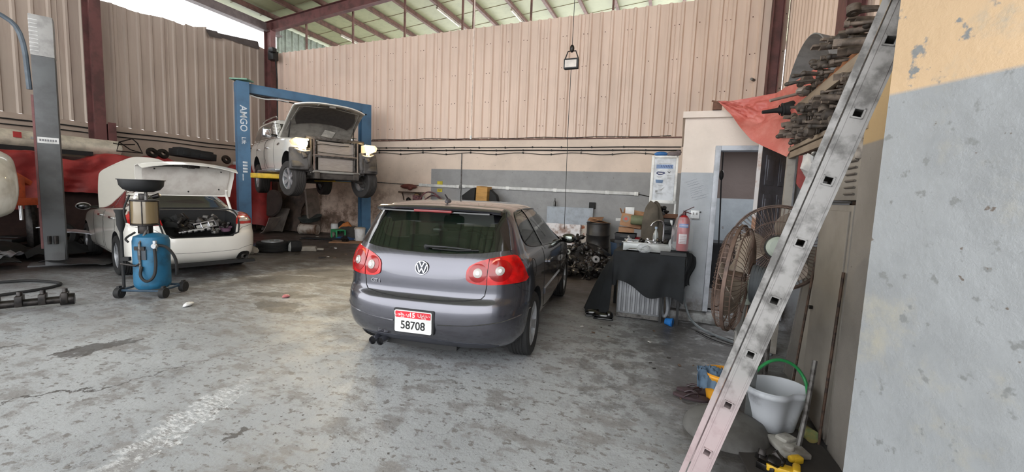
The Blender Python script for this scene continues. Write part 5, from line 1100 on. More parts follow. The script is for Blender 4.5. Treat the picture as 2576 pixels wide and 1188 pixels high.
b = B(); b.prism([(-.28, 0), (.2, 0), (.26, .12), (.22, .26), (-.1, .24), (-.28, .16)], 1, -.12, .12); fl = one(b, 'fender_liner', BLK, 'black plastic part standing beside the loose alloy wheel', 'car part', loc=(-8.55, 7.45, 0), rot=(0, 0, R(-20)), bevel=.02)
b = B(); b.prism([(.06, .02), (.2, .02), (.24, .12), (.2, .24), (.10, .16)], 1, -.125, -.13); b.build('white_label', WHT, fl)
b = B(); b.box((0, 0, .06), (.55, .22, .11), taper=.85); b.box((.34, 0, .045), (.16, .1, .05)); one(b, 'concrete_block', mat('pale_concrete', (150, 142, 132), .8), 'pale concrete block on the floor right of the loose alloy wheel', 'block', loc=(-8.33, 7.62, 0), rot=(0, 0, R(35)), bevel=.015)
for i, (x, y, s, m, n, lb) in enumerate(((-8.85, 6.6, .20, mat('pale_rag', (160, 152, 142), .9), 'rag', 'pale crumpled rag in front of the loose alloy wheel'), (-5.0, 4.23, .055, mat('pink_plastic', (186, 112, 112), .4), 'plastic_bottle', 'small crushed pink plastic bottle on the floor left of the hatchback'), (-5.62, 3.35, .07, WHT, 'plastic_cup', 'crushed clear cup under the bumper of the white sedan'))):
    b = B(); b.ell((0, 0, s*.35), (s, s*.55, s*.38), 16); b.v = [(v[0]+wr(v[0]+i, v[1], v[2], 12, s*.3), v[1], max(.002, v[2]+wr(v[1], v[2], i, 12, s*.3))) for v in b.v]; one(b, n, m, lb, n.split('_')[-1], loc=(x, y, 0), rot=(0, 0, i))
# under the lifted car
PB = mat('brown_dusty_panel', (84, 70, 62), .8, col2=(60, 50, 46), ns=4)
b = B(); sheet(b, lambda u, v: (-13.1+1.35*u, BY-.75+.35*v+wr(u, v, 3, 3, .1), .05+1.40*v*(1-.15*abs(u-.6))), 16, 14, .04); one(b, 'body_panel', PB, 'big dusty brown car body panel leaning on the rear wall under the lifted car', 'car panel')
b = B(); b.lathe([(.001, 0), (.42, 0), (.46, .05), (.42, .1), (.001, .1)], M.Translation((-12.55, BY-1.0, .95)) @ M.Rotation(R(80), 4, 'X'), 30); one(b, 'round_cover', mat('round_dark', (62, 52, 48), .8), 'large round dark cover leaning on the brown body panel', 'cover')
b = B(); sheet(b, lambda u, v: (-12.95+.9*u, BY-1.15+.3*v+.06*sin(u*9), .05+.75*v), 18, 8, .03); one(b, 'grey_sheet', mat('grey_cloth', (110, 102, 96), .9), 'hanging grey sheet below the round dark cover', 'cloth')
b = B(); b.box((-11.55, BY-.3, .75), (.08, .5, 1.5), rot=(.1, 0, 0)); one(b, 'grey_plank', mat('plank_grey', (140, 128, 120), .8), 'upright grey plank right of the brown body panel', 'plank')
b = B(); b.lathe([(.001, 0), (.30, 0), (.36, .12), (.38, .14), (.34, .14), (.001, .05)], n=26); one(b, 'plastic_tub', mat('dark_green_tub', (66, 76, 76), .6), 'dark tub tilted on the floor behind the lift, near the plank', 'tub', loc=(-11.45, 10.7, .42), rot=(R(12), 0, 0))
b = B(); b.cyl((-.28, 0, .17), (.28, 0, .17), .16, n=22); b.cyl((-.29, 0, .17), (-.26, 0, .17), .175, n=22); b.cyl((.26, 0, .17), (.29, 0, .17), .175, n=22); one(b, 'paint_bucket', mat('stained_white_pail', (186, 178, 168), .6, col2=(110, 84, 66), ns=3), 'stained white pail lying on its side beneath the lifted car', 'bucket', loc=(-11.15, 10.35, 0), rot=(0, 0, R(15)))
b = B(); b.lathe([(.001, 0), (.12, 0), (.13, .34), (.11, .38), (.001, .38)], n=20); one(b, 'oil_can', WHT, 'upright white can left of the green stool', 'can', loc=(-10.45, 10.75, 0))
b = B(); b.lathe([(.001, 0), (.07, 0), (.07, .18), (.03, .22), (.001, .22)], n=16); one(b, 'small_can', mat('cream_can', (196, 186, 170), .6), 'small cream can in front of the tall white can', 'can', loc=(-10.15, 10.35, 0))
b = B(); b.ell((0, 0, .12), (.14, .12, .13), 14); one(b, 'black_jug', BLK, 'black jug between the white can and the orange cloth', 'jug', loc=(-10.25, 10.85, .22))
b = B(); b.box((0, 0, .12), (.3, .3, .24)); one(b, 'small_crate', RUST, 'rusty crate under the black jug and the orange cloth', 'crate', loc=(-10.12, 10.87, 0), bevel=.01)
st = thing('plastic_stool', 'low green plastic stool on the floor beneath the lifted car', 'stool', (-9.78, 10.2, 0), R(-25)); GRN = mat('green_plastic', (52, 150, 96), .45)
b = B(); b.box((0, 0, .25), (.42, .30, .03)); b.box((0, -.14, .22), (.40, .015, .06)); b.box((0, .14, .22), (.40, .015, .06)); b.build('seat', GRN, st, bevel=.01)
for sx in (-.18, .18):
    for sy in (-.12, .12): b = B(); b.box((sx*1.08, sy*1.1, .12), (.05, .04, .24)); b.build('leg', GRN, st, bevel=.006)
def mound(b, rx, ry, h, sd): sheet(b, lambda u, v: (rx*(2*u-1), ry*(2*v-1), max(.0, h*(max(0, 1-(2*u-1)**2)*max(0, 1-(2*v-1)**2))**.8+wr(u+sd, v, 0, 3, h*.25))+.004), 20, 16, .004)
b = B(); mound(b, .2, .16, .22, 2); one(b, 'orange_cloth', mat('orange_cloth_m', (200, 122, 62), .8), 'orange cloth heaped behind the green stool', 'cloth', loc=(-9.95, 10.75, .24))
b = B(); mound(b, .65, .4, .38, 4); one(b, 'grey_cloth', mat('olive_cloth', (70, 68, 64), .95), 'dark olive tarpaulin heap between the green stool and the blue post', 'cloth', loc=(-9.65, 10.72, 0))
b = B(); mound(b, .35, .2, .06, 6); one(b, 'blue_plastic', mat('blue_sheet', (52, 100, 160), .5), 'flat blue plastic scrap in front of the green stool', 'plastic', loc=(-9.45, 10.1, 0))
wb = thing('white_bucket', 'white bucket at the foot of the rear blue post', 'bucket', (-8.78, 10.02, 0)); b = B(); b.lathe([(.001, 0), (.13, 0), (.155, .34), (.165, .34), (.165, .36), (.14, .36), (.125, .02), (.001, .02)], n=26); b.build('pail', WHT, wb); b = B(); b.lathe([(.001, .36), (.17, .36), (.15, .40), (.001, .42)], n=26); b.build('lid', mat('bucket_lid', (190, 176, 160), .6), wb)
b = B(); b.box((0, 0, .02), (1.3, .28, .03), rot=(0, 0, 0)); one(b, 'black_board', BLK, 'long black board flat on the floor below the lifted car', 'board', loc=(-9.75, 9.6, .01), rot=(0, 0, R(15)))
b = B(); b.box((0, 0, .012), (1.0, .5, .014)); one(b, 'cardboard_sheet', CARD, 'flat brown cardboard on the floor by the rear blue post', 'cardboard', loc=(-8.75, 9.55, .0), rot=(0, 0, R(30)))
b = B(); f_lump(77, 8, .09)(b); one(b, 'engine_part', OILY, 'dark part lying on the cardboard by the rear blue post', 'car part', loc=(-8.85, 9.5, .07))
b = B(); sheet(b, lambda u, v: ((u-.5)*.3, (v-.5)*.9, .9*v*.0+.02+.5*u*u), 8, 8, .01); one(b, 'plastic_film', mat('pale_film', (170, 160, 154), .3), 'pale plastic film at the end of the red tarpaulin', 'plastic', loc=(-12.35, 10.0, 0), rot=(0, 0, R(20)))
# scattered small debris on the floor
rng = random.Random(21); DB = [mat('chip_dark', (54, 50, 48), .8), mat('chip_white', (196, 194, 190), .7), mat('chip_brown', (104, 84, 70), .8)]
for i in range(46):
    if i < 30: x, y = rng.uniform(-11, -6.2), rng.uniform(7.0, 10.2)
    else: x, y = rng.uniform(-1.1, .75), rng.uniform(3.4, 5.3)
    b = B(); s = rng.uniform(.02, .07) if i < 30 else rng.uniform(.008, .022); b.box((0, 0, s*.2), (s*2, s, s*.4), rot=(0, 0, rng.random()*3)); k = rng.choice((0, 0, 1, 2))
    tag(b.build('debris_chip', DB[k], bevel=s*.05, loc=(x, y, .001)), ('dark chip of debris', 'white chip of debris', 'brown chip of debris')[k]+(' on the grimy floor in front of the blue lift' if i < 30 else ' on the floor near the right wall'), 'debris', ('dark', 'white', 'brown')[k]+(' chips by the blue lift' if i < 30 else ' chips near the right wall'))
# ================================================================ overhead
fl = thing('flood_light', 'small black flood light hanging on a cord in the middle', 'lamp', (-1.42, 5.5, 3.32), 0)
b = B(); b.box((0, 0, -.06), (.19, .07, .13)); b.box((0, .04, -.04), (.16, .05, .08)); b.build('housing', DRK, fl, bevel=.01); b = B(); b.box((0, -.038, -.065), (.15, .008, .09)); b.build('lamp_glass', mat('dim_lamp_glass', (190, 180, 170), .2), fl)
b = B(); b.tube([(-.09, 0, 0), (-.05, 0, .10), (.05, 0, .10), (.09, 0, 0)], .008); b.ell((0, 0, .13), (.03, .03, .05), 12); b.build('bracket', OILY, fl); b = B(); b.tube([(0, 0, .15), (0, 0, 4.85)], .004); b.build('suspension_wire', CABLE, fl)
b = B(); b.tube([(0, 0, -.1), (.0, 0, -.9), (.02, 0, -2.2)], .004); b.build('power_cord', CABLE, fl)
pc = thing('pull_cord', 'long pale pull cord hanging down in front of the ribbed partition', 'cord', (-4.13, 8.0, 2.72)); b = B(); b.tube([(0, 0, 0), (0, 0, 5.4)], .014); b.build('cord', mat('cord_white', (214, 196, 184), .7), pc); b = B(); b.lathe([(.001, -.06), (.022, -.05), (.022, .02), (.001, .03)], n=12); b.build('toggle', WHT, pc)
for x, y, L, lab in ((-12.2, 13.4, 1.1, 'left white tube lamp under the roof behind the partition'), (-7.93, 13.4, 1.5, 'middle white tube lamp under the roof behind the partition'), (-5.77, 14.5, 1.2, 'right white tube lamp under the roof behind the partition')):
    b = B(); z = rz(x)-.198; b.box((x, y, z), (.07, L, .05)); t = one(b, 'tube_lamp', mat('lamp_casing', (170, 164, 150), .5), lab, 'lamp'); b = B(); b.cyl((x, y-L/2, z-.04), (x, y+L/2, z-.04), .02, n=10); b.build('tube', mat('tube_glass', (230, 226, 214), .3), t)
b = B(); b.box((0, 0, 0), (.24, .22, .3)); b.box((.12, -.12, .14), (.2, .16, .14)); b.tube([(.1, 0, -.14), (.18, 0, -.8), (.16, 0, -2.2)], .02); one(b, 'junction_box', DRK, 'dark box with a cable high in the rear left corner', 'junction box', loc=(LX+.55, BY-.35, 5.95), bevel=.015)
b = B(); b.box((0, 0, .0), (.42, .3, .03)); one(b, 'green_plate', mat('green_plate', (120, 164, 140), .5), 'flat green plate lying on top of the front blue post', 'tray', loc=(-10.2, 7.47, 4.09), rot=(0, 0, .4))  # flat green plate in a muted tone on the post top
b = B(); b.cyl((0, .12, 0), (0, -.08, 0), .03, n=14); one(b, 'pipe_stub', GREYM, 'short pipe stub sticking out of the sheeting near the right column', 'pipe', loc=(1.35, BY-.1, 4.35), rot=(0, 0, -.5))
# ================================================================ RIGHT SIDE: covered machine, table, sink
SLV = mat('machine_silver', (150, 152, 156), .4, .3, col2=(134, 136, 140)); BCL = mat('black_cloth', (30, 33, 37), .85, 0, col2=(22, 24, 27), ns=4)
wm = thing('washing_machine', 'silver ribbed washing machine under the black cloth', 'washing machine', (-.41, 5.90, 0), R(3))
b = B(); b.box((0, 0, .43), (.55, .56, .82)); b.build('body', SLV, wm, bevel=.012)
b = B()
for k in range(9): x = -.235+.0585*k; b.prism([(x-.018, -.288), (x+.018, -.288), (x+.013, -.298), (x-.013, -.298)], 2, .09, .80)
b.build('pressed_rib', SLV, wm)
b = B(); b.box((0, -.284, .04), (.54, .012, .05)); b.build('plinth', GREYM, wm)
for x in (-.23, .23): b = B(); b.cyl((x, -.22, 0), (x, -.22, .03), .025); b.build('foot', BLK, wm)
tb = thing('side_table', 'dark table beside the machine, hidden under the black cloth', 'table', (-.22, 6.0, 0)); b = B(); b.box((.2, -.27, .90), (.30, .42, .04)); b.build('tabletop', DRK, tb)
for x, y in ((.10, -.40), (.30, -.40), (.30, -.10), (.10, -.10)): b = B(); b.box((x, y, .44), (.03, .03, .88)); b.build('leg', DRK, tb)
b = B()
def fold(u, a=.02, n=7): return a*sin(u*n*2*pi)+a*.5*sin(u*n*4.3+1)
def cl_top(u, v): x = -.74+.90*u; return (x, 5.56+v*(.74 if x < -.03 else .40), .885+(.045 if x > -.05 else .0)+.006*sin(u*20)*sin(v*9))
sheet(b, cl_top, 30, 10, .006)
def cl_front(u, v):
    x = -.74+.86*u; low = .50-.22*u+.05*sin(u*9) if u > .08 else .44; top = .885+(.045 if x > -.05 else 0)
    z = top+(low-top)*v; return (x+.03*v*(u-.5), 5.56-.02-.03*v+.035*v*sin(u*16+v*2)-.02*v, z)
sheet(b, cl_front, 50, 20, .006)
def cl_right(u, v):
    z = .93-.42*v+.05*sin(u*5); return (.12+.13*u*(1-.35*v)+.02*sin(v*6), 5.52+.40*u+.03*sin(u*14+v*3)-.04*v, .93-(.46-.10*u)*v-.10*u*u)
sheet(b, cl_right, 16, 16, .006)
def cl_left(u, v):
    p = V((-.735, 5.54+.5*u, .885)).lerp(V((-.76-.34*min(1, u*2.2)**.8, 5.40+.55*u, .015)), v); k = .035*sin(u*22+v*3)*v
    return (p.x-.05*sin(pi*v)*u+k, p.y-k*.8, max(.012, p.z-.0*u))
sheet(b, cl_left, 50, 26, .006)
one(b, 'black_cloth', BCL, 'black cloth draped over the silver machine and the table beside it', 'cloth', ang=75)
for i, (x, y, a) in enumerate(((-.93, 5.50, R(200)), (-.80, 5.40, R(185)))):
    b = B(); b.ell((0, 0, .045), (.13, .048, .045), 16); b.ell((-.07, 0, .06), (.055, .045, .055), 14); b.box((0, 0, .012), (.25, .085, .02)); one(b, 'work_shoe', BLKG, ('black shoe lying left under the hem of the black cloth', 'black shoe in front of the silver machine corner')[i], 'shoe', loc=(x, y, 0), rot=(0, 0, a), bevel=.004)
SK = mat('sink_white', (176, 180, 180), .35, .2, col2=(150, 150, 148))
sk = thing('sink_unit', 'light grey sink tray standing on the black cloth', 'sink', (-.36, 5.82, .895), R(2)); b = B()
b.prism([(-.28, 0), (-.24, 0), (-.20, .03), (-.02, .03), (.02, 0), (.30, 0), (.30, .10), (-.28, .10)], 1, -.215, -.20); b.box((-.275, 0, .05), (.012, .42, .10)); b.box((.295, 0, .05), (.012, .42, .10)); b.box((0, .205, .05), (.57, .012, .10)); b.box((0, 0, .012), (.56, .41, .012))
b.box((0, -.20, .105), (.60, .04, .012)); b.box((0, .2, .105), (.6, .04, .012)); b.build('basin', SK, sk, bevel=.003)
b = B(); b.box((.10, 0, .06), (.34, .30, .05)); b.build('dark_inset', DRK, sk, bevel=.01)
b = B(); b.tube([(.20, .05, .08), (.20, .05, .30), (.19, .04, .37), (.13, .02, .40), (.06, .0, .36), (.04, -.01, .32)], .013, 10, smooth=2); b.cyl((.20, .05, .08), (.20, .05, .13), .024, n=14); b.build('tap', CHR, sk)
for i, (x, y, s, m, n, lb) in enumerate(((-.56, 5.72, .05, ALU, 'metal_fitting', 'small metal fittings at the left of the sink tray'), (-.42, 5.74, .045, OILY, 'metal_fitting', 'dark fitting in the middle of the sink tray'), (-.30, 5.70, .04, SILV, 'metal_fitting', 'shiny fitting at the front of the sink tray'), (-.17, 5.72, .05, OILY, 'metal_fitting', 'dark fitting at the right of the sink tray'))):
    b = B(); f_lump(60+i, 6, s)(b); one(b, n, m, lb, 'fitting', loc=(x, y, 1.0), bevel=.003)
b = B(); b.ell((0, 0, .02), (.09, .06, .05), 16); b.v = [(v[0]+wr(v[0], v[1], v[2], 20, .04), v[1]+wr(v[1], v[2], 3, 20, .04), v[2]+wr(v[2], v[0], 8, 20, .03)) for v in b.v]
CLP = glassm('clear_film', (210, 214, 218), .35, .12); one(b, 'plastic_bag', CLP, 'crumpled clear plastic bag hanging over the front edge of the sink tray', 'bag', loc=(-.37, 5.56, .92))
bt = thing('plastic_bottle', 'clear plastic bottle with a white base behind the tap', 'bottle', (-.25, 5.78, .915)); b = B(); b.lathe([(.034, .06), (.036, .17), (.03, .21), (.014, .25), (.014, .27)], n=20); b.build('bottle_body', glassm('bottle_clear', (170, 176, 176), .5, .08), bt)
b = B(); b.lathe([(.001, 0), (.04, 0), (.043, .05), (.036, .075), (.001, .075)], n=20); b.build('base_cup', WHT, bt); b = B(); b.cyl((0, 0, .27), (0, 0, .295), .017, n=14); b.build('cap', mat('cap_blue_grey', (150, 166, 184), .5), bt)
# the table of boxes behind
t2 = thing('rear_table', 'table behind the covered machine carrying boxes and crates', 'table', (-.46, 6.62, 0)); b = B(); b.box((0, 0, .93), (.76, .62, .04)); b.build('tabletop', DRK, t2)
for sx in (-.33, .33):
    for sy in (-.26, .26): b = B(); b.box((sx, sy, .455), (.04, .04, .91)); b.build('leg', DRK, t2)
CR = mat('crate_black', (30, 30, 33), .5)
for i, (x, y, z, s, lb) in enumerate(((-.70, 6.45, .95, (.28, .24, .10), 'flat black tray at the left of the rear table'), (-.16, 6.45, .95, (.24, .26, .13), 'black crate, lowest behind the tap'), (-.16, 6.46, 1.085, (.24, .26, .12), 'black crate, middle of the stack behind the tap'), (-.15, 6.47, 1.21, (.22, .24, .09), 'black crate, topmost of the stack behind the tap'))):
    b = B(); b.box((0, 0, s[2]/2), (s[0], s[1], s[2]), taper=1.06); b.box((0, 0, s[2]-.008), (s[0]*1.08, s[1]*1.08, .016)); b.box((0, -s[1]*.53, s[2]*.5), (s[0]*.5, .008, s[2]*.3)); one(b, 'black_crate', CR, lb, 'crate', loc=(x, y, z), bevel=.005)
b = B(); b.lathe([(.001, 0), (.09, 0), (.11, .05), (.105, .05), (.085, .008), (.001, .008)], n=24); one(b, 'red_tray', mat('red_plastic', (140, 36, 42), .4), 'shallow red dish left of the khaki bundle', 'dish', loc=(-.50, 6.42, .95))
def carton(loc, d, rot, lb, flap=True, m=CARD):
    t = thing('cardboard_box', lb, 'box', loc, 0, None, rot); b = B(); x, y, z = d
    for c, q in (((0, 0, .004), (x, y, .008)), ((x/2, 0, z/2), (.008, y, z)), ((-x/2, 0, z/2), (.008, y, z)), ((0, y/2, z/2), (x, .008, z)), ((0, -y/2, z/2), (x, .008, z))): b.box(c, q)
    b.build('box_body', m, t)
    if flap: b = B(); b.box((0, y/2+.03, z+.02), (x, .006, .09), rot=(-.5, 0, 0)); b.box((-x/2-.03, 0, z+.02), (.006, y, .08), rot=(0, -.5, 0)); b.build('flap', m, t)
    return t
carton((-.72, 6.66, .955), (.22, .2, .17), (0, 0, .1), 'lower cardboard box at the left end of the rear table', False)
t = carton((-.66, 6.60, 1.14), (.30, .2, .19), (0, R(8), .05), 'tilted open cardboard box with a red round print on the rear table')
b = B(); b.cyl((-.08, -.102, .11), (-.08, -.106, .11), .05, n=24); r = b.build('round_print', mat('print_grey', (140, 128, 116), .7), t); b = B(); b.cyl((-.08, -.106, .11), (-.08, -.109, .11), .022, n=20); b.build('red_dot', mat('print_red', (196, 74, 60), .6), r)
b = B(); b.box((0, 0, .05), (.13, .02, .11), rot=(.1, 0, 0)); one(b, 'white_carton', WHT, 'small white carton sticking out of the tilted cardboard box', 'box', loc=(-.68, 6.58, 1.33), bevel=.003)
carton((-.50, 6.76, 1.10), (.3, .14, .22), (0, 0, -.05), 'reddish brown cardboard box behind the green cylinder', False, mat('carton_red_brown', (160, 92, 66), .8))
carton((-.12, 6.78, .955), (.26, .2, .40), (0, 0, 0), 'brown cardboard box behind the black crates', False, mat('carton_dark', (122, 84, 64), .8))
gc = thing('gas_cylinder', 'olive green padded roll lying on the boxes', 'roll', (-.47, 6.42, 1.25), 0, None, (0, R(92), R(4))); b = B(); b.lathe([(.001, -.17), (.06, -.17), (.07, -.15), (.072, 0), (.07, .15), (.06, .17), (.001, .17)], n=24); b.build('roll', mat('olive_green', (104, 108, 80), .7), gc)
b = B()
def kh(u, v):
    a = u*2*pi; z = 1.52-.56*v; r = (.045+.085*min(1, v*2.2)**.6*(1-.15*v)); return (-.335+r*1.05*cos(a)*(1+.16*sin(a*5+v*3)), 6.32+r*.8*sin(a)*(1+.12*sin(a*4)), z+.02*sin(a*2)*(v < .1))
sheet(b, kh, 44, 24, .006); one(b, 'draped_cloth', mat('khaki_cloth', (92, 84, 74), .95, col2=(72, 66, 58), ns=3), 'tall khaki cloth draped over something behind the sink tray', 'cloth', ang=70)
b = B(); f_lump(91, 9, .06)(b); one(b, 'engine_part', OILY, 'dark machine part on the black crates beside the khaki cloth', 'car part', loc=(-.22, 6.40, 1.38), bevel=.004)
# fire extinguisher in its clear bag
fe = thing('fire_extinguisher', 'red fire extinguisher in a clear plastic bag at the office wall corner', 'fire extinguisher', (.075, 5.60, .945)); RE = mat('extinguisher_red', (158, 22, 34), .35, coat=.3, col2=(140, 18, 28))
b = B(); b.lathe([(.001, 0), (.066, 0), (.072, .012), (.072, .36), (.062, .40), (.035, .43), (.022, .44), (.001, .44)], n=32); b.build('cylinder', RE, fe)
b = B(); b.cyl((0, 0, .44), (0, 0, .48), .02, n=14); b.box((.03, 0, .475), (.10, .018, .012), rot=(0, .35, 0)); b.box((.045, 0, .515), (.13, .018, .01), rot=(0, -.5, 0)); b.tube([(-.01, 0, .46), (-.06, 0, .42), (-.085, 0, .30), (-.085, 0, .12)], .010, smooth=2); b.build('valve_handle', mat('handle_dark', (70, 30, 34), .5), fe)
def band(z0, z1, m, nm, pr, a0=-.75*pi, a1=-.25*pi): b = B(); b.lathe([(.0735, z0), (.0742, z0+.001), (.0742, z1-.001), (.0735, z1)], n=14, a0=a0, a1=a1); return b.build(nm, m, pr)
band(.29, .335, mat('label_blue', (60, 104, 186), .4), 'blue_label', fe); lw_ = band(.09, .21, mat('label_white', (206, 200, 202), .5), 'white_label', fe, -.72*pi, -.3*pi)
text('label_text', 'POWDER', .024, WHT, fe, frame((0, -.0755, .312), (1, 0, 0), (0, 0, 1)), .0005)
b = B()
for k in range(5): b.box((0, -.0755, .105+.02*k), (.07-.01*(k % 2), .002, .004))
b.build('label_lines', mat('label_print', (150, 70, 80), .6), lw_)
b = B(); 
def bg_(u, v): a = u*2*pi; r = .125*(1-.35*max(0, v-.55)/.45)*(1+.06*sin(a*7+v*5)); return (r*1.0*cos(a)-.02*(1-v), .085*r/.11*sin(a), .005+.41*v)
sheet(b, bg_, 40, 16, .001); bo = b.build('plastic_bag', glassm('bag_film', (214, 218, 222), .10, .1), fe)
b = B(); 
sheet(b, lambda u, v: (-.13-.03*sin(v*8)*u, -.07+.04*u+.02*sin(v*13), .01+.36*v), 6, 20, .001); b.build('bag_fold', glassm('bag_fold_film', (222, 226, 230), .5, .1), fe)
# notice cabinet, hung on the side wall of the office, facing the floor
nb = thing('notice_board', 'white framed notice board with car brochures beside the office wall', 'notice board', (-.30, 8.62, 1.95), R(1.5))
b = B(); b.box((0, .03, 0), (.46, .10, .90)); b.build('cabinet', WHT, nb, bevel=.008)
b = B(); BW = mat('frame_white', (226, 226, 224), .4)
for c, d in (((-.215, -.03, 0), (.05, .03, .90)), ((.215, -.03, 0), (.04, .03, .90)), ((0, -.03, .43), (.46, .03, .04)), ((0, -.03, -.42), (.46, .03, .06))): b.box(c, d)
b.build('door_frame_rail', BW, nb, bevel=.004); b = B(); b.box((.235, 0, -.6), (.03, .04, .4)); b.build('side_post', BW, nb)
b = B(); b.box((0, -.027, .0), (.38, .006, .80)); pa = b.build('poster', mat('poster_pale', (206, 210, 216), .4), nb)
NV = mat('print_navy', (44, 52, 96), .5); PB2 = mat('print_blue', (120, 146, 190), .5); PG2 = mat('print_pale_grey', (150, 150, 150), .5); FR = lambda x, z: frame((x, -.031, z), (1, 0, 0), (0, 0, 1))
b = B(); b.box((.0, -.0305, .245), (.30, .002, .075)); b.build('blue_band', PB2, pa)
for k in range(8): pass
b = B()
for k in range(7): b.box((-.06+.03*k, -.0325, .25), (.010, .002, .045), rot=(0, .25, 0))
b.build('logo_strokes', NV, pa)
b = B(); b.prism([(-.15, .12), (-.12, .155), (0, .145), (.02, .12), (-.04, .09), (-.1, .085)], 1, -.0325, -.030); b.build('logo_shield', NV, pa); b = B(); b.prism([(-.12, .13), (-.02, .125), (-.04, .108), (-.1, .11)], 1, -.0335, -.0325); b.build('logo_stripe', WHT, pa)
b = B(); b.prism([(.05, .16), (.085, .12), (.12, .16), (.10, .155), (.085, .14), (.07, .155)], 1, -.0325, -.030); b.build('eagle_mark', KS, pa)
b = B(); b.prism([(-.15, 0), (-.01, -.01), (-.02, -.065), (-.14, -.06)], 1, -.0325, -.030); b.build('car_picture', mat('print_steel_blue', (92, 120, 156), .5), pa)
b = B(); b.prism([(-.15, -.2), (-.05, -.19), (.03, -.13), (-.03, -.21), (-.06, -.20)], 1, -.0325, -.030); b.box((-.12, -.031, -.225), (.04, .002, .04)); b.build('plane_mark', PG2, pa)
b = B()
for z, x, w in ((.30, 0, .22), (.055, -.08, .10), (.04, -.08, .06), (.08, .09, .08), (.05, .09, .07), (.02, .09, .06), (-.11, -.05, .09), (-.27, -.06, .12)): b.box((x, -.031, z), (w, .002, .007))
b.build('print_lines', PG2, pa)
b = B(); b.ell((0, 0, .04), (.13, .07, .045), 14); one(b, 'blue_glove', mat('blue_cloth', (52, 110, 176), .7), 'blue cloth lying on top of the notice board', 'cloth', loc=(-.38, 8.62, 2.395))
b = B(); b.ell((0, 0, .04), (.13, .07, .05), 14); b.ell((.08, 0, .07), (.06, .05, .04), 10); one(b, 'grey_rag', mat('grey_rag_m', (120, 110, 112), .9), 'grey rag beside the blue cloth on top of the notice board', 'rag', loc=(-.16, 8.62, 2.395))
# socket, scribble, hoses
so_ = thing('wall_socket', 'white double switch socket on the grey office wall', 'socket', (.205, OY-.012, 1.39)); b = B(); b.box((0, 0, 0), (.105, .024, .105)); b.build('face_plate', mat('socket_white', (226, 228, 230), .35), so_, bevel=.008)
b = B(); b.box((-.02, -.013, .01), (.018, .008, .03)); b.box((.02, -.013, .01), (.018, .008, .03)); b.box((0, .002, -.058), (.11, .026, .012)); b.build('switch', PG2, so_); b = B(); b.tube([(.05, 0, .03), (.07, -.005, .035)], .006); b.build('plug_stub', BLK, so_)
b = B(); rng = random.Random(4)
for k in range(9):
    x0 = .10+.02*rng.random()+.012*(k-3); z0 = 1.80-.028*k; L = .12+.05*rng.random(); pts = [(x0+L*j/9, OY-.0015, z0+.05*j/9+.004*sin(j*2.3+k)) for j in range(10)]; b.tube(pts, .0016, 4)
one(b, 'wall_scribble', mat('pencil', (128, 134, 141), .8), 'pencil scribbles written on the grey office wall above the socket', 'writing')
b = B(); b.tube([(.13, 5.95, .85), (.12, 5.86, .5), (.16, 5.80, .25), (.25, 5.6, .06), (.45, 5.35, .02), (.75, 5.1, .02), (1.0, 4.9, .02)], .014, smooth=3); one(b, 'grey_hose', mat('hose_grey', (120, 126, 130), .5), 'grey hose running down the office wall corner and along the floor', 'hose')
b = B(); b.tube([(.3, 5.4, .015), (.5, 5.1, .012), (.8, 5.0, .012), (.7, 5.3, .012), (.45, 5.3, .012)], .006, smooth=3); one(b, 'thin_cable', CABLE, 'thin black cable looped on the floor by the step', 'cable')
b = B(); b.tube([(-.09, 5.80, .62), (-.06, 5.70, .35), (-.03, 5.66, .15), (-.07, 5.66, .05), (-.11, 5.72, .12), (-.105, 5.8, .4)], .02, smooth=3); b.tube([(-.05, 5.82, .62), (-.01, 5.76, .3), (-.03, 5.70, .08)], .016, smooth=2); one(b, 'drain_hose', mat('hose_pale', (140, 144, 150), .5), 'pale hoses bundled at the right side of the silver machine', 'hose')
b = B(); b.cyl((-.05, 5.55, .045), (.03, 5.52, .045), .04, .055, n=18); b.cyl((.03, 5.52, .045), (.035, 5.519, .045), .06, n=18); one(b, 'blue_funnel', mat('bright_blue', (40, 120, 200), .45), 'bright blue funnel lying on the floor beside the silver machine', 'funnel')
# office door leaf and interior
hx, hy = 1.2, 5.98; ang = math.atan2(5.34-hy, .79-hx)
dl = thing('door_leaf', 'dark grey panelled door leaf standing open at the office doorway', 'door', (hx, hy, DZ0), ang); DL = mat('door_dark', (104, 104, 114), .45, col2=(88, 88, 96)); W_ = .76
b = B(); b.box((W_/2, 0, 1.03), (W_, .04, 2.05)); b.build('panel', DL, dl)
b = B()
for z0, z1 in ((1.62, 1.95), (.95, 1.52), (.15, .82)):
    for x in (.21, .55):
        for yy in (-1, 1): b.box((x, yy*.022, (z0+z1)/2), (.22, .012, z1-z0)); b.box((x, yy*.030, (z0+z1)/2), (.15, .010, z1-z0-.10))
b.build('raised_panel', DL, dl, bevel=.006); b = B(); b.box((W_+.006, 0, 1.03), (.012, .042, 2.05)); b.build('wooden_edge', mat('worn_door_edge', (186, 182, 182), .7, col2=(150, 112, 90), ns=2.2, lo=.45, hi=.55), dl)
b = B(); b.tube([(W_-.06, -.03, .95), (W_-.06, -.07, .95), (W_-.15, -.07, .95)], .008); b.cyl((W_-.06, -.02, .95), (W_-.06, -.03, .95), .025); b.tube([(W_-.06, .03, .95), (W_-.06, .07, .95), (W_-.15, .07, .95)], .008); b.build('lever_handle', mat('brass', (176, 130, 70), .3, .9), dl)
ds = thing('desk', 'dark desk inside the office doorway', 'desk', (.75, 7.9, .14)); b = B(); b.box((0, 0, .74), (1.2, .6, .04)); b.box((0, -.27, .40), (1.16, .03, .66)); b.build('desktop', DRK, ds)
for x in (-.57, .57): b = B(); b.box((x, 0, .36), (.04, .56, .72)); b.build('side_panel', DRK, ds)
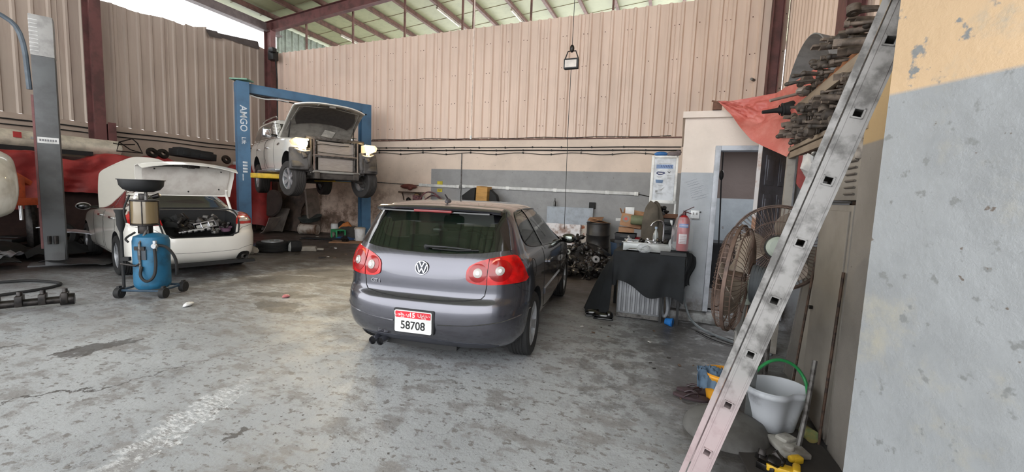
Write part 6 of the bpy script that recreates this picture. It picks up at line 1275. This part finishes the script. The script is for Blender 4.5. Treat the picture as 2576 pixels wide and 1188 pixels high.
b = B(); b.tube([(.50, 6.3, 2.6), (.50, 6.3, 1.9), (.52, 6.3, 1.5), (.54, 6.32, 1.0), (.56, 6.3, .6)], .009, smooth=2); b.ell((.50, 6.3, 1.92), (.03, .03, .07), 10); one(b, 'hanging_cable', CABLE, 'dark cable hanging just inside the office doorway', 'cable')
# ================================================================ FANS
FG = mat('fan_rust_wire', (104, 84, 74), .6, .3, col2=(76, 62, 56), ns=10); FB = mat('fan_blade_dusty', (150, 138, 126), .6, .1, col2=(122, 110, 100), ns=4); FM = mat('fan_motor_green', (158, 166, 156), .5, col2=(132, 136, 128), ns=3)
def fan(root, r, n=64, blade=FB, coil=False):
    """cage axis along local -X, hub at origin"""
    d = .17
    cg = B(); prof = [(0.05, .085), (r*.5, .088), (r*.85, .075), (r*.98, .045), (r, 0), (r*.97, -.04), (r*.80, -.065), (r*.45, -.08), (.08, -.085)]
    mx = M.Rotation(-pi/2, 4, 'Y')
    for i in range(n):
        a = 2*pi*i/n; cg.tube([mx @ V((q*cos(a), q*sin(a), z)) for q, z in prof], .0019, 4)
    for q, z in ((r*.98, .045), (r, 0), (r*.97, -.04), (r*.62, .084), (r*.62, -.073), (.09, .086), (.12, -.084)):
        cg.tube([mx @ V((q*cos(2*pi*k/48), q*sin(2*pi*k/48), z)) for k in range(48)], .0045 if q > r*.9 else .003, 5, closed=True)
    cg.lathe([(r+.004, .012), (r+.012, .010), (r+.012, -.010), (r+.004, -.012), (r+.004, .012)], mx, 48); cg.build('cage', FG, root)
    h = B(); h.cyl((-.06, 0, 0), (.04, 0, 0), .045, n=20); hb = h.build('hub', FG, root)
    for i in range(3):
        bl = B(); a0 = 2*pi*i/3+.5
        def f(u, v, a0=a0):
            q = .04+(r*.88-.04)*u; w = (.16+.75*sin(pi*min(1, .15+u*.8))**.8); a = a0+(v-.5)*w*1.5; tw = (v-.5)*.16*(1-.35*u); return mx @ V((q*cos(a), q*sin(a), tw))
        sheet(bl, f, 14, 8, .004); bl.build('blade', blade, root)
    m_ = B(); m_.lathe([(.001, -.25), (.06, -.25), (.085, -.23), (.09, -.12), (.06, -.085), (.001, -.085)], mx, 28); mo = m_.build('motor', FM, root)
    k_ = B(); k_.lathe([(.092, -.14), (.098, -.14), (.098, -.19), (.092, -.19), (.092, -.14)], mx, 28); k_.build('motor_band', BLK, mo)
    return mo
fa = thing('pedestal_fan', 'rusty pedestal fan seen from the side, nearest to the ladder', 'fan', (.405, 3.11, 0), R(-17)); hd = bpy.data.objects.new('fan_head', None)
# cage parts are built about the hub then raised
def raised(root, fn, off, rz_=0, tilt=0):
    before = set(bpy.data.objects); fn(); new = [o for o in bpy.data.objects if o not in before]
    mx = M.Translation(off) @ M.Rotation(rz_, 4, 'Z') @ M.Rotation(tilt, 4, 'Y')
    for o in new:
        if o.type == 'MESH' and not o.data.get('moved'): o.data.transform(mx); o.data['moved'] = 1
bpy.data.objects.remove(hd)
raised(fa, lambda: fan(fa, .345), (-.02, 0, 1.06), 0, R(3))
b = B(); b.tube([(.02, 0, .12), (.02, 0, .72)], .019); b.tube([(.02, 0, .7), (.04, 0, .92)], .026); b.build('pole', mat('pole_grey', (140, 138, 134), .4, .6), fa)
b = B(); b.tube([(.04, -.01, .92), (.06, 0, 1.02), (.10, 0, 1.06)], .035); b.cyl((.04, 0, .90), (.04, 0, .98), .042, n=18); b.build('neck', FM, fa, bevel=.004)
b = B(); 
for k in range(7): b.tube([(.085+.018*k, .104*cos(t_*pi/12), 1.04+.114*sin(t_*pi/12)-.004*k*sin(t_*pi/12)) for t_ in range(24)], .012, 6, closed=True)
b.build('wound_cord', mat('cord_grey', (82, 86, 90), .6), fa)
b = B(); b.cyl((.22, 0, 1.05), (.27, 0, 1.05), .078, n=24); b.cyl((.27, 0, 1.05), (.29, 0, 1.05), .078, .05, n=24); b.build('gear_housing', FM, fa, bevel=.004)
b = B(); b.lathe([(.001, .16), (.04, .16), (.05, .12), (.16, .105), (.24, .07), (.27, .02), (.27, 0), (.001, 0)], n=40); b.build('round_base', mat('base_dusty_grey', (104, 103, 101), .85, col2=(84, 82, 80), ns=4), fa)
fb = thing('pedestal_fan', 'second pedestal fan behind, its round cage facing the doorway', 'fan', (.80, 4.15, 0), R(-98))
raised(fb, lambda: fan(fb, .355), (0, 0, 1.19), 0, R(-6))
b = B(); b.tube([(.12, 0, .08), (.12, 0, 1.12)], .02); b.tube([(.12, 0, 1.05), (.16, 0, 1.19)], .035); b.build('pole', GREYM, fb); b = B(); b.lathe([(.001, .10), (.10, .08), (.2, .03), (.22, 0), (.001, 0)], M.Translation((.12, 0, 0)), 30); b.build('round_base', GREYM, fb)
# ================================================================ LADDER
LM = mat('ladder_aluminium', (140, 138, 136), .55, .3, col2=(92, 90, 88), ns=11, lo=.42, hi=.66); LP = mat('ladder_pinkish', (178, 160, 160), .6, .2, col2=(150, 134, 134), ns=6)
f0 = V((.13934531, 2.2465755, 0)); dd = V((.07068467, -.01692689, .27040185)).normalized(); L_ = 3.28
def pinken(m):
    t = m.node_tree; p = t.nodes['Principled BSDF']; src = p.inputs['Base Color'].links[0].from_socket; g = node(t, 'ShaderNodeNewGeometry'); s = node(t, 'ShaderNodeSeparateXYZ'); t.links.new(g.outputs['Position'], s.inputs[0])
    r = node(t, 'ShaderNodeMapRange'); r.inputs[1].default_value = .75; r.inputs[2].default_value = .45; r.inputs[4].default_value = .6; t.links.new(s.outputs[2], r.inputs[0]); t.links.new(mixc(t, r.outputs[0], src, lin((186, 162, 164))), p.inputs['Base Color'])
pinken(LM)
lad = thing('ladder', 'dusty aluminium ladder leaning against the right wall, closest to the viewer', 'ladder', (0, 0, 0))
ra = V((sin(R(12)), cos(R(12)), 0)); ra = (ra-dd*ra.dot(dd)).normalized(); fw = dd.cross(ra).normalized()   # fw: across the rail face
if fw.x < 0: fw = -fw
def rail(nm, off, w=.092, t=.026, hole=True, m=LM, s0=0.0, s1=L_):
    b = B(); o = f0+ra*off
    def bar(c0, c1, y0, y1, a=s0, e=s1):
        vs = [o+dd*s+fw*c+ra*y for s in (a, e) for c, y in ((c0, y0), (c1, y0), (c1, y1), (c0, y1))]; b.add(vs, [(3, 2, 1, 0), (4, 5, 6, 7), (0, 1, 5, 4), (1, 2, 6, 5), (2, 3, 7, 6), (3, 0, 4, 7)])
    bar(-w/2, -w/2+.004, 0, t); bar(w/2-.004, w/2, 0, t)
    if hole:
        hs, hw = .016, .016; cur = s0; k0 = V((.22037453, 2.2271714, .3099746)); sr = (k0-f0).dot(dd); i = 0
        cuts = []
        while sr+i*.28 < s1-.05:
            cuts.append(sr+i*.28); i += 1
        c_prev = s0
        for s in cuts: bar(-w/2+.004, w/2-.004, 0, .004, c_prev, s-hs); bar(-w/2+.004, -hw, 0, .004, s-hs, s+hs); bar(hw, w/2-.004, 0, .004, s-hs, s+hs); c_prev = s+hs
        bar(-w/2+.004, w/2-.004, 0, .004, c_prev, s1)
        for c in (-w*.34, w*.34): bar(c-.003, c+.003, -.003, 0)
    else: bar(-w/2+.004, w/2-.004, 0, .004)
    return b.build(nm, m, lad, smooth=False)
rail('side_rail', 0); rail('side_rail', .37, hole=True)
k0 = V((.22037453, 2.2271714, .3099746)); sr = (k0-f0).dot(dd); i = 0
while sr+i*.28 < L_-.05:
    s = sr+i*.28; b = B(); c = f0+dd*s
    for (c0, c1, d0, d1) in ((-.017, .017, -.017, -.0145), (-.017, .017, .0145, .017), (-.017, -.0145, -.0145, .0145), (.0145, .017, -.0145, .0145)):
        vs = [c+fw*cc+dd*q+ra*y for y in (-.004, .395) for cc, q in ((c0, d0), (c1, d0), (c1, d1), (c0, d1))]; b.add(vs, [(3, 2, 1, 0), (4, 5, 6, 7), (0, 1, 5, 4), (1, 2, 6, 5), (2, 3, 7, 6), (3, 0, 4, 7)])
    for q0, q1 in ((-.021, -.0165), (.0165, .021)):
        vs = [c+fw*cc+dd*q+ra*y for y in (-.006, 0) for cc, q in ((-.021, q0), (.021, q0), (.021, q1), (-.021, q1))]; b.add(vs, [(3, 2, 1, 0), (4, 5, 6, 7), (0, 1, 5, 4), (1, 2, 6, 5), (2, 3, 7, 6), (3, 0, 4, 7)])
        vs = [c+fw*q+dd*cc+ra*y for y in (-.006, 0) for cc, q in ((-.021, q0), (.021, q0), (.021, q1), (-.021, q1))]; b.add(vs, [(3, 2, 1, 0), (4, 5, 6, 7), (0, 1, 5, 4), (1, 2, 6, 5), (2, 3, 7, 6), (3, 0, 4, 7)])
    b.build('rung', LM, lad, smooth=False); i += 1
# second, nested section of the extension ladder
for off in (.03, .34):
    b = B(); o = f0-fw*.052+ra*off
    vs = [o+dd*s+fw*c+ra*y for s in (.1, L_) for c, y in ((-.026, -.012), (.0, -.012), (.0, .012), (-.026, .012))]; b.add(vs, [(3, 2, 1, 0), (4, 5, 6, 7), (0, 1, 5, 4), (1, 2, 6, 5), (2, 3, 7, 6), (3, 0, 4, 7)]); b.build('extension_rail', LM, lad, smooth=False)
# ================================================================ FLOOR ITEMS BY THE LADDER
wbk = thing('white_bucket', 'scuffed white bucket with a green tube handle behind the ladder foot', 'bucket', (.715, 3.30, 0), R(25)); WBM = mat('scuffed_white', (196, 200, 206), .5, col2=(150, 152, 158), ns=5, lo=.5, hi=.72)
b = B(); 
def bkt(b, r0, r1, h, dent=0, n=48):
    def prof(r, z, inn): return [(lambda a: ((r*(1-dent*.16*math.exp(-((a-4.9)**2)/.12)*(.4+z/h)))*cos(a), (r*.86*(1-dent*.22*math.exp(-((a-4.9)**2)/.12)))*sin(a), z))(2*pi*i/n) for i in range(n)]
    rings = [prof(.001, 0, 0), prof(r0, 0, 0), prof(r0+(r1-r0)*.5, h*.5, 0), prof(r1*.99, h*.84, 0), prof(r1*1.04, h*.86, 0), prof(r1*1.05, h*.93, 0), prof(r1*1.01, h*.95, 0), prof(r1*1.03, h, 0), prof(r1*1.0, h, 0), prof(r1*.97, h*.9, 0), prof(r0*.97, .01, 0), prof(.001, .01, 0)]
    b.add([p for r in rings for p in r], [(j*n+i, j*n+(i+1) % n, (j+1)*n+(i+1) % n, (j+1)*n+i) for j in range(len(rings)-1) for i in range(n)])
bkt(b, .135, .198, .31, 1); b.build('pail', WBM, wbk, ang=60)
b = B(); b.tube([(-.17, .04, .28), (-.12, .05, .40), (.0, .04, .49), (.13, .02, .46), (.19, -.02, .37), (.17, -.08, .30), (.11, -.15, .275)], .011, 10, smooth=3); b.build('handle', mat('green_tube', (46, 150, 84), .35), wbk)
ybk = thing('yellow_bucket', 'yellow bucket holding a blue cloth, behind the ladder', 'bucket', (.43, 3.61, 0)); b = B(); bkt(b, .115, .155, .23); b.build('pail', mat('yellow_plastic', (214, 150, 40), .45, col2=(196, 130, 50)), ybk, ang=60)
b = B(); sheet(b, lambda u, v: (-.14+.24*u, -.11+.18*v+.01*sin(u*20), .215+.035*sin(pi*u)*sin(pi*v)+wr(u, v, 1, 8, .03)-(.10*(1-v)**3)), 22, 16, .006); one(b, 'blue_cloth', mat('denim', (84, 104, 124), .9, col2=(64, 82, 102), ns=8), 'blue denim cloth lying over the rim of the yellow bucket', 'cloth', loc=(.375, 3.585, .015))
for i, (x, y, a, z, lb) in enumerate(((.20, 3.53, R(-4), 0, 'dark brown flip-flop, the nearer of the pair left of the yellow bucket'), (.225, 3.66, R(8), 0, 'dark brown flip-flop, the farther of the pair left of the yellow bucket'))):
    t = thing('flip_flop', lb, 'sandal', (x, y, z), a, 'flip-flops by the yellow bucket'); b = B(); pts = [(.135*cos(q)-.0, .05*sin(q)*(1+.25*cos(q))) for q in [2*pi*k/28 for k in range(28)]]; b.prism(pts, 2, 0, .022); b.build('sole', mat('flip_sole', (62, 46, 50), .8), t, bevel=.004)
    b = B(); b.tube([(.05, 0, .022), (.045, 0, .045), (.0, .035, .055), (-.05, .047, .022)], .009, 8, smooth=2); b.tube([(.045, 0, .045), (.0, -.035, .055), (-.05, -.047, .022)], .009, 8, smooth=2); b.build('strap', mat('flip_strap', (52, 38, 42), .5), t)
b = B(); b.box((0, 0, .35), (.05, .012, .70)); one(b, 'metal_bar', mat('bar_grey_green', (96, 98, 98), .6), 'flat grey bar standing between the ladder and the white bucket', 'bar', loc=(.55, 3.22, 0), rot=(R(-4), R(3), R(15)))
b = B(); b.tube([(0, 0, .02), (.05, .1, .24), (.10, .22, .55)], .016); one(b, 'broom_handle', GREYM, 'grey stick leaning on the right wall beside the white bucket', 'stick', loc=(.80, 3.0, 0))
b = B(); b.box((0, 0, .02), (.16, .22, .035)); b.box((.02, .05, .045), (.10, .08, .03), rot=(0, 0, .4)); b.cyl((-.03, -.06, .03), (-.03, -.06, .065), .03, n=14); one(b, 'plastic_holder', mat('dirty_white', (178, 176, 170), .6, col2=(120, 114, 108), ns=6), 'dirty white plastic holder on the floor in front of the white bucket', 'holder', loc=(.745, 3.0, .022), rot=(0, 0, R(20)), bevel=.008)
b = B(); b.lathe([(.001, 0), (.04, 0), (.042, .10), (.001, .10)], n=22); one(b, 'paint_tin', mat('tin_olive', (132, 120, 70), .5, col2=(70, 110, 76), ns=6), 'small olive tin lying between the white bucket and the right wall', 'tin', loc=(.90, 3.26, .045), rot=(R(80), 0, R(10)))
b = B(); b.box((0, 0, .01), (.55, .7, .016)); one(b, 'floor_board', mat('dark_board', (60, 56, 54), .9), 'dark dirty board lying on the floor against the right wall', 'board', loc=(.72, 2.95, 0), rot=(0, 0, R(8)))
def yl(b, L): b.box((0, 0, .03), (L, .07, .045)); b.box((L*.4, 0, .045), (.04, .09, .06))
b = B(); yl(b, .16); one(b, 'yellow_tool', mat('tool_yellow', (226, 180, 40), .45), 'yellow tool handle at the bottom edge, right of the fan base', 'tool', loc=(.66, 2.70, .02), rot=(0, 0, R(-12)), bevel=.012)
b = B(); b.box((0, 0, .025), (.06, .045, .04)); b.cyl((-.05, 0, .03), (0, 0, .03), .02, n=14); one(b, 'yellow_plug', mat('tool_yellow2', (232, 186, 48), .45), 'small yellow cap on the dark board near the broom stick', 'cap', loc=(.765, 2.86, .02), rot=(0, 0, R(30)), bevel=.008)
b = B(); f_lump(120, 6, .07)(b); one(b, 'greasy_part', OILY, 'dark greasy lump beside the yellow tool at the bottom edge', 'car part', loc=(.60, 2.74, .04), rot=(0, 0, 1), bevel=.006)
# ================================================================ CABINETS, BOARDS AND SHELF ON THE RIGHT WALL
BG = mat('beige_cabinet', (146, 140, 132), .55, .1, col2=(118, 112, 106), ns=1.5, lo=.35, hi=.7)
cb = thing('steel_cabinet', 'tall dusty beige steel cabinet with louvres against the right wall', 'cabinet', (1.18, 3.50, 0)); b = B(); b.box((0, 0, .79), (.36, .62, 1.56)); b.box((.01, 0, 1.76), (.34, .60, .32)); b.build('body', BG, cb, bevel=.006)
b = B(); b.box((-.185, 0, .78), (.012, .56, 1.50)); dr_ = b.build('door_panel', BG, cb, bevel=.003)
b = B()
for k in range(6): b.box((-.168, -.16, 1.64+.042*k), (.014, .16, .010), rot=(0, .5, 0))
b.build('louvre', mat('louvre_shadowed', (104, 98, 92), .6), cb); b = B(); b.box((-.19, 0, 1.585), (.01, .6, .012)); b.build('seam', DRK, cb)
b = B(); b.cyl((-.195, .22, .8), (-.215, .22, .8), .014, n=12); b.build('door_knob', OILY, dr_)
for i, (y, w, h, dx, m, lb) in enumerate(((3.96, .30, 1.35, .0, BG, 'beige steel panel leaning on the right wall just left of the cabinet'), (4.32, .36, 1.20, .03, mat('grey_panel', (112, 108, 104), .6, col2=(92, 88, 84), ns=2), 'grey panel leaning on the right wall behind the second fan'))):
    b = B(); b.box((0, 0, h/2), (.03, w, h)); b.box((-.018, w/2-.01, h/2), (.01, .02, h)); one(b, 'leaning_panel', m, lb, 'panel', loc=(1.02+dx, y, 0), rot=(0, R(5), R(3)))
b = B(); b.tube([(.93, 3.82, .0), (1.0, 3.80, 1.25)], .009); one(b, 'rusty_rod', RUST, 'thin rusty rod leaning between the cabinet and the beige panel', 'rod')
b = B(); b.tube([(.955, 3.17, .0), (.985, 3.18, 1.15)], .009); one(b, 'rusty_rod', RUST, 'thin rusty rod leaning on the right edge of the beige cabinet', 'rod')
rk = thing('storage_rack', 'timber storage rack along the right wall, loaded with old shock absorbers', 'rack', (1.35, 4.1, 0)); PLK = mat('plank_pale', (156, 140, 122), .8, col2=(126, 110, 94), ns=3, stretch=(3, .4, 3)); PLO = mat('plank_orange', (168, 112, 76), .75, col2=(134, 84, 56), ns=3, stretch=(3, .4, 3))
b = B(); b.box((0, 0, 2.085), (.68, 1.96, .035)); b.build('lower_shelf_board', PLK, rk); b = B(); b.box((-.345, 0, 2.05), (.035, 1.98, .06)); b.box((-.362, 0, 2.105), (.03, 2.0, .035)); b.build('lower_edge_plank', PLK, rk, bevel=.003)
b = B(); b.box((0, .05, 2.505), (.68, 2.0, .03)); b.build('upper_shelf_board', PLO, rk); b = B(); b.box((-.345, .05, 2.485), (.04, 2.04, .085)); b.build('upper_edge_plank', PLK, rk, bevel=.003); b = B(); b.box((-.30, -.35, 2.545), (.10, 1.1, .05), rot=(0, .3, 0)); b.build('orange_plank', PLO, rk, bevel=.003)
for x, y in ((-.33, .94), (.33, .94), (.33, -.92)): b = B(); b.box((x, y, 1.25), (.07, .06, 2.5)); b.build('post', mat('post_pale', (160, 154, 146), .7, col2=(134, 128, 120)), rk)
b = B(); b.box((.3, 0, 1.2), (.06, 1.9, 2.3)); b.build('back_panel', mat('rack_back', (60, 54, 50), .9), rk)
DUST = [mat('shaft_dusty', (92, 82, 74), .6, .2, col2=(56, 50, 46), ns=14), mat('arm_dusty', (110, 97, 87), .7, .1, col2=(70, 62, 56), ns=12), mat('shock_dusty', (126, 112, 101), .65, .1, col2=(84, 75, 68), ns=10), mat('cup_dusty', (100, 90, 82), .6, .2, col2=(64, 57, 52), ns=10)]
def strut(b, L=.56):
    b.cyl((-L/2, 0, 0), (.02, 0, 0), .030, n=14); b.cyl((.02, 0, 0), (L/2, 0, 0), .013, n=10); b.lathe([(.001, 0), (.05, 0), (.055, .012), (.034, .02), (.001, .02)], M.Translation((.06, 0, 0)) @ M.Rotation(pi/2, 4, 'Y'), 18); b.box((-L/2-.02, 0, 0), (.07, .018, .055)); b.cyl((L/2-.02, 0, 0), (L/2+.01, 0, 0), .022, n=10)
def tie(b, L=.5): b.tube([(-L/2, 0, 0), (-L*.2, .012, .006), (L*.2, -.012, 0), (L/2, 0, 0)], [.022, .016, .014, .022], 10, smooth=1); b.ell((-L/2, 0, 0), (.034, .028, .028), 12); b.ell((L/2, 0, 0), (.03, .028, .028), 12)
pr2 = []
for nm, f, m in (('shock_absorber', strut, DUST[2]), ('suspension_arm', arm, DUST[1]), ('tie_rod', tie, DUST[0]), ('drive_shaft', cv, DUST[3])): b = B(); f(b); pr2.append(b.build(nm, m))
def fillshelf(y0, y1, z0, rows, dy, dz, seed, where, xc=1.17, zcap=None, prob=1, sc=.68):
    rg = random.Random(seed); n = 0
    for r_ in range(rows):
        y = y0+(.5*dy if r_ % 2 else 0)
        while y < y1:
            zz = z0+r_*dz
            if zcap and zz > zcap(y): y += dy; continue
            if rg.random() < prob:
                k = rg.choices(range(4), (5, 2, 4, 2))[0]; o = pr2[k].copy(); COL.objects.link(o); o.location = (xc+rg.uniform(-.07, .07), y+rg.uniform(-.01, .01), zz+rg.uniform(-.006, .006)); o.rotation_euler = (rg.uniform(0, 6.2), rg.uniform(-.10, .10), rg.uniform(-.28, .28)+(pi if rg.random() < .4 else 0)); s = sc*rg.uniform(.85, 1.15); o.scale = (s*1.05, s, s)
                nm = ('shock absorber', 'suspension arm', 'tie rod', 'drive shaft')[k]; tag(o, ('dusty ' if k != 2 else 'dark ')+nm+' in the row '+where, nm, nm+'s '+where); n += 1
            y += dy
    return n
fillshelf(3.25, 5.02, 2.135, 6, .088, .052, 5, 'packed on the lower rack shelf under the upper plank', xc=1.14)
fillshelf(3.25, 4.6, 2.57, 5, .10, .05, 9, 'heaped on top of the rack', zcap=lambda y: 2.55+.26*(4.85-y)/1.4, xc=1.16, prob=.85, sc=.78)
fillshelf(3.9, 4.3, 2.57, 1, .12, .05, 14, 'lying on the edge of the orange plank', xc=.98)
for o in pr2: bpy.data.objects.remove(o)
b = B(); b.lathe([(.001, -.11), (.05, -.10), (.075, -.03), (.06, .05), (.03, .08), (.022, .13), (.016, .24), (.001, .24)], M.Rotation(R(-98), 4, 'Y'), 22)
for k in range(6): b.lathe([(.05+.003*k, -.08+.028*k), (.078-.006*k, -.07+.028*k), (.05, -.06+.028*k)], M.Rotation(R(-98), 4, 'Y'), 22)
one(b, 'rubber_boot', BLK, 'black rubber gaiter pointing left from the end of the upper plank', 'gaiter', loc=(.94, 4.95, 2.50), rot=(0, 0, R(10)))
b = B(); b.cyl((0, 0, 0), (-.26, 0, -.07), .014, n=12); b.ell((.03, 0, .02), (.07, .05, .05), 14); b.cyl((.08, -.03, .0), (.13, -.05, .03), .045, n=16); one(b, 'shock_mount', mat('mount_pale', (150, 138, 130), .5, .3), 'pale shock mount with a rod pointing left on the red tarpaulin', 'car part', loc=(.98, 4.75, 2.60), rot=(0, 0, R(15)))
# red tarpaulin from the rack over the office corner
def qd(P, u, v): 
    a, b_, c, d = [V(q) for q in P]; return a.lerp(b_, u).lerp(d.lerp(c, u), v)
TARPR = mat('red_tarpaulin_faded', (200, 122, 112), .5, 0, col2=(186, 96, 86), ns=4, lo=.35, hi=.6, bump=.5)
Pq = [(.385, 5.85, 2.77), (1.12, 4.35, 2.80), (.955, 5.02, 2.06), (.56, 5.45, 2.36)]
b = B()
def tq(u, v):
    top = V(Pq[0]).lerp(V((.93, 5.6, 2.80)), min(1, u*1.7)) if u < .588 else V((.93, 5.6, 2.80)).lerp(V(Pq[1]), (u-.588)/.412)
    bot = V(Pq[0]).lerp(V((.70, 5.42, 2.26)), min(1, u*1.6)) if u < .625 else V((.70, 5.42, 2.26)).lerp(V((.985, 5.00, 2.03)), (u-.625)/.375)
    p = top.lerp(bot, v); s = .03*sin(u*11+v*9)*v*(1-u*.3)+(wr(u*2, v*2, 0, 2.5, .07)+.5*abs(wr(u*5+v*3, v*4, 2, 2.0, .05)))*sin(pi*min(1, v*1.2)); n = V((-.7, -.5, .4)); return p+n*(s-.09*sin(pi*v)*sin(pi*u)*.5)
sheet(b, tq, 60, 34, .005); one(b, 'red_tarpaulin', TARPR, 'faded red tarpaulin stretched from the rack top to the office roof corner', 'tarpaulin', ang=70)
b = B(); b.box((0, 0, 0), (.10, .14, .10)); b.box((-.02, -.03, .05), (.1, .1, .02), rot=(.2, .3, 0)); one(b, 'wood_block', mat('wood_dark', (120, 84, 66), .8), 'wooden block holding the tarpaulin corner on the office roof', 'block', loc=(.36, 5.98, 2.755))
b = B(); sheet(b, lambda u, v: (1.25+.45*v, 6.9-2.0*u, 2.75+.75*(sin(pi*min(1, u*.9+.1)))**.6*(1-.25*v)), 20, 10, .012); one(b, 'grey_bumper', mat('grey_plastic_cover', (134, 136, 140), .45), 'large grey plastic car cover panel behind the red tarpaulin on the rack', 'car panel') 
# things hanging below the lower shelf
b = B(); sheet(b, lambda u, v: (1.02+.05*sin(u*9), 4.36+.30*u, 2.0-.34*v*(.8+.2*sin(u*7))), 18, 12, .01); one(b, 'red_cloth', mat('dark_red_cloth', (132, 56, 54), .8), 'dark red cloth hanging under the lower rack shelf', 'cloth')
b = B(); b.ell((0, 0, 0), (.06, .10, .13), 18); b.v = [(v[0]+wr(v[0], v[1], v[2], 9, .04), v[1]+wr(v[1], v[2], 1, 9, .04), v[2]+wr(v[2], v[0], 4, 9, .05)) for v in b.v]; one(b, 'white_bag', mat('white_poly', (200, 198, 196), .4), 'white plastic bag hanging under the rack, partly behind the ladder', 'bag', loc=(1.0, 4.20, 1.88), )
b = B(); b.ell((0, 0, 0), (.06, .12, .10), 16); b.v = [(v[0]+wr(v[0], v[1], v[2]+7, 12, .05), v[1]+wr(v[1], v[2], 1, 12, .05), v[2]+wr(v[2], v[0], 4, 12, .06)) for v in b.v]; one(b, 'pale_rag', mat('rag_pale', (170, 160, 150), .9, col2=(90, 84, 80), ns=10), 'pale crumpled rag on top of the beige cabinet right of the ladder', 'rag', loc=(1.05, 3.26, 1.98))
b = B(); b.ell((0, 0, 0), (.05, .07, .03), 14); b.box((.0, .03, .02), (.05, .05, .04)); one(b, 'black_tool', BLK, 'black tool on top of the beige cabinet right of the ladder', 'tool', loc=(1.06, 3.42, 1.95), bevel=.004)

ol = thing('office_fill_lamp', 'unseen fill lamp added to light the office room, above the doorway', 'lamp', (1.1, 7.4, 2.60)); b = B(); b.box((0, 0, -.02), (.5, .12, .04)); b.build('casing', WHT, ol)  # unseen lamp added to brighten the view through the doorway
la = bpy.data.lights.new('office_fill_light', 'AREA'); la.energy = 14; la.size = .5; la.size_y = .1; la.shape = 'RECTANGLE'; la.color = (.95, .97, 1); lo = bpy.data.objects.new('office_fill_light', la); COL.objects.link(lo); lo.parent = ol; lo.location = (0, 0, -.05)
